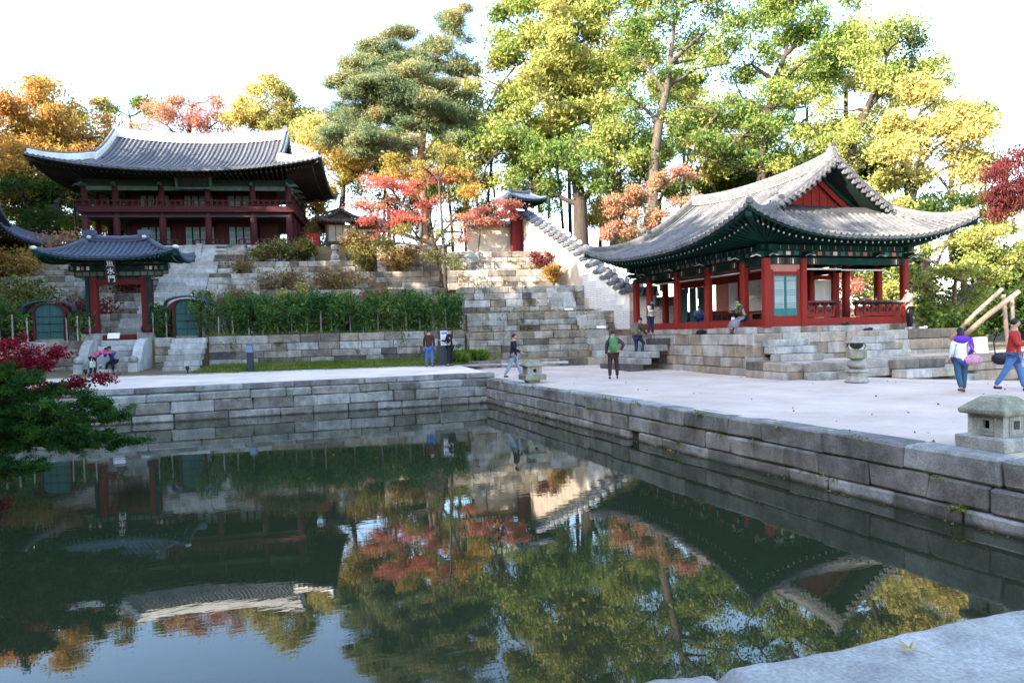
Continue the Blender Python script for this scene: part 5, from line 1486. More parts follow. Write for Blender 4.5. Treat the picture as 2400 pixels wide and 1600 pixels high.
prof = [(0.05, 1.0), (0.12, 1.02), (0.18, 1.08), (0.205, 1.17), (0.215, 1.18), (0.185, 1.175), (0.15, 1.09), (0.03, 1.05)]
b.lathe(prof, 18); bw = b.build('bowl', M['bronze'], sd, True)
b = MB()
for k in range(4):
    a = PI / 2 * k + 0.4; b.tube([(0.22 * math.cos(a), 0.22 * math.sin(a), 1.17), (0.25 * math.cos(a), 0.25 * math.sin(a), 1.1), (0.2 * math.cos(a), 0.2 * math.sin(a), 0.97)], 0.014, 6)
b.build('bowl_leg', M['bronze'], bw)

pe = thing('stone_pedestal', 'white stone pedestal standing right of the hall', 'pedestal', N(-4.3, 52.6, 0), BN)
b = MB(); b.box(-0.36, 0.36, -0.36, 0.36, 7.1, 7.3); b.build('foot', M['stone_pale'], pe)
b = MB(); b.lathe([(0.26, 7.3), (0.36, 7.4), (0.36, 7.62), (0.2, 7.8), (0.2, 8.0), (0.3, 8.08), (0.3, 8.35), (0.26, 8.42)], 8); b.build('shaft', M['stone_pale'], pe)
b = thing('dark_box', 'dark blue box right of the white pedestal', 'box', N(-3.2, 52.9, 0), BN); MB().box(-0.35, 0.35, -0.2, 0.2, 7.15, 7.75).build('box_body', M['slate'], b); MB().box(-0.38, 0.38, -0.22, 0.22, 7.75, 7.8).build('box_lid', M['slate'], b)

bo = thing('path_light', 'dark square path light standing in the grass strip', 'path light', N(-6.65, 33.55, 0.33), BN)
MB().box(-0.13, 0.13, -0.13, 0.13, 0, 0.88).build('post', M['slate'], bo); MB().box(-0.13, 0.13, -0.13, 0.13, 0.88, 1.2).build('lamp_cover', M['glass_blue'], bo); MB().box(-0.135, 0.135, -0.135, 0.135, 1.2, 1.225).build('lid', M['slate'], bo)
def spot(label, p):
    t = thing('spotlight', label, 'spotlight', p, BN + 0.4)
    b = MB(); b.tube([(0, 0, 0), (0, 0, 0.16)], 0.02, 8); b.box(-0.06, 0.06, -0.06, 0.06, 0, 0.02); b.build('stake', M['iron'], t)
    b = MB(); b.lathe([(0.05, -0.09), (0.08, -0.04), (0.085, 0.08), (0.07, 0.09)], 10, M=Matrix.Translation((0, 0, 0.24)) @ Matrix.Rotation(rad(-50), 4, 'X')); b.build('lamp_head', M['iron'], t)
spot('small black spotlight at the foot of the plain stairs', N(-9.35, 33.6, 0.34)); spot('small black spotlight left of the crouching pair', N(-13.8, 34.2, 0.32))
ib = thing('information_board', 'black information board with white panel between the two men', 'board', N(2.05, 33.25, 0.33), BN)
MB().box(-0.27, 0.27, -0.05, 0.05, 0, 1.72).build('panel', M['slate'], ib)
pn_ = MB().box(-0.13, 0.22, -0.058, -0.05, 0.95, 1.62).build('sheet', M['white'], ib)
b = MB()
for k in range(9): b.box(-0.1, 0.19 - 0.04 * (k % 3), -0.060, -0.058, 1.04 + 0.045 * k, 1.055 + 0.045 * k)
b.box(-0.1, 0.19, -0.060, -0.058, 1.46, 1.58); b.build('printed_lines', M['glass_blue'], pn_)
def easel_sign(label, p, rz, w=0.36, h=0.22, m='white'):
    t = thing('sign', label, 'sign', p, rz)
    b = MB(); b.box(-w / 2, w / 2, -0.012, 0.012, 0, h, M=Matrix.Translation((0, 0, 0.05)) @ Matrix.Rotation(rad(-25), 4, 'X')); b.build('sign_plate', M[m], t)
    b = MB(); b.tube([(-w * 0.35, 0.0, 0.0), (-w * 0.35, 0.05, 0.16)], 0.012, 6); b.tube([(w * 0.35, 0.0, 0.0), (w * 0.35, 0.05, 0.16)], 0.012, 6); b.build('sign_leg', M['iron'], t)
easel_sign('small white sign on the gate threshold', N(-13.85, 37.62, 1.97), BN, 0.55, 0.3)
easel_sign('small white plate lying on the lowest terrace', N(10.6, 36.45, 1.83), BN, 0.5, 0.16)
easel_sign('small pale blue plate on the second terrace', N(9.55, 39.2, 2.9), BN, 0.5, 0.14, 'paper')
sg = thing('sign', 'white sheet sign leaning on a wire frame right of the pavilion base', 'sign', (24.9, 18.95, 0.53), rad(-25))
b = MB(); b.box(-0.26, 0.26, -0.012, 0.012, 0.02, 0.62, M=Matrix.Rotation(rad(-8), 4, 'X')); b.build('sign_plate', M['white'], sg)
b = MB(); b.tube([(-0.26, 0.05, 0.6), (-0.45, 0.12, 0.45), (-0.85, 0.2, 0.0)], 0.012, 6); b.tube([(0.26, 0.05, 0.6), (0.4, 0.3, 0.0)], 0.012, 6); b.build('wire_frame', M['iron'], sg)
sg = thing('sign', 'tiny white card on the pavilion sill', 'sign', (17.95, 24.15, 2.03), -PI / 2); MB().box(-0.1, 0.1, -0.01, 0.01, 0, 0.13).build('sign_plate', M['white'], sg)
# shoes, bag
def shoes(label, p, rz, m='black'):
    t = thing('pair_of_shoes', label, 'shoes', p, rz)
    for x in (-0.07, 0.08):
        b = MB(); b.ball((x, 0.06, 0.04), 0.05, 0.13, 0.05, 10, 6); b.ball((x, -0.05, 0.06), 0.045, 0.07, 0.06, 10, 6); b.build('shoe', M[m], t, True)
shoes('dark pair of shoes on the stepping block before the open hall', (21.25, 21.6, 1.72), 0.6); shoes('dark pair of shoes on the base edge below the balustrade', (21.9, 21.15, 1.49), 1.2); shoes('white pair of shoes by the reading woman', (24.75, 21.2, 1.49), 0.8, 'white')
bgx = thing('bag', 'black bag lying on the pavilion base below the white doors', 'bag', (16.75, 24.6, 1.49), 0.3)
b = MB(); b.ball((0, 0, 0.09), 0.3, 0.16, 0.11, 14, 8); b.build('bag_body', M['black'], bgx, True); b = MB(); b.tube([(-0.15, 0, 0.15), (-0.05, 0.02, 0.24), (0.1, 0.02, 0.22), (0.16, 0, 0.14)], 0.015, 6); b.build('bag_handle', M['black'], bgx)
# bamboo pole fence
def pole_fence(label, x0, x1, y, zb, step=0.62, h=1.2, seed=1):
    t = thing('pole_fence', label, 'fence', N(x0, y, 0), BN); R = random.Random(seed)
    n = int((x1 - x0) / step)
    for k in range(n + 1):
        x = k * step + R.uniform(-0.05, 0.05); hh = h * R.uniform(0.88, 1.08); r = R.uniform(0.032, 0.045)
        b = MB(); b.tube([(x, 0, zb - 0.1), (x + R.uniform(-0.02, 0.02), 0, zb + hh)], r, 8); b.build('post', M['bamboo_pole'], t)
    for z in (0.52, 0.86):
        b = MB(); b.tube([(-0.1, -0.05, zb + h * z), ((x1 - x0) / 2, -0.05, zb + h * z + 0.03), (x1 - x0 + 0.1, -0.05, zb + h * z)], 0.011, 6); b.build('rail', M['wood'], t)
pole_fence('pale pole fence before the long bamboo hedge', -9.7, 3.2, 37.85, 2.0, 0.72, 1.12, 3)
pole_fence('pale pole fence between the left arched door and the gate', -16.15, -15.0, 38.2, 1.98, 0.5, 1.25, 4)
pole_fence('pale pole fence left of the left arched door', -24, -17.9, 38.2, 1.98, 0.6, 1.25, 5)
pole_fence('pale pole fence between the gate and the right arched door', -12.2, -11.4, 38.2, 1.98, 0.7, 1.25, 6)
# leaning logs propped at the right, and thin props
lg = thing('log_prop', 'two pale debarked logs leaning together right of the pavilion', 'logs', (0, 0, 0))
def wp(px, py, D):
    A = HEAD; Pt = rad(-2.0); Rl = rad(1.55); F = 1667.0
    f = Vector((math.sin(A) * math.cos(Pt), math.cos(A) * math.cos(Pt), math.sin(Pt))); r0 = Vector((math.cos(A), -math.sin(A), 0)); u0 = r0.cross(f)
    u = u0 * math.cos(Rl) + r0 * math.sin(Rl); r = r0 * math.cos(Rl) - u0 * math.sin(Rl)
    return Vector((0, 0, 1.75)) + (f + r * (px - 1200) / F - u * (py - 839.2) / F) * D
for (a, c, r, D) in (((2228, 795), (2350, 676), 0.075, 27), ((2250, 795), (2390, 682), 0.09, 26.5)):
    b = MB(); p0 = wp(*a, D); p1 = wp(*c, D - 1.5); b.tube([p0, p0.lerp(p1, 0.5) + Vector((0, 0, 0.06)), p1], [r * 1.1, r, r * 0.9], 12); b.build('log', M['bark_bare'], lg, True)
for (a, c, D) in (((2366, 745), (2352, 690), 26), ((2375, 745), (2372, 690), 26.3)):
    b = MB(); p0 = wp(*a, D); p0.z = 0.0; b.tube([p0, wp(*c, D)], 0.07, 8); b.build('prop', M['bark_bare'], lg)
def _top(y):
    ks_ = [(-40, 30), (-6, 29), (1, 28.2), (6, 29.0), (15, 29.2), (21, 27.4), (29, 26.2), (34, 25.5), (40, 26.8), (46, 26.4), (52, 25.5), (58, 24.5), (70, 24)]
    for (a, za), (b, zb) in zip(ks_[:-1], ks_[1:]):
        if y <= b: return za + (zb - za) * (y - a) / (b - a)
    return 26
_r = random.Random(9)
SHADE_SPOTS = []
for _k in range(25):
    _y = -36 + _k * 4.1
    SHADE_SPOTS.append((-31 + _r.uniform(-2.5, 2.5), _y + _r.uniform(-1, 1), _top(_y) + 0.35 + _r.uniform(-0.7, 0.7)))
for _k in range(9):
    _y = -34 + _k * 11.0
    SHADE_SPOTS.append((-40 + _r.uniform(-2, 2), _y, _top(_y) + 2.0))
for _k in range(13):  # low unseen trees added to stop sun passing under the tall crowns
    _y = -22 + _k * 4.3
    SHADE_SPOTS.append((-25.5 + _r.uniform(-1.5, 1.5), _y, 15.5 + _r.uniform(-1, 1)))
# ---------------------------------------------------------------- trees and plants
G = lambda *c: tuple(c)
M['lf_yg'] = leaf_mat('leaves_yellow_green', [(0.0, (0.07, 0.11, 0.03)), (0.3, (0.17, 0.22, 0.05)), (0.55, (0.30, 0.32, 0.09)), (0.8, (0.40, 0.37, 0.12)), (1.0, (0.42, 0.29, 0.09))])
M['lf_green'] = leaf_mat('leaves_green', [(0.0, (0.035, 0.07, 0.02)), (0.35, (0.09, 0.15, 0.04)), (0.65, (0.18, 0.24, 0.06)), (0.85, (0.32, 0.33, 0.09)), (1.0, (0.38, 0.29, 0.09))])
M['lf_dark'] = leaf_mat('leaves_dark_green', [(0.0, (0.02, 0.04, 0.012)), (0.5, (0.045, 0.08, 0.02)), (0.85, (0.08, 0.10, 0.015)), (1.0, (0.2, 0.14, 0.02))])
M['lf_gold'] = leaf_mat('leaves_gold', [(0.0, (0.17, 0.19, 0.05)), (0.3, (0.36, 0.33, 0.10)), (0.65, (0.45, 0.37, 0.13)), (1.0, (0.44, 0.26, 0.10))])
M['lf_orange'] = leaf_mat('leaves_orange', [(0.0, (0.12, 0.13, 0.03)), (0.25, (0.34, 0.26, 0.06)), (0.6, (0.44, 0.24, 0.07)), (1.0, (0.38, 0.14, 0.06))])
M['lf_salmon'] = leaf_mat('leaves_salmon', [(0.0, (0.24, 0.19, 0.07)), (0.35, (0.40, 0.23, 0.13)), (0.75, (0.44, 0.19, 0.14)), (1.0, (0.32, 0.11, 0.09))])
M['lf_red'] = leaf_mat('leaves_red', [(0.0, (0.24, 0.20, 0.07)), (0.25, (0.44, 0.22, 0.12)), (0.6, (0.48, 0.13, 0.10)), (1.0, (0.34, 0.06, 0.05))], patch=0.3)
M['lf_pink'] = leaf_mat('leaves_pink_red', [(0.0, (0.275, 0.195, 0.075)), (0.4, (0.506, 0.206, 0.146)), (1.0, (0.440, 0.110, 0.100))])
M['lf_maroon'] = leaf_mat('leaves_maroon', [(0.0, (0.07, 0.022, 0.02)), (0.5, (0.12, 0.03, 0.03)), (1.0, (0.2, 0.06, 0.045))])
M['lf_crimson'] = leaf_mat('leaves_crimson', [(0.0, (0.10, 0.01, 0.02)), (0.6, (0.26, 0.015, 0.035)), (1.0, (0.36, 0.04, 0.04))])
M['lf_pine'] = leaf_mat('pine_needles', [(0.0, (0.06, 0.09, 0.05)), (0.4, (0.13, 0.18, 0.09)), (0.7, (0.22, 0.22, 0.10)), (0.88, (0.286, 0.206, 0.086)), (1.0, (0.330, 0.180, 0.080))], transl=0.2, patch=0.35)
M['lf_yew'] = leaf_mat('yew_needles', [(0.0, (0.010, 0.026, 0.009)), (0.5, (0.022, 0.06, 0.013)), (0.85, (0.045, 0.10, 0.018)), (1.0, (0.10, 0.10, 0.02))], transl=0.15, patch=1.6)
M['lf_bamboo'] = leaf_mat('bamboo_leaves', [(0.0, (0.02, 0.05, 0.018)), (0.5, (0.05, 0.115, 0.035)), (0.85, (0.11, 0.17, 0.04)), (1.0, (0.25, 0.24, 0.05))], transl=0.3, patch=0.8)
M['lf_grass'] = leaf_mat('grass_blades', [(0.0, (0.05, 0.09, 0.015)), (0.5, (0.11, 0.16, 0.025)), (0.8, (0.2, 0.2, 0.04)), (1.0, (0.3, 0.24, 0.08))], transl=0.3, patch=0.7)
M['lf_brown'] = leaf_mat('dry_leaves', [(0.0, (0.10, 0.07, 0.035)), (0.5, (0.2, 0.13, 0.055)), (1.0, (0.28, 0.2, 0.07))])
M['lf_olive'] = leaf_mat('olive_leaves', [(0.0, (0.050, 0.060, 0.026)), (0.5, (0.133, 0.143, 0.043)), (0.85, (0.286, 0.246, 0.066)), (1.0, (0.220, 0.110, 0.060))])

def unit(v): return v / np.maximum(1e-9, np.linalg.norm(v, axis=-1, keepdims=True))
def leaf_quads(C_, R, size, asp=1.6, flat=0.0, droop=0.0, fold=0.25, tri=False):
    """one folded rhombus per point"""
    n = len(C_)
    u = unit(R.normal(size=(n, 3)) + np.array([0, 0, -droop])); w = R.normal(size=(n, 3)); w[:, 2] += 0
    nrm = unit(np.cross(u, w) * (1 - flat) + flat * np.array([0, 0, 1.0]) * 2 + 1e-6)
    v = unit(np.cross(nrm, u)); nrm = np.cross(u, v)
    s = size * R.uniform(0.6, 1.35, (n, 1))
    a = C_ - u * s * asp * 0.5; b = C_ + u * s * asp * 0.5
    m1 = C_ + v * s * 0.5 + nrm * s * fold * 0.5 - u * s * 0.1; m2 = C_ - v * s * 0.5 + nrm * s * fold * 0.5 - u * s * 0.1
    if tri:
        m1 = a + v * s * 0.48 + nrm * s * 0.1; m2 = a - v * s * 0.48
        return np.stack([m1, b, m2], 1)
    return np.stack([a, m1, b, m2], 1)

def skeleton(trunk, radii, centers, R, up=0.8, limbs=()):
    """join the leaf clusters to the trunk by branches; returns positions, parents, radii"""
    pos = [np.array(p, float) for p in trunk]; par = [-1] + list(range(len(trunk) - 1))
    nt_ = len(trunk)
    start = max(1, int(nt_ * 0.45))
    top = pos[-1]
    order = np.argsort([np.linalg.norm(c - top) for c in centers])
    tips = []
    arr = np.array(pos)
    floor_r = {}
    for (lc, lr) in limbs:                       # one bough for each mass of leaves, rising out of the trunk
        cand = arr[start:]
        d = np.linalg.norm(cand - lc, axis=1) + 1.6 * np.maximum(0, cand[:, 2] - lc[2] + 0.45 * np.linalg.norm(cand[:, :2] - lc[:2], axis=1))
        k = int(np.argmin(d)) + start; p = pos[k]; L_ = np.linalg.norm(lc - p)
        ns = max(2, int(L_ / 0.9)); last = k
        b1 = p + (lc - p) * 0.45 + np.array([0, 0, 0.10 * L_]) + R.normal(size=3) * 0.10 * L_
        for q in range(1, ns + 1):
            t = q / ns
            x = (1 - t) ** 2 * p + 2 * t * (1 - t) * b1 + t * t * lc + R.normal(size=3) * 0.05 * min(L_, 4) * (1 - t)
            pos.append(x); par.append(last); last = len(pos) - 1
            floor_r[last] = lr * (1 - 0.6 * t)
        arr = np.array(pos)
    for ci in order:
        c = centers[ci]
        cand = arr[start:]
        d = np.linalg.norm(cand - c, axis=1) + up * np.maximum(0, cand[:, 2] - c[2] + 0.3)
        k = int(np.argmin(d)) + start
        p = pos[k]; L_ = np.linalg.norm(c - p)
        ns = max(1, int(L_ / 1.3))
        last = k
        for q in range(1, ns + 1):
            t = q / ns
            x = p + (c - p) * t
            x = x + R.normal(size=3) * 0.07 * L_ * (1 - t) * t * 2 + np.array([0, 0, -0.06 * L_ * math.sin(PI * t)]) * 0.5
            pos.append(x); par.append(last); last = len(pos) - 1
        arr = np.array(pos)
        tips.append(last)
    n = len(pos); rr = np.zeros(n); acc = np.zeros(n)
    e = 2.12
    for i in range(n - 1, -1, -1):
        rr[i] = max(acc[i], 0.038 ** e) ** (1 / e)
        if par[i] >= 0: acc[par[i]] += rr[i] ** e
    # the trunk keeps its own girth
    f = radii[-1] / max(rr[nt_ - 1], 1e-6)
    for i in range(nt_): rr[i] = max(radii[i], rr[i] * min(1.0, f))
    for i in range(nt_, n): rr[i] = min(max(rr[i], floor_r.get(i, 0.0)), rr[par[i]] * (0.97 if i in floor_r else 0.8))
    return np.array(pos), np.array(par), rr

def branch_mesh(pos, par, rr, n=6, rmin=0.0):
    idx = [i for i in range(len(pos)) if par[i] >= 0 and rr[i] > rmin]
    A_ = pos[par[idx]]; B_ = pos[idx]; ra = np.minimum(rr[par[idx]], rr[idx] * 1.6)[:, None, None]; rb = rr[idx][:, None, None]
    d = unit(B_ - A_); h = np.where(np.abs(d[:, 2:3]) > 0.9, np.array([[1.0, 0, 0]]), np.array([[0, 0, 1.0]]))
    u = unit(np.cross(d, h)); v = np.cross(d, u)
    a = np.arange(n) * 2 * PI / n
    ring = u[:, None, :] * np.cos(a)[None, :, None] + v[:, None, :] * np.sin(a)[None, :, None]
    RA = A_[:, None, :] + ring * ra; RB = B_[:, None, :] + ring * rb + (d * 0.0)[:, None, :]
    V = np.concatenate([RA, RB], 1).reshape(-1, 3)
    m = len(idx); base = (np.arange(m) * 2 * n)[:, None]
    k = np.arange(n); k2 = (k + 1) % n
    Q = np.stack([base + k, base + k2, base + n + k2, base + n + k], -1).reshape(-1, 4)
    me = bpy.data.meshes.new('trunk')
    me.vertices.add(len(V)); me.vertices.foreach_set('co', V.reshape(-1).astype(np.float32))
    me.loops.add(Q.size); me.loops.foreach_set('vertex_index', Q.reshape(-1).astype(np.int32))
    me.polygons.add(len(Q)); me.polygons.foreach_set('loop_start', (np.arange(len(Q)) * 4).astype(np.int32)); me.polygons.foreach_set('use_smooth', np.full(len(Q), True))
    me.update(calc_edges=True)
    return me

def in_lobes(lobes, dens, R, shell=0.55):
    out = []
    for (c, rx, rz) in lobes:
        n = max(3, int(dens * rx * rx * rz))
        d = unit(R.normal(size=(n, 3))); q = R.uniform(shell ** 3, 1, (n, 1)) ** (1 / 3)
        out.append(np.array(c)[None, :] + d * q * np.array([rx, rx, rz]))
    return np.concatenate(out)

LEAF_K = 5.2
def tree(name, label, trunk, radii, lobes, leaf='lf_green', bark='bark', size=0.28, per=60, spread=0.8, dens=0.42, seed=1, group=None, cat='tree', asp=1.6, flat=0.0, droop=0.0, vflat=0.7, shell=0.5, rmin=0.0, up=0.8, vmul=1.0, voff=0.0, limbs=True):
    """trunk: world points from the ground up; lobes: (centre, horizontal radius, vertical radius)"""
    R = np.random.default_rng(seed)
    if name != 'shade_tree': per = per * LEAF_K; size = size * 0.58
    if name in ('tall_tree', 'old_tree', 'background_tree', 'slender_tree', 'golden_tree'): dens = dens * 0.74; spread = spread * R.uniform(0.95, 1.1); vflat = 0.62; radii = [r_ * 0.84 for r_ in radii]
    base = Vector(trunk[0])
    off = np.array(base)
    tr = [np.array(p) - off for p in trunk]
    lb = [(np.array(c) - off, rx, rz) for c, rx, rz in lobes]
    cen = in_lobes(lb, dens, R, shell)
    lim_r = radii[0] * 0.32
    pos, par, rr = skeleton(tr, radii, cen, R, up, [(c, min(0.21, lim_r * 1.25)) for c, rx, rz in lb] if cat == 'tree' and limbs else ())
    t = thing(name, label, cat, base, 0, group)
    obj('trunk', branch_mesh(pos, par, rr, 7, rmin), M[bark], t)
    # leaf clusters: at the tips and along the outer twigs
    twig = pos[len(tr):]; rw = rr[len(tr):]
    extra = twig[(rw < 0.05)]
    pts = np.concatenate([cen, extra[R.random(len(extra)) < 0.5]]) if len(extra) else cen
    npt = len(pts)
    k = R.poisson(per, npt); k = np.maximum(k, 3)
    rep = np.repeat(np.arange(npt), k)
    g = R.normal(size=(len(rep), 3)) * (spread * R.uniform(0.7, 1.25, npt)[rep])[:, None] * np.array([1, 1, vflat]) * 0.62
    P_ = pts[rep] + g
    cl = R.uniform(0.15, 0.85, npt)[rep]
    val = np.clip((0.55 * cl + 0.45 * R.random(len(rep))) * vmul + voff, 0, 1)
    q = leaf_quads(P_, R, size, asp, flat, droop, tri=True)
    o = obj('crown', quads_mesh('crown', q, val), M[leaf], t)
    return t

def W(px, py, D): return tuple(wp(px, py, D))
def lob(lst, D, rs=1.0):
    return [(W(x, y, D + dd), rx * rs, rz * rs) for (x, y, rx, rz, dd) in lst]
def trk(lst, D, zb=None):
    """trunk points given where they show in the picture at one distance; the foot goes down to the ground zb"""
    p = [W(x, y, D) for (x, y) in lst]
    if zb is not None:
        f = p[0]; p = [(f[0], f[1], zb)] + p
    return p
def taper(n, r0, r1): return [r0 + (r1 - r0) * (i / (n - 1)) ** 0.8 for i in range(n)]

# ---- behind the two-storey hall
tree('orange_tree', 'big orange-leaved tree at the far left behind the hall', trk([(70, 520), (66, 440), (75, 360)], 62, 8.0), [0.5, 0.42, 0.34, 0.25],
     lob([(40, 255, 5, 2.6, 0), (165, 275, 4.2, 2.4, 1), (235, 320, 2.5, 2, 0), (-60, 320, 5, 4, 0), (10, 380, 4, 3, -2), (110, 380, 4, 3, 0), (200, 400, 2.8, 2.4, 2), (20, 470, 3.2, 2, -1)], 62), 'lf_orange', 'bark_dark', 0.32, 62, 0.95, 0.4, 1)
tree('green_tree', 'dark green tree behind the left columns of the hall', trk([(130, 540), (128, 480)], 58, 7.5), [0.45, 0.4, 0.3],
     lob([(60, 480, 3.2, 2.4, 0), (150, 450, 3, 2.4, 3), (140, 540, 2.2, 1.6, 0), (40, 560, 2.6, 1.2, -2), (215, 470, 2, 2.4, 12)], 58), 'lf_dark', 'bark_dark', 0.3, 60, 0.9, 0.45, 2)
tree('green_tree', 'small green treetop above the left end of the hall ridge', trk([(305, 330), (308, 290)], 78, 9), [0.3, 0.25, 0.2], lob([(300, 255, 2.3, 1.4, 0), (330, 262, 1.8, 1.2, 0)], 78), 'lf_green', 'bark_dark', 0.32, 50, 0.8, 0.6, 3, vmul=0.8)
tree('salmon_tree', 'salmon-leaved thin-branched tree above the middle of the hall ridge', trk([(440, 330), (445, 300), (450, 250)], 74, 9), [0.35, 0.3, 0.2, 0.1], lob([(370, 285, 3, 1.8, 0), (440, 262, 3.2, 2.2, 0), (510, 285, 2.8, 1.6, 0), (480, 240, 1.6, 1.2, 0)], 74), 'lf_salmon', 'bark_dark', 0.26, 40, 0.9, 0.5, 4)
tree('yellow_tree', 'yellow tree above the right end of the hall ridge', trk([(640, 330), (640, 290)], 74, 9), [0.4, 0.35, 0.25], lob([(590, 262, 3, 2, 0), (650, 245, 3.8, 2.4, 0), (720, 275, 3.2, 2.6, 0), (770, 330, 3, 3, -4), (690, 320, 3, 2, 0)], 74), 'lf_gold', 'bark_dark', 0.3, 58, 0.9, 0.5, 5)
tree('orange_tree', 'orange and green tree between the hall and the pine', trk([(800, 500), (805, 440)], 64, 8.8), [0.35, 0.3, 0.2], lob([(800, 350, 2.6, 2.2, 0), (850, 400, 2.6, 1.8, -2), (780, 420, 2, 1.6, 0), (860, 345, 2.6, 1.6, 0), (735, 520, 1.2, 1.4, -2), (720, 470, 1, 1, 2)], 64), 'lf_orange', 'bark_dark', 0.27, 60, 0.8, 0.7, 6, vmul=0.75)
tree('yellow_shrub', 'bright yellow shrub right of the hall end wall', trk([(735, 560)], 61, 8.6), [0.12, 0.1], lob([(735, 530, 1.0, 1.0, 0), (755, 560, 0.8, 0.7, 0), (725, 560, 0.8, 0.8, 0)], 61), 'lf_gold', 'bark_dark', 0.2, 70, 0.5, 6, 66, cat='shrub')
# ---- pine
tree('pine_tree', 'tall red pine with flat needle pads left of the yellow trees', trk([(998, 560), (990, 440), (985, 380), (992, 300), (1000, 230), (1020, 140), (1050, 60)], 58, 8.3), taper(8, 0.34, 0.08),
     lob([(840, 150, 1.6, 0.8, 0), (900, 120, 1.8, 0.9, 0), (960, 150, 2.0, 0.9, 1), (1060, 20, 1.0, 1.2, 0), (1075, 70, 1.1, 0.8, 0), (1040, 110, 1.2, 0.8, 0), (880, 190, 2.4, 0.9, 0), (980, 190, 2.2, 0.9, -1), (1060, 150, 1.4, 0.7, 1),
          (850, 235, 1.9, 0.8, 0), (940, 245, 2.2, 0.8, 0), (1040, 215, 1.8, 0.8, 0), (870, 275, 1.7, 0.7, 0), (960, 285, 1.8, 0.7, 0), (1060, 270, 1.7, 0.7, 1), (820, 300, 1.7, 0.9, 1), (880, 330, 1.9, 0.8, -1), (960, 330, 1.6, 0.7, 0), (1040, 310, 1.4, 0.6, 0), (800, 250, 1.0, 0.5, 0), (910, 165, 1.8, 0.9, 2), (800, 190, 1.3, 0.6, 0), (790, 320, 1.5, 0.8, 1), (930, 80, 1.3, 0.7, 0), (1000, 130, 1.5, 0.8, 0), (850, 345, 1.6, 0.7, 0), (930, 365, 1.6, 0.6, 0), (1085, 330, 1.3, 0.6, 0), (920, 205, 2.2, 0.9, -1.5), (1000, 240, 2.0, 0.8, -1.5)], 58, 1.16),
     'lf_pine', 'bark_pine', 0.085, 130, 0.72, 3.2, 7, asp=5.0, vflat=0.42, shell=0.0, up=0.4)
# ---- red maple and the slender tree in front of it
tree('red_maple', 'vivid red maple on the terraces left of the upper gate', trk([(1050, 690), (1035, 630), (1015, 570), (1005, 530)], 46.5, 5.0), [0.24, 0.21, 0.19, 0.17, 0.14],
     lob([(900, 430, 1.5, 0.8, 0), (870, 480, 1.1, 0.7, 0), (960, 450, 1.4, 0.8, 0), (1000, 420, 1.2, 0.6, 0), (900, 540, 1.3, 0.6, 0), (960, 530, 1.5, 0.6, -1), (1060, 520, 1.3, 0.8, 0), (1085, 545, 1.0, 0.6, 0), (930, 500, 1.4, 0.7, 0), (880, 520, 0.9, 0.5, 0), (1010, 480, 1.2, 0.6, 1)], 46.5),
     'lf_red', 'bark_dark', 0.14, 50, 0.6, 2.6, 8, vflat=0.42)
tree('maple_tree', 'orange-green maple crown just above the vivid red maple', trk([(985, 560), (990, 480)], 52, 7.5), [0.2, 0.17, 0.12], lob([(930, 395, 2.0, 0.9, 0), (1010, 385, 2.0, 0.9, 0), (1070, 400, 1.5, 0.9, 0), (980, 430, 1.8, 0.7, 0), (1100, 430, 1.2, 0.7, 0)], 52), 'lf_orange', 'bark', 0.2, 50, 0.6, 1.6, 9, vmul=0.6)
tree('slender_tree', 'slender grey-stemmed tree with sparse leaves before the red maple', trk([(1046, 690), (1040, 600), (1034, 500), (1028, 420), (1022, 340)], 45, 4.7), [0.17, 0.15, 0.12, 0.09, 0.06, 0.03], lob([(1040, 560, 0.7, 0.8, 0), (1060, 610, 0.6, 0.8, 0), (1020, 600, 0.5, 0.6, 0), (1000, 400, 1.0, 0.5, 0), (1060, 380, 1.0, 0.5, 0), (960, 545, 1.2, 0.25, 0), (900, 570, 0.8, 0.2, 0)], 45), 'lf_olive', 'bark', 0.14, 26, 0.45, 3.5, 10)
tree('pink_maple', 'small pink maple before the low plaster wall', trk([(1120, 590), (1125, 550)], 49, 7.0), [0.08, 0.07, 0.05], lob([(1120, 500, 1.0, 0.4, 0), (1175, 500, 1.1, 0.5, 0), (1150, 520, 0.8, 0.3, 0), (1195, 478, 0.8, 0.4, -0.5)], 49), 'lf_pink', 'bark', 0.16, 50, 0.4, 5, 11, vflat=0.5)
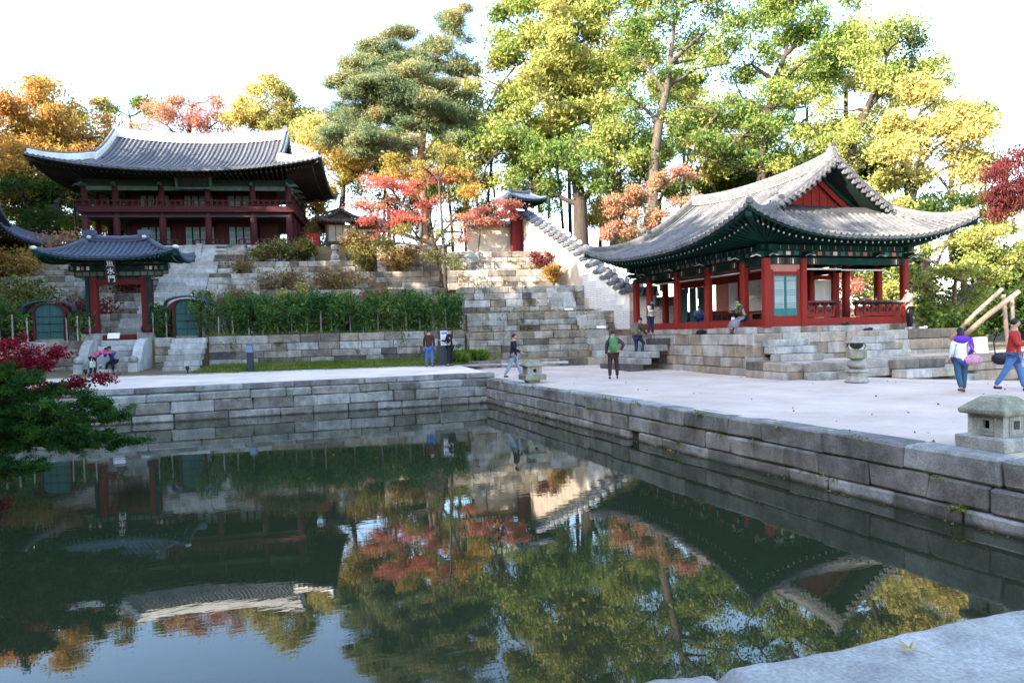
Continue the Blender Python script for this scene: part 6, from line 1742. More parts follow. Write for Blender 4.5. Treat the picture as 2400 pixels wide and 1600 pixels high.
# ---- the tall trees
tree('tall_tree', 'tall yellow-green tree with slender leaning trunk right of the pine', trk([(1437, 520), (1432, 440), (1420, 360), (1395, 290), (1365, 220), (1330, 150)], 60, 8.2), [0.45, 0.4, 0.36, 0.31, 0.26, 0.2, 0.12],
     lob([(1210, 60, 3.6, 2.4, 0), (1310, 30, 4, 2.6, 0), (1250, 140, 4, 2.4, 0), (1350, 130, 4, 2.8, 0), (1180, 190, 3.6, 2.4, 0), (1290, 220, 4, 2.6, -1), (1400, 200, 3.6, 2.8, 0), (1420, 60, 3.4, 2.8, 1), (1140, 260, 2.6, 2, 0), (1230, 290, 3.4, 2, 0), (1340, 300, 3.4, 2, 0), (1260, -40, 4, 2, 0), (1430, -30, 4, 2.2, 0)], 60), 'lf_yg', 'bark', 0.32, 58, 0.95, 0.50, 12, voff=0.08)
tree('old_tree', 'thick dark-trunked old tree behind the upper end of the tiled wall', trk([(1362, 560), (1360, 480), (1352, 420), (1345, 370), (1350, 320)], 57, 8.0), [0.85, 0.72, 0.66, 0.55, 0.42, 0.3],
     lob([(1180, 350, 3, 1.8, 0), (1260, 370, 3, 1.8, 0), (1130, 420, 2.4, 1.5, 0), (1230, 430, 2.6, 1.2, 0), (1330, 380, 3, 1.8, -1), (1420, 340, 3, 2, 0), (1460, 400, 2.6, 1.6, 0), (1390, 430, 2.2, 1.2, -1), (1290, 460, 2, 1, 0), (1480, 300, 3, 2, 0), (1100, 350, 2.6, 1.6, 0)], 57), 'lf_green', 'bark_dark', 0.28, 52, 0.9, 0.62, 13, voff=0.05)
tree('tall_tree', 'tall pale-trunked tree with forking limbs left of the pavilion ridge', trk([(1530, 440), (1535, 360), (1545, 290), (1560, 220), (1570, 150), (1580, 60)], 55, 6.2), [0.55, 0.48, 0.44, 0.4, 0.34, 0.26, 0.15],
     lob([(1490, 40, 3, 2.4, 0), (1590, 20, 3.4, 2.6, 0), (1680, 60, 3, 2.4, 0), (1500, 140, 2.6, 2, 0), (1630, 140, 2.8, 2, 1), (1700, 150, 2.4, 2, 0), (1480, 230, 2.4, 1.8, 0), (1610, 250, 2.6, 1.8, 0), (1680, 270, 2.2, 1.6, 0), (1560, -50, 4, 2, 0), (1640, 330, 2, 1.4, 0)], 55), 'lf_green', 'bark', 0.28, 36, 0.9, 0.55, 14, voff=0.12)
tree('tall_tree', 'tall bright green tree with dark trunk behind the pavilion ridge', trk([(1785, 430), (1790, 350), (1800, 270), (1815, 190), (1840, 130), (1855, 60)], 56, 5.0), [0.6, 0.5, 0.45, 0.38, 0.3, 0.22, 0.12],
     lob([(1770, 40, 2.8, 2, 0), (1860, 30, 3.2, 2.4, 0), (1940, 60, 3, 2.2, 0), (1760, 150, 2.6, 1.8, 0), (1890, 140, 3, 2, 0), (1960, 150, 2.4, 1.8, 0), (1740, 230, 2.6, 1.8, 0), (1830, 240, 2.6, 1.8, -1), (1740, 320, 2.6, 1.8, 0), (1820, 330, 2.4, 1.6, 0), (1900, 270, 2.4, 1.6, 0), (1680, 380, 2.2, 1.6, 0), (1770, 400, 2.4, 1.4, 0), (1870, -40, 4, 2, 0)], 56), 'lf_green', 'bark_dark', 0.28, 50, 0.88, 0.58, 15, voff=0.06)
tree('tall_tree', 'sparse tree with slanting dark limbs right of the pavilion peak', trk([(1985, 420), (2000, 340), (2030, 260), (2060, 190), (2080, 130)], 52, 3.8), [0.45, 0.4, 0.34, 0.28, 0.2, 0.1],
     lob([(2040, 70, 2.2, 1.8, 0), (2090, 110, 2.2, 1.8, 0), (2140, 150, 2.2, 1.8, 0), (2010, 160, 2, 1.6, 0), (2080, 210, 2.4, 1.6, 0), (2000, 260, 2.2, 1.6, 0), (1930, 330, 2.2, 1.6, 0), (2000, 360, 2.4, 1.6, 0), (2170, 200, 2, 1.6, 0)], 52), 'lf_yg', 'bark_dark', 0.26, 40, 0.85, 0.7, 16)
tree('golden_tree', 'broad golden tree right of the pavilion gable', trk([(2130, 520), (2140, 450), (2160, 380), (2165, 300)], 46, 2.5), [0.4, 0.36, 0.3, 0.24, 0.15],
     lob([(2120, 280, 2, 1.8, 0), (2190, 240, 1.8, 1.8, 0), (2250, 310, 1.7, 1.7, 0), (2110, 370, 2, 1.6, -1), (2190, 360, 2.3, 2, 0), (2270, 380, 1.6, 1.5, 0), (2130, 430, 1.8, 1.3, 0), (2220, 440, 1.9, 1.4, 0), (2080, 330, 1.4, 1.2, 0), (2310, 420, 1.1, 1.2, 1), (2160, 200, 1.4, 1.2, 0)], 46), 'lf_gold', 'bark_dark', 0.24, 60, 0.72, 1.1, 17, vmul=0.8)
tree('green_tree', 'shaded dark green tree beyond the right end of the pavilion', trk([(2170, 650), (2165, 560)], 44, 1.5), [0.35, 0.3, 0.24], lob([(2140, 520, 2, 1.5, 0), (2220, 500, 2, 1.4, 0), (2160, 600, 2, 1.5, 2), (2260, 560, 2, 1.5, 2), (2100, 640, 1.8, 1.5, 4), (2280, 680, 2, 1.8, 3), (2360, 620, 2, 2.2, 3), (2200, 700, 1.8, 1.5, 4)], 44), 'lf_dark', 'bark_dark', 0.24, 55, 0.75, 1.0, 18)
tree('sunlit_tree', 'low sunlit yellow-green tree right of the pavilion base', trk([(2240, 790), (2235, 720), (2240, 650)], 33, 0.5), [0.16, 0.14, 0.11, 0.07],
     lob([(2150, 600, 0.8, 0.7, 0), (2230, 540, 1.1, 0.8, 0), (2310, 560, 1.1, 0.9, 0), (2370, 540, 1.0, 1.1, 0), (2170, 670, 0.8, 0.7, 0), (2240, 640, 1.0, 0.8, -0.5), (2330, 640, 1.0, 0.9, 0), (2200, 720, 0.9, 0.6, 0), (2390, 620, 0.9, 0.8, 0), (2150, 740, 0.7, 0.5, 0), (2280, 700, 0.7, 0.5, 0), (2390, 480, 0.9, 0.7, 1)], 33), 'lf_yg', 'bark', 0.15, 55, 0.42, 5.0, 19, flat=0.3, voff=0.05)
tree('maroon_tree', 'drooping dark maroon tree at the right picture edge', trk([(2470, 800), (2465, 600), (2450, 430)], 28, 0.0), [0.2, 0.18, 0.14, 0.08], lob([(2390, 420, 0.8, 0.9, 0), (2350, 450, 0.5, 0.7, 0), (2430, 390, 0.9, 0.8, 0), (2380, 490, 0.6, 0.6, 0), (2345, 410, 0.5, 0.5, 0), (2420, 450, 0.8, 0.9, 0), (2400, 370, 0.6, 0.5, 0)], 28), 'lf_maroon', 'bark_dark', 0.085, 50, 0.36, 9, 20, droop=2.0, asp=3.2)
tree('pink_maple', 'large salmon-pink maple left of the pavilion roof', trk([(1500, 620), (1505, 560), (1515, 500)], 46, 4.0), [0.22, 0.19, 0.15, 0.1],
     lob([(1490, 450, 1.2, 0.8, 0), (1560, 430, 1.4, 0.8, 0), (1600, 470, 1.0, 0.6, 0), (1460, 510, 1.2, 0.7, 0), (1530, 500, 1.3, 0.7, 0), (1440, 545, 0.9, 0.5, 0), (1590, 410, 1.0, 0.5, 0), (1500, 540, 0.9, 0.5, 0), (1450, 470, 0.8, 0.5, 0)], 46, 0.9), 'lf_salmon', 'bark', 0.17, 68, 0.48, 3.2, 21, vflat=0.6, vmul=1.1)
tree('pink_maple', 'sunlit pink maple seen through the open pavilion', trk([(1960, 740), (1965, 680)], 42, 1.5), [0.1, 0.08, 0.06], lob([(1945, 680, 0.9, 0.7, 0), (1970, 720, 0.8, 0.5, 0), (1930, 650, 0.7, 0.6, 0), (1990, 660, 0.6, 0.6, 0)], 42), 'lf_pink', 'bark', 0.16, 70, 0.4, 7, 22)
tree('pale_trunk_tree', 'pale leaning trunk seen through the open pavilion', trk([(1915, 760), (1925, 680), (1945, 600), (1960, 500)], 40, 0.6), [0.24, 0.22, 0.2, 0.17, 0.1], lob([(1960, 470, 2, 1.2, 0), (1900, 480, 1.6, 1, 0), (2040, 480, 1.6, 1, 0)], 40), 'lf_yg', 'bark_bare', 0.24, 45, 0.7, 1.0, 23)
tree('sunlit_tree', 'yellow-green tree seen through the right bay of the pavilion', trk([(2090, 760), (2085, 700)], 42, 1.0), [0.14, 0.12, 0.08], lob([(2080, 660, 0.9, 0.9, 0), (2100, 720, 0.9, 0.6, 0), (2060, 700, 0.8, 0.6, 0), (2020, 640, 0.8, 0.8, 0)], 42), 'lf_yg', 'bark', 0.18, 60, 0.45, 5, 24)
# backs: thinner trees that fill between the trunks
bk = [(1120, 420, 72, 'lf_green', 1.9), (1240, 440, 74, 'lf_yg', 1.7), (1480, 470, 70, 'lf_green', 2.0), (1560, 380, 70, 'lf_yg', 2.2), (1640, 440, 66, 'lf_green', 2.2), (1700, 420, 64, 'lf_dark', 2.4), (1830, 450, 66, 'lf_green', 2.4), (1930, 400, 66, 'lf_yg', 2.2), (2050, 400, 62, 'lf_dark', 2.6), (1420, 480, 72, 'lf_gold', 1.2), (1010, 450, 70, 'lf_green', 1.8), (900, 380, 72, 'lf_olive', 2.2), (1730, 300, 72, 'lf_yg', 2.6), (1600, 200, 76, 'lf_yg', 2.6), (1900, 210, 74, 'lf_yg', 2.4), (1090, 300, 70, 'lf_yg', 2.4), (1450, 150, 74, 'lf_yg', 2.6), (2330, 650, 48, 'lf_dark', 2.2), (2395, 730, 46, 'lf_dark', 1.8), (2270, 745, 46, 'lf_dark', 1.5), (2120, 690, 50, 'lf_dark', 1.8), (930, 505, 70, 'lf_dark', 1.4), (1110, 515, 72, 'lf_olive', 1.2), (1465, 550, 66, 'lf_gold', 1.3), (1830, 680, 52, 'lf_dark', 2.0), (1640, 560, 56, 'lf_dark', 2.0), (300, 510, 78, 'lf_dark', 2.4), (560, 505, 80, 'lf_dark', 2.6), (125, 520, 68, 'lf_dark', 1.9), (215, 540, 72, 'lf_olive', 1.8), (2110, 190, 60, 'lf_yg', 2.3), (2220, 270, 56, 'lf_yg', 2.0), (1990, 120, 64, 'lf_green', 2.3), (1330, 240, 74, 'lf_green', 2.6), (1250, 330, 70, 'lf_green', 2.2)]
words = ['nearest the pine', 'behind the upper gate', 'left of the salmon maple', 'behind the pale forking trunk', 'above the pavilion roof slope', 'darkest above the pavilion ridge', 'behind the pavilion ridge', 'right of the pavilion peak', 'dark and right of the pavilion gable', 'golden behind the tiled wall', 'behind the red maple', 'olive and behind the pine trunk', 'high behind the bright green tree', 'high behind the forking limbs', 'high above the pavilion peak', 'between pine and yellow tree', 'high between the two tall trees', 'dark and far right behind the logs', 'dark and behind the man in red', 'dark and behind the leaning logs', 'dark beyond the right pavilion bay', 'low and dark behind the red maple', 'low and olive left of the upper gate', 'low and golden right of the old trunk', 'dark behind the closed pavilion bay', 'dark behind the left pavilion columns', 'dark behind the middle of the hall', 'dark behind the right half of the hall', 'low and dark left of the hall columns', 'low and olive behind the left hall columns', 'high behind the golden tree', 'right behind the golden tree', 'high right of the pavilion peak', 'behind the leaning slender trunk', 'green above the upper gate']
for i, (x, y, D, lf, s) in enumerate(bk):
    rr_ = random.Random(300 + i); j = lambda a: rr_.uniform(-a, a)
    tree('background_tree', f'background tree {words[i]}', trk([(x + j(15), y + 90), (x + j(10), y + 40)], D, 5.5 if x > 1500 else 8.5), [0.26, 0.22, 0.14],
         [(W(x + j(40), y + j(25), D + j(2)), s * 1.15, s * 0.9) for _ in range(3)] + [(W(x + j(60), y - 40 + j(30), D), s, s * 0.8)], lf, 'bark_dark', 0.3, 42, 0.9, 0.7, 40 + i, group='trees filling the wood behind')

# slender dark stems that show between the trees along the crest
rs = random.Random(5)
stems_ = [(1095, 74), (1140, 66), (1165, 76), (1250, 70), (1285, 80), (1320, 72), (1455, 66), (1490, 74), (1590, 62), (1635, 66), (1690, 60), (1745, 64), (1860, 62), (1900, 68), (2010, 58), (900, 70), (1060, 68), (180, 66), (40, 70)]
place_w = ['first right of the pine', 'between pine and upper gate', 'just left of the upper gate', 'just right of the upper gate', 'second right of the upper gate', 'left of the old dark trunk', 'right of the old dark trunk', 'left of the pale forking tree', 'right of the pale forking tree', 'above the pavilion roof slope', 'second above the pavilion roof slope', 'left of the bright green tree', 'right of the bright green tree', 'left of the pavilion peak', 'right of the pavilion peak', 'behind the red maple', 'behind the slender tree', 'left of the hall', 'at the far left behind the hall']
for i, (x, D) in enumerate(stems_):
    j = rs.uniform(-25, 25); y0 = 540 if x < 1550 else 560
    tree('slender_tree', f'thin dark-stemmed tree {place_w[i]}', trk([(x, y0), (x + j * 0.4, y0 - 90), (x + j, y0 - 170), (x + j * 1.6, y0 - 250)], D, 4.5 if x > 1550 else 8.3), [0.2, 0.18, 0.15, 0.11, 0.06],
         [(W(x + j + rs.uniform(-50, 50), y0 - 150 - rs.uniform(0, 130), D + rs.uniform(-1, 1)), rs.uniform(1.3, 2.2), rs.uniform(0.9, 1.5)) for _ in range(4)], rs.choice(['lf_green', 'lf_yg', 'lf_green', 'lf_olive', 'lf_gold']), 'bark_dark', 0.26, 30, 0.85, 0.7, 700 + i, group='thin trees along the crest')

# ---- shade trees on the slope west of the pond, whose shadow lies over pond and court
R = np.random.default_rng(77)
def shade_tree(h, rx, seed):
    return tree('shade_tree', 'broad shade tree on the slope west of the pond', [(0, 0, -0.5), (0.2, 0.1, h * 0.25), (0.1, -0.2, h * 0.45), (0.3, 0, h * 0.65)], [0.6, 0.5, 0.42, 0.3],
                [((0, 0, h * 0.75), rx, h * 0.24), ((rx * 0.5, 0.5, h * 0.6), rx * 0.7, h * 0.2), ((-rx * 0.5, -0.5, h * 0.58), rx * 0.7, h * 0.2), ((0, rx * 0.5, h * 0.5), rx * 0.7, h * 0.2), ((0.3, -rx * 0.5, h * 0.45), rx * 0.75, h * 0.18)], 'lf_yg', 'bark_dark', 0.55, 34, 1.3, 0.22, seed, group='shade trees west of the pond', shell=0.1)
protos = [shade_tree(18, 6.0, 501), shade_tree(18, 6.5, 502)]
spots = SHADE_SPOTS
for i, (x, y, zt) in enumerate(spots):
    p = protos[i % 2]
    zb = max(-0.02, (-19.5 - x) * 0.55)
    s = (zt - zb) / 18.0
    if i < 2: t = p
    else:
        t = p.copy(); C.objects.link(t)
        for c in p.children:
            cc = c.copy(); C.objects.link(cc); cc.parent = t
    t.location = (x, y, zb); t.rotation_euler = (0, 0, i * 1.7); t.scale = (max(0.75, s * 0.95), max(0.75, s * 0.95), s)
# ---------------------------------------------------------------- hedge, grass, shrubs, near yew, leaves
def foliage_obj(name, pts, R, size, leaf, parent, asp=1.6, flat=0.0, droop=0.0, kind=None, val=None, tri=False):
    q = leaf_quads(pts, R, size, asp, flat, droop, tri=tri)
    v = R.uniform(0, 1, len(pts)) if val is None else val
    o = obj(name, quads_mesh(name, q, v), M[leaf], parent)
    if kind: o['kind'] = kind
    return o
def hedge(label, x0, x1, y0, y1, zb, zt, n, seed):
    R = np.random.default_rng(seed)
    t = thing('bamboo_hedge', label, 'hedge', N(0, 0, 0), BN)
    nb = int((x1 - x0) * 14)
    bx = R.uniform(x0, x1, nb); by = R.uniform(y0, y1, nb); hh = (zt - zb) * R.uniform(0.58, 1.14, nb) + 0.12 * np.sin(bx * 1.3 + 1) + 0.1 * np.sin(bx * 3.1)
    lean = R.normal(size=(nb, 2)) * 0.3
    b = MB()
    for i in range(nb):
        b.tube([(bx[i], by[i], zb - 0.05), (bx[i] + lean[i, 0] * 0.4, by[i] + lean[i, 1] * 0.4 - 0.05, zb + hh[i] * 0.5), (bx[i] + lean[i, 0], by[i] + lean[i, 1] - 0.15, zb + hh[i])], [0.014, 0.011, 0.005], 4, cap=False)
    b.build('canes', M['lf_bamboo'], t)['kind'] = 'stuff'
    k = R.integers(0, nb, n)
    # leaves stand in fans on the upper canes, a few lower down
    tt = np.clip(R.beta(1.9, 1.15, n), 0, 1)
    fan = R.integers(0, nb * 9, n) % 9
    ph = (k * 9 + fan) * 2.399
    px = bx[k] + lean[k, 0] * tt + 0.27 * np.cos(ph) * R.uniform(0.3, 1.4, n); py_ = by[k] + lean[k, 1] * tt - 0.15 * tt + 0.24 * np.sin(ph) * R.uniform(0.3, 1.4, n)
    pz_ = zb + hh[k] * tt + R.normal(size=n) * 0.07
    P_ = np.stack([px, py_, pz_], 1)
    foliage_obj('foliage', P_, R, 0.058, 'lf_bamboo', t, asp=4.2, droop=0.7, kind='stuff', val=np.clip(R.normal(0.55, 0.24, n), 0, 1))
    return t
hedge('long dense bamboo hedge behind the pole fence', -9.7, 3.3, 37.75, 39.8, 2.0, 3.95, 42000, 1)
hedge('narrow bamboo clump between the gate and the right arched door', -12.25, -11.4, 38.4, 39.6, 1.95, 3.6, 2600, 2)
hedge('bamboo clump between the left arched door and the gate', -16.1, -15.1, 38.5, 39.8, 1.95, 3.3, 2400, 3)
hedge('bamboo hedge left of the left arched door', -23, -17.9, 38.5, 40.2, 1.95, 3.9, 9000, 4)

R = np.random.default_rng(5)
def blades(n, fx, fy, zf, h, seed, w=0.012):
    R = np.random.default_rng(seed)
    x = fx(R, n); y = fy(R, n); z = np.array([zf(a, c) for a, c in zip(x, y)])
    a = R.uniform(0, 2 * PI, n); hh = h * R.uniform(0.5, 1.4, n); ln = R.normal(size=(n, 2)) * 0.45 * hh[:, None]
    wx = np.cos(a) * w; wy = np.sin(a) * w
    V = np.stack([np.stack([x - wx, y - wy, z - 0.02], 1), np.stack([x + wx, y + wy, z - 0.02], 1), np.stack([x + ln[:, 0], y + ln[:, 1], z + hh], 1)], 1)
    q = V[..., 0:1] * np.array(XN) + V[..., 1:2] * np.array(YN) + V[..., 2:3] * np.array([0, 0, 1.0])
    return q, R.uniform(0, 1, n)
def strip_z(x, y): return 0.30 + (y - 32.95) / (37.72 - 32.95) * 0.25
q, v = blades(26000, lambda R, n: R.uniform(-9.2, 3.4, n), lambda R, n: R.uniform(33.0, 37.4, n) , strip_z, 0.13, 6, 0.016)
tag(obj('grass', quads_mesh('grass', q, v), M['lf_grass']), 'short green grass strip between the path and the lower wall', 'grass', kind='stuff')
q, v = blades(5000, lambda R, n: R.uniform(-9.6, 3.4, n), lambda R, n: R.uniform(37.65, 38.2, n), lambda x, y: 1.93, 0.2, 7, 0.02)
tag(obj('grass', quads_mesh('grass', q, v), M['lf_grass']), 'grass fringe along the top of the lower wall under the hedge', 'grass', kind='stuff')
q, v = blades(2600, lambda R, n: R.uniform(3.8, 10.8, n), lambda R, n: R.uniform(38.8, 41.2, n), lambda x, y: 2.88, 0.07, 8, 0.014)
tag(obj('grass', quads_mesh('grass', q, v), M['lf_grass']), 'thin dry grass on the terraces beside the white wall', 'grass', kind='stuff')
# iris clump at the end of the grass strip
ir = thing('iris_clump', 'bright green clump of strap leaves beside the low kerb course', 'plant', N(3.1, 34.6, 0.45), BN)
R = np.random.default_rng(8); n = 700
c = R.normal(size=(n, 2)) * np.array([0.45, 0.35]); a = R.uniform(0, 2 * PI, n); hh = R.uniform(0.3, 0.6, n); ln = np.stack([np.cos(a), np.sin(a)], 1) * (hh * 0.6)[:, None]; w = 0.018
V = np.stack([np.stack([c[:, 0] - w, c[:, 1], np.zeros(n)], 1), np.stack([c[:, 0] + w, c[:, 1], np.zeros(n)], 1), np.stack([c[:, 0] + ln[:, 0] * 0.5 + w, c[:, 1] + ln[:, 1] * 0.5, hh], 1), np.stack([c[:, 0] + ln[:, 0] * 1.2, c[:, 1] + ln[:, 1] * 1.2, hh * 0.85], 1)], 1)
obj('foliage', quads_mesh('foliage', V, R.uniform(0.2, 0.7, n)), M['lf_grass'], ir)['kind'] = 'stuff'

def shrub(label, x, y, z, rx, rz, leaf, n, seed, size=0.1, stems=14, name='shrub'):
    R = np.random.default_rng(seed)
    t = thing(name, label, 'shrub', N(x, y, z), BN)
    b = MB(); tips = []
    for i in range(stems):
        a = R.uniform(0, 2 * PI); r_ = rx * R.uniform(0.3, 1.0); h = rz * R.uniform(1.1, 2.0)
        p1 = (math.cos(a) * r_ * 0.35, math.sin(a) * r_ * 0.35, h * 0.5); p2 = (math.cos(a) * r_, math.sin(a) * r_, h)
        b.tube([(0, 0, 0), p1, p2], [0.025, 0.016, 0.006], 5, cap=False); tips += [p1, p2]
        for q in range(3):
            a2 = a + R.normal() * 0.6; p3 = (p1[0] + math.cos(a2) * r_ * 0.6, p1[1] + math.sin(a2) * r_ * 0.6, p1[2] + h * R.uniform(0.2, 0.55)); b.tube([p1, p3], [0.01, 0.004], 4, cap=False); tips.append(p3)
    b.build('stems', M['bark'], t)
    tips = np.array(tips); k = R.integers(0, len(tips), n)
    P_ = tips[k] + R.normal(size=(n, 3)) * np.array([0.24, 0.24, 0.2]) * max(0.6, rx)
    P_[:, 2] = np.maximum(P_[:, 2], 0.03)
    foliage_obj('foliage', P_, R, size, leaf, t, kind='stuff')
    return t
sh = [('mixed olive shrub below the right end of the hall', -7.6, 52.6, 7.2, 1.3, 0.8, 'lf_olive', 1500), ('dark green shrub at the hall platform corner', -6.6, 53.2, 7.2, 0.9, 0.8, 'lf_dark', 1300), ('yellowish shrub before the hall platform', -9.3, 52.7, 7.2, 1.0, 0.6, 'lf_olive', 800),
      ('grey bare shrub right of the stairs', -10.6, 50.6, 6.15, 1.1, 0.55, 'lf_brown', 350), ('brown dry shrub below the small house', -2.6, 51.8, 7.2, 1.2, 0.9, 'lf_brown', 1100), ('olive shrub beside the dark blue box', -1.9, 50.9, 6.2, 1.1, 1.0, 'lf_olive', 1500), ('russet shrub left of the red maple trunk', 0.2, 49.6, 6.2, 1.3, 0.7, 'lf_brown', 1400),
      ('reddish dry shrub above the hedge middle', -3.8, 47.4, 4.85, 1.6, 0.5, 'lf_brown', 900), ('grey twiggy shrub above the hedge left half', -7.6, 47.2, 4.85, 1.5, 0.5, 'lf_brown', 600), ('low russet shrub at the hedge left end', -9.0, 44.6, 3.5, 1.3, 0.45, 'lf_brown', 900), ('twiggy shrub above the hedge right half', -1.2, 44.8, 3.5, 1.4, 0.6, 'lf_brown', 600),
      ('yellow-flowered tall plant rising from the hedge', -5.6, 44.5, 3.5, 0.5, 0.9, 'lf_gold', 260), ('second yellow plant left of the tall one', -6.9, 44.6, 3.5, 0.6, 0.6, 'lf_gold', 260), ('dull red shrub behind the left arched door', -17.6, 43.4, 2.1, 1.5, 1.0, 'lf_maroon', 2600), ('larger dull red shrub left of the gate', -16.4, 47.0, 4.8, 1.5, 0.9, 'lf_maroon', 2600),
      ('olive shrub at the far left of the terraces', -20.5, 44.0, 3.5, 1.8, 0.9, 'lf_olive', 1600), ('orange-brown shrub at the far left terrace', -19.8, 41.0, 2.0, 1.3, 0.9, 'lf_brown', 1100), ('salmon shrub under the left columns of the hall', -22.5, 53.3, 7.2, 1.8, 0.9, 'lf_salmon', 2200), ('dark shrub before the left platform end', -20.2, 52.5, 7.2, 1.6, 0.7, 'lf_dark', 1500),
      ('russet shrub below the far left hall', -24.0, 49.5, 6.1, 1.6, 0.8, 'lf_orange', 1400), ('sunlit orange shrub against the white wall', 9.55, 43.2, 4.7, 0.55, 0.6, 'lf_orange', 900), ('dusky red shrub above the orange one', 9.3, 45.3, 5.8, 0.7, 0.5, 'lf_maroon', 700), ('yellow-green bush at the right end of the pavilion base', 20.2, 27.5, 0.5, 0.9, 0.9, 'lf_yg', 1200), ('low olive bush behind the right base wall', 22.5, 26.0, 0.4, 1.0, 0.7, 'lf_dark', 1200)]
for i, (lab, x, y, z, rx, rz, lf, n) in enumerate(sh): shrub(lab, x, y, z, rx, rz, lf, int(n * 1.5), 200 + i, 0.10 if rx < 1 else 0.115)

# ---- the island west of the picture with the yew and the maple that reach into it
isl_c = wp(-420, 800, 12.5); isl_c.z = 0
isl = thing('island', 'small round stone-edged island at the left of the pond', 'island', (isl_c.x, isl_c.y, 0), 0)
R_ = random.Random(3)
for k in range(20):
    a = 2 * PI * k / 20
    for (z0, h) in ((-1.4, 0.5), (-0.9, 0.45), (-0.45, 0.4)):
        me = stone_mesh(0.66, h - 0.02, 0.4, R_); obj('stone', me, M['stone_pond'], isl, mw=Matrix.Rotation(a, 4, 'Z') @ Matrix.Translation((-0.33, -2.15, z0)))
b = MB(); b.lathe([(2.0, -1.3), (2.0, -0.05), (1.2, 0.12), (0.05, 0.2)], 24); b.build('soil', M['hill'], isl, True)
def spray(name, label, base, tips, leaf, bark, n, size, spread, seed, cat='shrub', asp=2.2, flat=0.0, per_twig=7, r0=0.08):
    """a shrub whose boughs sweep sideways to the given tips"""
    R = np.random.default_rng(seed); base = Vector(base)
    t = thing(name, label, cat, base, 0)
    b = MB(); pts = []; wts = []
    for (tip, lift) in tips:
        tip = Vector(tip) - base
        mid = tip * 0.5 + Vector((0, 0, lift))
        path = [Vector((0, 0, 0)).lerp(mid, s).lerp(mid.lerp(tip, s), s) for s in np.linspace(0, 1, 9)]
        b.tube(path, [r0 * (1 - 0.85 * i / 8) for i in range(9)], 6, cap=False)
        for s in range(3, 9):
            for q in range(per_twig):
                d = Vector(R.normal(size=3)); d.z = d.z * 0.35 + 0.10; d.normalize(); d = d * 0.6 + (path[8] - path[6]).normalized() * 0.5
                L_ = spread * R.uniform(0.5, 1.2)
                e = path[s] + d * L_
                b.tube([path[s], path[s].lerp(e, 0.5) + Vector((0, 0, 0.02)), e], [0.012, 0.008, 0.003], 4, cap=False)
                for f in np.linspace(0.25, 1.0, 6): pts.append(path[s].lerp(e, f)); 
    b.build('stems', M[bark], t)
    pts = np.array(pts); k = R.integers(0, len(pts), n)
    sc_ = 0.55 if leaf == 'lf_yew' else 1.0
    P_ = pts[k] + R.normal(size=(n, 3)) * np.array([0.075, 0.075, 0.05]) * sc_
    clump = np.random.default_rng(seed + 1).uniform(0.1, 0.75, len(pts))[k]
    foliage_obj('foliage', P_, R, size, leaf, t, asp=asp, flat=flat, kind='stuff', tri=(leaf == 'lf_yew'), val=np.clip(clump + R.normal(size=n) * 0.12, 0, 1))
    return t
yb = (isl_c.x + 0.6, isl_c.y, 0.1)
yt = [(187, 947, 0.10), (252, 982, 0.05), (112, 922, 0.2), (42, 902, 0.3), (2, 952, 0.1), (82, 982, 0.1), (162, 1007, 0.0), (222, 1022, -0.05), (267, 1037, -0.1), (-8, 1007, 0.0), (22, 882, 0.35), (-28, 882, 0.4), (132, 1032, -0.1), (52, 1097, -0.25), (-18, 1097, -0.3), (212, 967, 0.1), (-58, 962, 0.1), (-98, 1022, 0)]
tips = [(tuple(wp(x, y, 12.0 + ((i * 37) % 10 - 5) * 0.12)), l) for i, (x, y, l) in enumerate(yt)]
spray('yew_shrub', 'dark green yew boughs reaching over the water at the lower left', yb, tips, 'lf_yew', 'bark_dark', 150000, 0.019, 0.5, 31, asp=3.8, per_twig=7)
mt = [(130, 835, 0.3), (60, 830, 0.35), (0, 860, 0.3), (20, 810, 0.4), (110, 855, 0.25), (150, 905, 0.2), (100, 930, 0.1), (230, 890, 0.2), (0, 1100, -0.3)]
tips = [(tuple(wp(x, y, 13.6)), l) for (x, y, l) in mt]
spray('crimson_maple', 'crimson maple sprays behind the yew at the left edge', (isl_c.x + 0.2, isl_c.y + 0.9, 0.1), tips, 'lf_crimson', 'bark_dark', 17000, 0.04, 0.34, 33, cat='shrub', asp=1.5, flat=0.3, per_twig=5, r0=0.05)

# ---- fallen leaves
lf = thing('fallen_leaf', 'large yellow-brown maple leaf lying on the near coping slab', 'leaf', (3.16, 2.80, 0.02), rad(-15))
out = []
for k in range(5):
    a = rad(90 + (k - 2) * 42); L_ = [0.05, 0.085, 0.105, 0.085, 0.05][k]
    out.append((math.cos(a + 0.32) * L_ * 0.45, math.sin(a + 0.32) * L_ * 0.45)) if k == 0 else None
    out.append((math.cos(a - 0.13) * L_ * 0.7, math.sin(a - 0.13) * L_ * 0.7)); out.append((math.cos(a) * L_, math.sin(a) * L_)); out.append((math.cos(a + 0.13) * L_ * 0.7, math.sin(a + 0.13) * L_ * 0.7)); out.append((math.cos(a + 0.36) * L_ * 0.4, math.sin(a + 0.36) * L_ * 0.4))
b = MB(); vs = [(0, 0, 0.012)] + [(x, y, 0.006 + 0.5 * abs(x) * 0.5 + 1.8 * (x * x + y * y)) for x, y in out]; n = len(out)
b.add(vs, [(0, 1 + i, 1 + (i + 1) % n) for i in range(n)]); M['leaf_big'] = mat('dry_yellow_leaf', (0.40, 0.32, 0.12), (0.26, 0.17, 0.06), rough=0.7, scale=25)
o = b.build('leaf_blade', M['leaf_big'], lf); md = o.modifiers.new('s', 'SOLIDIFY'); md.thickness = 0.0015
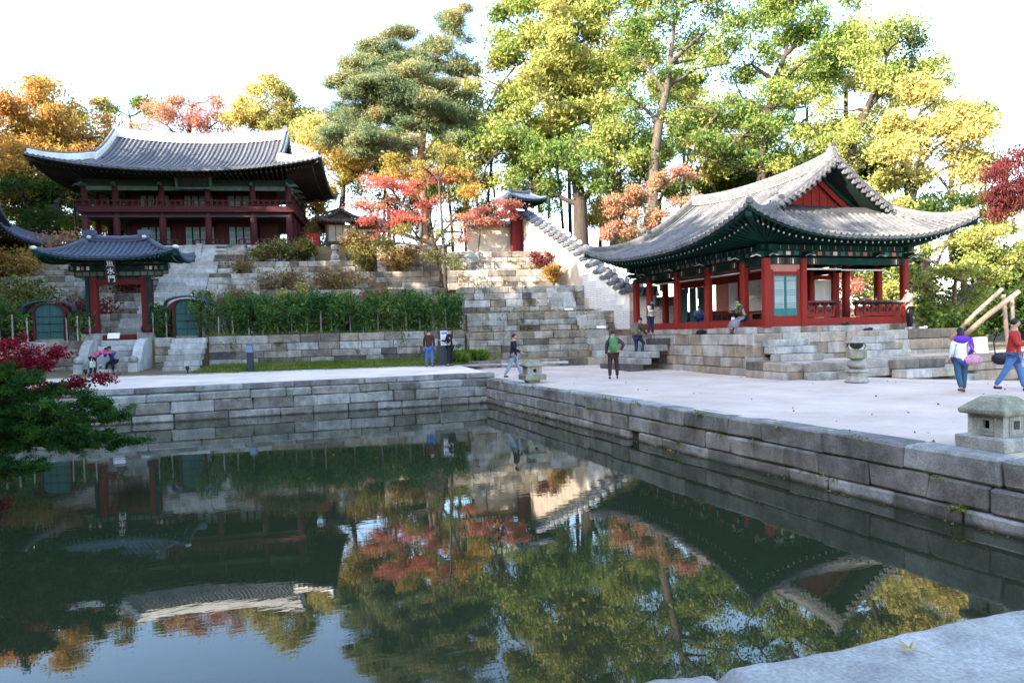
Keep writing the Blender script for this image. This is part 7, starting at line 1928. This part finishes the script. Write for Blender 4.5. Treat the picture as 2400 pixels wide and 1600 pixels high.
b = MB(); b.tube([(0, -0.005, 0.012), (0.03, -0.05, 0.02), (0.07, -0.09, 0.008)], 0.0022, 6); b.build('leaf_stalk', M['leaf_big'], lf)
R = np.random.default_rng(12)
n = 110
P_ = np.zeros((n, 3)); P_[:, 0] = R.uniform(9, 20, n); P_[:, 1] = R.uniform(5, 33, n)
P_[:, 2] = [court_z(a, c) + 0.012 for a, c in P_[:, :2]]
q = leaf_quads(P_, R, 0.045, 1.4, flat=0.93); tag(obj('fallen_leaves', quads_mesh('fallen_leaves', q, R.uniform(0, 0.6, n)), M['lf_brown']), 'scattered brown leaves on the sandy court', 'leaves', kind='stuff')
n = 260
P_ = np.zeros((n, 3)); P_[:, 0] = R.uniform(-8, 8.2, n); P_[:, 1] = 26.5 - np.abs(R.normal(size=n)) * 4; k = R.random(n) < 0.45
yy = R.uniform(5, 26, n); P_[k, 1] = yy[k]; P_[k, 0] = np.array([wall_x(a) for a in yy[k]]) - np.abs(R.normal(size=k.sum())) * 0.07 - 0.02; P_[:, 2] = WATER + 0.006
q = leaf_quads(P_, R, 0.05, 1.4, flat=0.97, fold=0.05); tag(obj('floating_leaves', quads_mesh('floating_leaves', q, R.uniform(0.3, 1, n)), M['lf_brown']), 'tiny leaves floating along the foot of the pond walls', 'leaves', kind='stuff')
n = 1500; xs_ = R.uniform(3.8, 11.5, n); lv = R.integers(0, 2, n); ys_ = np.where(lv == 0, R.uniform(36.3, 38.4, n), R.uniform(38.8, 41.2, n)); zs_ = np.where(lv == 0, 1.86, 2.98)
P_ = xs_[:, None] * np.array(XN) + ys_[:, None] * np.array(YN) + zs_[:, None] * np.array([0, 0, 1.0])
q = leaf_quads(P_, R, 0.08, 1.4, flat=0.85); tag(obj('fallen_leaves', quads_mesh('fallen_leaves', q, R.uniform(0, 1, n)), M['lf_brown']), 'dry leaves lying on the terraces beside the white wall', 'leaves', kind='stuff')

# ---- weeds rooted in the joints of the walls
R = np.random.default_rng(21); pts = []
for q in range(34):
    y = R.uniform(4.5, 26); z = R.choice([-0.37, -0.73, -0.02]); c = np.array([wall_x(y) - 0.03, y, z])
    pts.append(c + R.normal(size=(int(R.integers(8, 26)), 3)) * np.array([0.02, R.uniform(0.05, 0.2), 0.035]))
for q in range(26):
    x = R.uniform(-4, 8.1); c = np.array([x, 26.6, R.choice([-0.68, -0.28, 0.0])]); pts.append(c + R.normal(size=(int(R.integers(8, 24)), 3)) * np.array([R.uniform(0.05, 0.2), 0.02, 0.035]))
P_ = np.concatenate(pts)
foliage_obj('wall_weeds', P_, R, 0.03, 'lf_grass', None, asp=1.8); tag(bpy.context.scene.objects['wall_weeds'], 'small green weeds and moss in the joints of the pond walls', 'weeds', kind='stuff')
pts = []
for (y, x0, x1, zs) in ((41.28, 3.8, 10.8, (3.3, 3.7, 4.1, 4.5)), (38.48, 3.9, 11.5, (2.1, 2.5, 2.85)), (37.48, -9.2, 3.2, (0.9, 1.2, 1.6, 1.95)), (43.95, 3.4, 10, (4.9, 5.3)), (46.45, 3.2, 9.4, (6.1, 6.5, 7.0))):
    for q in range(13):
        c = N(R.uniform(x0, x1), y, R.choice(zs)); k = int(R.integers(10, 45)); w_ = R.uniform(0.05, 0.22); h_ = R.uniform(0.04, 0.22)
        g = R.normal(size=(k, 3)) * np.array([w_, 0.03, h_]); g[:, 2] -= h_ * 0.7
        pts.append(np.array(c)[None, :] + g[:, :1] * np.array(XN) + g[:, 1:2] * np.array(YN) + g[:, 2:] * np.array([0, 0, 1.0]))
o = foliage_obj('terrace_weeds', np.concatenate(pts), R, 0.06, 'lf_olive', None, asp=1.6); tag(o, 'ivy and weeds hanging in the joints of the terrace walls', 'weeds', kind='stuff')
# ---------------------------------------------------------------- people
def cloth(name, c, rough=0.85, c2=None): 
    k = 'cl_' + name
    if k not in M: M[k] = mat(k, c, c2 or tuple(x * 0.75 for x in c), rough=rough, scale=7, bump=0.8, bscale=9, bdist=0.03)
    return k
M['skin'] = mat('skin', (0.46, 0.27, 0.19), (0.40, 0.22, 0.15), rough=0.6, scale=6, bump=0.05)
M['hair'] = mat('black_hair', (0.012, 0.010, 0.009), (0.007, 0.006, 0.006), rough=0.45, scale=30, bump=0.4, stretch=(1, 1, 0.2))
def skin_mesh(name, verts, edges, radii, root, m, parent, sub=1, smooth=True):
    me = bpy.data.meshes.new(name); me.from_pydata([tuple(v) for v in verts], edges, [])
    o = obj(name, me, M[m], parent)
    md = o.modifiers.new('skin', 'SKIN'); md.use_smooth_shade = True
    if not me.skin_vertices: me.skin_vertices.new()
    sv = me.skin_vertices[0].data
    for i, r in enumerate(radii):
        sv[i].radius = (r, r) if not hasattr(r, '__len__') else r
        sv[i].use_root = (i == root)
    sd_ = o.modifiers.new('sub', 'SUBSURF'); sd_.levels = sub; sd_.render_levels = sub
    return o
def rotv(v, ax, a): return Matrix.Rotation(a, 3, ax) @ Vector(v)
def person(label, loc, face, H=1.7, lean=0, legL=(0, 0, 0), legR=(0, 0, 0), armL=(8, 8, 15), armR=(8, 8, 15), head=(0, 0), top=('navy', (0.02, 0.025, 0.05)), bot=('jeans', (0.05, 0.08, 0.16)), shoe=('dshoe', (0.03, 0.025, 0.025)), hair='short', seat=None, hem=0.06, skirt=None, bulk=1.0, hem_skirt=None, female=False, no_top_arms=False):
    """facing +y locally; leg = (thigh forward, outward, knee bend), arm = (forward, outward, elbow bend) in degrees; returns thing and joints"""
    t = thing('person', label, 'person', loc, face)
    s = H / 1.7
    pel = Vector((0, 0, 0.0)); ld = rad(lean)
    up = rotv((0, 0, 1), 'X', -ld)
    spine = pel + up * 0.22 * s; chest = pel + up * 0.42 * s; neck = pel + up * 0.54 * s
    hup = rotv(up, 'X', -rad(head[0])); hfw = rotv((0, 1, 0), 'X', -rad(lean + head[0])); hfw = rotv(hfw, 'Z', rad(head[1]))
    hb = neck + up * 0.055 * s; hc = hb + hup * 0.10 * s + hfw * 0.012; ht = hc + hup * 0.075 * s
    J = {}
    def leg(sx, a):
        hip = pel + Vector((sx * 0.095 * s, 0, -0.03 * s))
        d1 = rotv((0, 0, -1), 'X', rad(a[0])); d1 = rotv(d1, 'Y', -sx * rad(a[1]))
        kn = hip + d1 * 0.41 * s
        d2 = rotv((0, 0, -1), 'X', rad(a[0] - a[2])); d2 = rotv(d2, 'Y', -sx * rad(a[1] * 0.5))
        an = kn + d2 * 0.40 * s
        ff = Vector((sx * 0.12, 1, 0)).normalized() if a[0] - a[2] > -35 else rotv(Vector((0, 1, 0)), 'X', rad((a[0] - a[2]) + 20))
        toe = an + ff * 0.15 * s + Vector((0, 0, -0.045 * s))
        return hip, kn, an, toe, ff
    def arm(sx, a):
        sh_ = chest + up * 0.045 * s + Vector((sx * (0.17 if not female else 0.155) * s * (0.5 + 0.5 * bulk), 0, 0))
        d1 = rotv((0, 0, -1), 'X', rad(a[0])); d1 = rotv(d1, 'Y', -sx * rad(a[1]))
        el = sh_ + d1 * 0.28 * s
        inn = a[3] if len(a) > 3 else 0
        d2 = rotv((0, 0, -1), 'X', rad(a[0] + a[2])); d2 = rotv(d2, 'Z', sx * rad(inn)); d2 = rotv(d2, 'Y', -sx * rad(a[1] * 0.5))
        wr = el + d2 * 0.24 * s
        return sh_, el, wr, d2
    LL, RL = leg(-1, legL), leg(1, legR); LA, RA = arm(-1, armL), arm(1, armR)
    low = min(LL[2].z, RL[2].z) - 0.075 * s
    dz = -low if seat is None else seat + 0.09 * s
    sh3 = Vector((0, 0, dz))
    V = []; E = []; Rr = []
    def add(p, r, prev=None):
        V.append(p + sh3); Rr.append(r * s if not hasattr(r, '__len__') else (r[0] * s, r[1] * s))
        if prev is not None: E.append((prev, len(V) - 1))
        return len(V) - 1
    ip = add(pel, 0.12); isp = add(spine, 0.105, ip); ic = add(chest, 0.125, isp); inn_ = add(neck, 0.052, ic); ihb = add(hb, 0.052, inn_)
    ih = add(hc, 0.097, ihb); iht = add(ht, 0.08, ih)
    jaw = add(hb + hup * 0.035 * s + hfw * 0.055 * s, 0.04, ihb)
    nose = add(hc + hfw * 0.10 * s - hup * 0.01 * s, 0.012, ih)
    for L_ in (LL, RL):
        a = add(L_[0], 0.085, ip); b_ = add(L_[1], 0.055, a); c_ = add(L_[2], 0.036, b_); add(L_[3], 0.035, c_)
    for A_ in (LA, RA):
        a = add(A_[0], 0.055, ic); b_ = add(A_[1], 0.04, a); c_ = add(A_[2], 0.027, b_)
        d = A_[3]; side = d.cross(Vector((0, 0, 1)) if abs(d.z) < 0.9 else Vector((0, 1, 0))).normalized(); nn = side.cross(d)
        pm = add(A_[2] + d * 0.045 * s, (0.036, 0.022), c_)
        for k, ln in enumerate((0.065, 0.075, 0.072, 0.058)):
            q = A_[2] + d * 0.085 * s + side * (k - 1.5) * 0.019 * s
            f1 = add(q, 0.0095, pm); f2 = add(q + d * ln * 0.55 * s + nn * 0.012 * s, 0.0085, f1); add(q + d * ln * 0.9 * s + nn * 0.035 * s, 0.0075, f2)
        th = add(A_[2] + d * 0.045 * s - side * 0.04 * s, 0.011, pm); add(A_[2] + d * 0.085 * s - side * 0.058 * s + nn * 0.02 * s, 0.009, th)
    skin_mesh('body', V, E, Rr, ip, 'skin', t)
    # clothes
    def chain(name, m, items, root=0):
        V2 = []; E2 = []; R2 = []
        for (p, r, prev) in items:
            V2.append(p + sh3); R2.append((r[0] * s, r[1] * s) if hasattr(r, '__len__') else r * s)
            if prev is not None: E2.append((prev, len(V2) - 1))
        return skin_mesh(name, V2, E2, R2, root, m, t)
    bk = bulk
    it = [(spine, 0.135 * bk, None), (chest, 0.155 * bk, 0), (neck - up * 0.015 * s, 0.075, 1), (pel + up * 0.02 * s, 0.15 * bk, 0)]
    last = 3
    if hem > 0.03:
        it.append((pel - (up * 0.6 + Vector((0, 0, 0.4))) * hem, 0.158 * bk, 3)); last = 4
    for A_ in (LA, RA):
        b0 = len(it)
        it += [(A_[0], 0.075 * bk, 1), (A_[1], 0.058 * bk, b0), (A_[2] - A_[3] * 0.01, 0.045, b0 + 1)]
    tk = cloth(*top); chain('jacket', tk, it)
    bk_ = cloth(*bot)
    if skirt is None:
        it = [(pel, 0.138 * bk, None)]
        for L_ in (LL, RL):
            b0 = len(it); it += [(L_[0] + (L_[1] - L_[0]) * 0.12, 0.098 * bk, 0), (L_[1], 0.076, b0), (L_[2] + Vector((0, 0, 0.01)), 0.06, b0 + 1)]
        chain('trousers', bk_, it)
    else:
        it = [(pel, 0.138 * bk, None)]
        for L_ in (LL, RL):
            b0 = len(it); it += [(L_[0] + (L_[1] - L_[0]) * 0.12, 0.09 * bk, 0), (L_[1], 0.055, b0), (L_[2], 0.04, b0 + 1)]
        chain('leggings', cloth('leggings', (0.02, 0.02, 0.025)), it)
        # a skirt: rings from the waist along the thighs down to the hem
        b = MB(); rings = []
        kn = (LL[1] + RL[1]) / 2; an = (LL[2] + RL[2]) / 2; n = 20
        hemp = kn.lerp(an, skirt)
        cs = [(pel + up * 0.06 * s, 0.14, 0.115), (pel.lerp(kn, 0.45), 0.19, 0.16), (kn, 0.22, 0.17), (hemp, 0.27, 0.2)]
        for ci, (c_, rx, ry) in enumerate(cs):
            for k in range(n):
                a = 2 * PI * k / n; fl = 1 + 0.07 * math.cos(a * 7) * ci / 3
                b.v.append(tuple(c_ + sh3 + Vector((math.cos(a) * rx * s * fl, math.sin(a) * ry * s * fl, 0))))
        for ci in range(3):
            for k in range(n): b.f.append([ci * n + k, ci * n + (k + 1) % n, (ci + 1) * n + (k + 1) % n, (ci + 1) * n + k]); b.mi.append(0)
        o = b.build('skirt', M[bk_], t, True); md = o.modifiers.new('s', 'SOLIDIFY'); md.thickness = 0.012
    sk = cloth(*shoe)
    for L_ in (LL, RL):
        an, toe, ff = L_[2], L_[3], L_[4]
        it = [(an - ff * 0.04 * s + Vector((0, 0, -0.03 * s)), 0.042, None), (an + ff * 0.05 * s + Vector((0, 0, -0.035 * s)), 0.042, 0), (toe + Vector((0, 0, 0.008)), 0.036, 1)]
        chain('shoe', sk, it)
    # hair as a cap that leaves the face free
    b = MB(); n1, n2 = 14, 8
    c0 = hc + sh3 + hup * 0.016 * s; fx = hfw.cross(hup).normalized()
    for j in range(n2 + 1):
        tt = PI * 0.66 * j / n2
        for k in range(n1):
            a = 2 * PI * k / n1
            fwd = math.cos(a)
            lim = tt if fwd < 0.1 else tt * (1 - 0.42 * fwd)
            rr_ = 0.094 * s * (1.0 + 0.04 * math.sin(5 * a))
            b.v.append(tuple(c0 + hup * (math.cos(lim) * rr_ * 1.05) + (hfw * (math.cos(a) * 0.98) + fx * math.sin(a) * 0.9) * (math.sin(lim) * rr_) - hfw * 0.008))
    for j in range(n2):
        for k in range(n1): b.f.append([j * n1 + k, j * n1 + (k + 1) % n1, (j + 1) * n1 + (k + 1) % n1, (j + 1) * n1 + k]); b.mi.append(0)
    if hair in ('long', 'bob'):
        L_ = 0.26 if hair == 'long' else 0.15
        b.ball(c0 - hfw * 0.055 * s - hup * (L_ * 0.45) * s, 0.095 * s, 0.075 * s, L_ * s * 0.75, 12, 8)
    o = b.build('hair', M['hair'], t, True); md = o.modifiers.new('s', 'SOLIDIFY'); md.thickness = 0.008
    # eyes, brows and mouth
    b = MB()
    for sx in (-1, 1):
        b.ball(hc + sh3 + hfw * 0.084 * s + fx * sx * 0.033 * s + hup * 0.012 * s, 0.011 * s, 0.011 * s, 0.007 * s, 8, 6)
        b.bar(hc + sh3 + hfw * 0.088 * s + fx * sx * 0.018 * s + hup * 0.032 * s, hc + sh3 + hfw * 0.08 * s + fx * sx * 0.05 * s + hup * 0.03 * s, 0.006, 0.006)
    b.bar(hb + sh3 + hup * 0.045 * s + hfw * 0.092 * s - fx * 0.02 * s, hb + sh3 + hup * 0.045 * s + hfw * 0.092 * s + fx * 0.02 * s, 0.006, 0.005)
    b.build('face_features', M['hair'], t, True)
    J.update(dict(wrL=LA[2] + sh3, wrR=RA[2] + sh3, chest=chest + sh3, pel=pel + sh3, head=hc + sh3, shL=LA[0] + sh3, shR=RA[0] + sh3, up=up, neck=neck + sh3, hR=RA[2] + RA[3] * 0.09 + sh3, hL=LA[2] + LA[3] * 0.09 + sh3))
    return t, J
def held(name, label, cat, m, t, J, key, size, off=(0, 0, 0), rot=(0, 0, 0)):
    """something in a hand: a thing of its own"""
    o = thing(name, label, cat, Matrix.Translation(t.location) @ Matrix.Rotation(t.rotation_euler.z, 4, 'Z') @ (J[key] + Vector(off)), t.rotation_euler.z)
    b = MB(); sx, sy, sz = size; b.box(-sx / 2, sx / 2, -sy / 2, sy / 2, -sz / 2, sz / 2, M=Matrix.Rotation(rot[0], 4, 'X') @ Matrix.Rotation(rot[1], 4, 'Y'))
    me = b.mesh(name); q = obj(name + '_body', me, M[m], o); md = q.modifiers.new('b', 'BEVEL'); md.width = min(size) * 0.25
    return o
def backpack(label, t, J, m, c):
    o = thing('backpack', label, 'backpack', Matrix.Translation(t.location) @ Matrix.Rotation(t.rotation_euler.z, 4, 'Z') @ (J['chest'] + Vector((0, -0.235, -0.13))), t.rotation_euler.z)
    k = cloth(m, c)
    b = MB(); b.box(-0.15, 0.15, -0.085, 0.1, -0.25, 0.2); b.add([(-0.13, -0.06, 0.2), (0.13, -0.06, 0.2), (0.13, 0.09, 0.2), (-0.13, 0.09, 0.2), (0, 0.02, 0.29)], [(0, 1, 4), (1, 2, 4), (2, 3, 4), (3, 0, 4)]); q_ = b.build('pack_body', M[k], o); md = q_.modifiers.new('b', 'BEVEL'); md.width = 0.05; md.segments = 3
    b = MB(); b.ball((0, -0.085, -0.09), 0.12, 0.05, 0.11, 12, 8); b.build('front_pocket', M[k], o, True)
    b = MB()
    for sx in (-1, 1): b.tube([(sx * 0.09, 0.05, 0.2), (sx * 0.11, 0.12, 0.29), (sx * 0.12, 0.22, 0.30), (sx * 0.13, 0.38, 0.16), (sx * 0.13, 0.36, -0.05), (sx * 0.13, 0.1, -0.15)], 0.018, 6)
    b.build('straps', M[k], o)
def gz(x, y): return court_z(x, y)
def facing(dx, dy): return math.atan2(dy, dx) - PI / 2     # +y turned to (dx, dy)
CR = Vector((math.cos(HEAD), -math.sin(HEAD), 0)); CF = Vector((math.sin(HEAD), math.cos(HEAD), 0))   # picture right and away
def fdir(r, f): v = CR * r + CF * f; return facing(v.x, v.y)

# crouching pair on the gate stairs
p = N(-13.85, 35.15, 0.33)
t, J = person('woman in a pink jacket bending over on the gate stairs', p, fdir(1, 0.15), 1.6, lean=58, legL=(8, 3, 14), legR=(-4, 3, 6), armL=(75, 5, 25), armR=(70, 5, 30), head=(5, 0), top=('pink', (0.62, 0.06, 0.30)), bot=('navy_trousers', (0.015, 0.018, 0.04)), hair='short', hem=0.1, female=True)
pb = thing('handbag', 'white and green patterned bag hanging by the bending woman', 'bag', p + Vector((0.02, -0.22, 0.55)), fdir(1, 0.1))
b = MB(); b.box(-0.22, 0.22, -0.05, 0.05, -0.17, 0.12); me = b.mesh('bag_body'); M['cl_pattern'] = mat('patterned_bag', (0.75, 0.78, 0.68), (0.12, 0.25, 0.10), rough=0.7, scale=14, bump=0.0); q = obj('bag_body', me, M['cl_pattern'], pb); q.modifiers.new('b', 'BEVEL').width = 0.03
b = MB(); b.tube([(-0.1, 0, 0.11), (-0.07, 0, 0.25), (0.07, 0, 0.25), (0.1, 0, 0.11)], 0.012, 6); b.build('bag_handle', M['cl_pattern'], pb)
p = N(-13.35, 36.22, 0.0)
t, J = person('man in blue and black sitting on the gate stairs with a camera phone', p, fdir(0, -1), 1.7, lean=28, legL=(72, 14, 78), legR=(72, 14, 78), armL=(45, 4, 95, 20), armR=(45, 4, 95, 20), head=(10, 0), top=('bluejacket', (0.015, 0.05, 0.22)), bot=('black_trousers', (0.012, 0.012, 0.016)), seat=0.88, hem=0.02)
held('phone', 'dark phone held by the man sitting on the gate stairs', 'phone', 'black', t, J, 'hR', (0.16, 0.02, 0.09), (-0.08, 0.02, 0.02))
# two men at the board
p = N(1.35, 32.55, 0.33); t, J = person('man in a brown jacket and blue jeans seen from behind at the board', p, fdir(0.12, 1), 1.72, legL=(2, 4, 2), legR=(-2, 4, 2), armL=(0, 8, 10), armR=(6, 6, 20), top=('brown', (0.055, 0.022, 0.014)), bot=('blue_jeans', (0.06, 0.13, 0.36)), hem=0.08, bulk=1.12)
p = N(2.3, 32.6, 0.33); t, J = person('man in a long black coat standing right of the board', p, fdir(-0.9, 0.3), 1.74, legL=(2, 3, 2), legR=(-2, 3, 3), armL=(22, 8, 75, 10), armR=(10, 6, 60, 10), head=(12, 0), top=('black_coat', (0.010, 0.011, 0.016)), bot=('black_trousers', (0.012, 0.012, 0.016)), hem=0.22, bulk=1.05)
# walking man
p = Vector((9.2, 26.1, gz(9.2, 26.1) + 0.01)); t, J = person('man in a dark jacket and pale jeans walking right by the small lantern', p, fdir(1, -0.25), 1.75, lean=3, legL=(22, 2, 4), legR=(-18, 2, 12), armL=(-22, 6, 15), armR=(25, 6, 35), head=(0, -10), top=('dark_jacket', (0.012, 0.014, 0.024)), bot=('pale_jeans', (0.28, 0.33, 0.42)), hem=0.1, bulk=1.08)
# man with green backpack
p = Vector((12.0, 23.15, gz(12.0, 23.15) + 0.01)); t, J = person('man with a green backpack walking away across the court, hand on hip', p, fdir(0.05, 1), 1.76, lean=2, legL=(-4, 4, 8), legR=(8, 4, 4), armL=(2, 8, 12), armR=(-12, 48, 70, 75), top=('charcoal_shirt', (0.035, 0.038, 0.05)), bot=('brown_trousers', (0.045, 0.018, 0.015)), hem=0.03, bulk=1.1)
backpack('green backpack on the man walking away', t, J, 'green_pack', (0.07, 0.2, 0.07))
# climbing man on the west steps
p = Vector((15.25, 27.15, 0.56)); t, J = person('man in an olive jacket with backpack climbing the pavilion steps', p, fdir(0.8, 0.5), 1.74, lean=14, legL=(6, 2, 14), legR=(42, 3, 62), armL=(20, 6, 40), armR=(15, 6, 40), head=(10, 0), top=('olive', (0.045, 0.05, 0.02)), bot=('dark_jeans', (0.015, 0.03, 0.09)), hem=0.08, bulk=1.08)
backpack('brown mottled backpack on the man climbing the steps', t, J, 'mottled_pack', (0.16, 0.12, 0.09))
# woman with phone on the platform
p = Vector((16.95, 28.9, 1.485)); t, J = person('woman with white sleeves and dark scarf looking at her phone beside the columns', p, fdir(0.5, -0.8), 1.62, lean=4, legL=(2, 2, 3), legR=(-2, 2, 3), armL=(25, 6, 85, 25), armR=(25, 6, 85, 25), head=(14, 0), top=('cream', (0.6, 0.55, 0.47)), bot=('dark_jeans', (0.015, 0.03, 0.09)), hair='bob', hem=0.04, female=True)
b = MB(); b.ball(J['neck'] + Vector((0, 0.03, 0.0)), 0.12, 0.11, 0.06, 12, 8); b.ball(J['chest'] + Vector((0, 0.13, -0.05)), 0.08, 0.05, 0.16, 10, 8); b.build('scarf', M[cloth('scarf', (0.015, 0.02, 0.06))], t, True)
held('phone', 'phone held by the woman beside the columns', 'phone', 'white', t, J, 'hR', (0.07, 0.015, 0.14), (-0.06, 0.03, 0.03), (rad(-40), 0, 0))
# seated woman in the long grey skirt
p = Vector((17.55, 22.95, 0.0)); t, J = person('woman in a long grey skirt and green scarf sitting on the pavilion sill', p, fdir(-1, -0.25), 1.62, lean=22, legL=(78, 8, 45), legR=(72, 8, 66), armL=(30, 6, 110, 15), armR=(30, 8, 70, 20), head=(-5, 0), top=('dull_brown', (0.07, 0.055, 0.045)), bot=('grey_skirt', (0.20, 0.185, 0.21)), shoe=('boot', (0.09, 0.075, 0.065)), hair='bob', seat=2.04, hem=0.02, skirt=0.75, female=True)
b = MB(); b.ball(J['neck'] + Vector((0, 0.02, 0.0)), 0.125, 0.115, 0.07, 12, 8); b.ball(J['chest'] + Vector((0.02, 0.15, -0.08)), 0.06, 0.04, 0.16, 10, 8); b.build('scarf', M[cloth('greenscarf', (0.16, 0.26, 0.05))], t, True)
p = Vector((18.35, 22.75, 0.0)); t, J = person('person in black sitting behind the woman in the grey skirt', p, fdir(1, 0.4), 1.66, lean=20, legL=(85, 10, 80), legR=(85, 10, 80), armL=(25, 6, 60), armR=(25, 6, 60), top=('black_coat', (0.010, 0.011, 0.016)), bot=('black_trousers', (0.012, 0.012, 0.016)), hair='long', seat=2.04, hem=0.02, female=True)
p = Vector((18.7, 27.6, 0.0)); t, J = person('person in blue with green hood crouched inside the pavilion behind a column', p, fdir(-0.3, -1), 1.6, lean=35, legL=(88, 12, 110), legR=(88, 12, 110), armL=(40, 6, 60), armR=(40, 6, 60), top=('mid_blue', (0.05, 0.12, 0.36)), bot=('dark_jeans', (0.015, 0.03, 0.09)), hair='short', seat=2.05, hem=0.02)
# reading woman at the right corner
p = Vector((24.1, 21.3, 1.485)); t, J = person('woman in a beige coat reading a leaflet at the pavilion corner', p, fdir(-1, -0.1), 1.64, lean=3, legL=(2, 2, 3), legR=(-2, 2, 3), armL=(32, 4, 58, 10), armR=(32, 4, 58, 10), head=(18, 0), top=('beige', (0.42, 0.27, 0.22)), bot=('black_trousers', (0.012, 0.012, 0.016)), shoe=('white_shoe', (0.6, 0.6, 0.62)), hair='bob', hem=0.30, bulk=1.12, female=True)
held('leaflet', 'white leaflet held by the woman in the beige coat', 'leaflet', 'white', t, J, 'hR', (0.34, 0.24, 0.006), (-0.12, 0.08, 0.02), (rad(20), 0, 0))
p = Vector((24.0, 22.75, 0.0)); t, J = person('person in dark blue sitting behind the balustrade near the reading woman', p, fdir(0.1, 1), 1.62, lean=15, legL=(85, 10, 85), legR=(85, 10, 85), armL=(20, 6, 60), armR=(20, 6, 60), top=('navy', (0.015, 0.025, 0.06)), bot=('dark_jeans', (0.015, 0.03, 0.09)), hair='short', seat=2.1, hem=0.02)
pk = thing('pink_cloth', 'folded pink cloth lying on the balustrade handrail', 'cloth', (22.9, 22.2, 2.70), rad(5)); b = MB(); b.ball((0, 0, 0.025), 0.22, 0.07, 0.03, 12, 6); b.build('cloth_fold', M[cloth('magenta', (0.5, 0.06, 0.4))], pk, True)
# woman in purple and white
p = Vector((16.2, 12.85, gz(16.2, 12.85) + 0.01)); t, J = person('woman in a purple and white hooded jacket walking away', p, fdir(0.2, 0.95), 1.6, lean=2, legL=(-14, 1, 16), legR=(10, 1, 4), armL=(4, 6, 25), armR=(10, 14, 55, 10), head=(6, -5), top=('white_jacket', (0.72, 0.74, 0.78)), bot=('teal_jeans', (0.03, 0.085, 0.15)), shoe=('redbrown_shoe', (0.13, 0.04, 0.035)), hair='long', hem=0.12, bulk=1.12, female=True)
pur = cloth('purple', (0.13, 0.035, 0.42))
b = MB(); b.ball(J['neck'] + Vector((0, -0.055, -0.045)), 0.175, 0.125, 0.105, 14, 8); b.build('hood', M[pur], t, True)
b = MB(); sR = J['shR']; 
V2 = [sR, sR.lerp(J['wrR'], 0.55) + Vector((0.03, -0.02, -0.04)), J['wrR']]; b.tube([sR + Vector((-0.06, 0, 0.03)), sR + Vector((0.03, 0, -0.02)), sR + Vector((0.085, 0.05, -0.16)), sR + Vector((0.10, 0.06, -0.27)), J['wrR'] + Vector((0, 0, 0.0))], [0.085, 0.1, 0.085, 0.075, 0.055], 12); b.build('sleeve', M[pur], t, True)
b = MB(); b.tube([J['pel'] + Vector((0, 0, -0.11)), J['pel'] + Vector((0, 0, -0.05))], [0.165, 0.175], 18); b.build('jacket_band', M[pur], t, True)
bg_ = thing('handbag', 'pink patterned handbag on the arm of the woman in purple', 'bag', p + Vector(CR) * 0.22 - Vector(CF) * 0.12 + Vector((0, 0, 0.80)), fdir(0, 1))
M['cl_pinkbag'] = mat('pink_patterned_bag', (0.62, 0.3, 0.42), (0.2, 0.08, 0.16), rough=0.5, scale=22, bump=0.1)
b = MB(); b.ball((0, 0, 0), 0.25, 0.1, 0.125, 16, 8); b.build('bag_body', M['cl_pinkbag'], bg_, True)
b = MB(); b.tube([(-0.14, 0, 0.09), (-0.11, 0.02, 0.3), (-0.06, 0.04, 0.5), (0.0, 0.03, 0.3), (0.13, 0, 0.09)], 0.014, 6); b.build('bag_strap', M['cl_pinkbag'], bg_)
# man in red
p = Vector((17.25, 12.3, gz(17.25, 12.3) + 0.01)); t, J = person('man in a red jacket and blue jeans striding at the right edge with a camera', p, fdir(0.75, -0.65), 1.78, lean=2, legL=(16, 3, 4), legR=(-20, 3, 10), armL=(16, 6, 85, 30), armR=(16, 6, 85, 30), head=(0, 10), top=('red_jacket', (0.36, 0.03, 0.025)), bot=('blue_jeans2', (0.07, 0.15, 0.34)), hem=0.12, bulk=1.12)
held('camera', 'black camera held by the man in red', 'camera', 'black', t, J, 'hR', (0.14, 0.07, 0.1), (-0.06, 0.05, 0.0))
b_ = thing('shoulder_bag', 'black shoulder bag at the hip of the man in red', 'bag', p + Vector(CR) * -0.24 + Vector(CF) * 0.12 + Vector((0, 0, 0.80)), fdir(0.75, -0.65))
b = MB(); b.ball((0, 0, 0), 0.09, 0.19, 0.15, 14, 8); b.build('bag_body', M['black'], b_, True); b = MB(); b.tube([(0.02, -0.1, 0.12), (0.1, -0.12, 0.42), (0.22, -0.04, 0.66)], 0.014, 6); b.build('bag_strap', M['black'], b_)
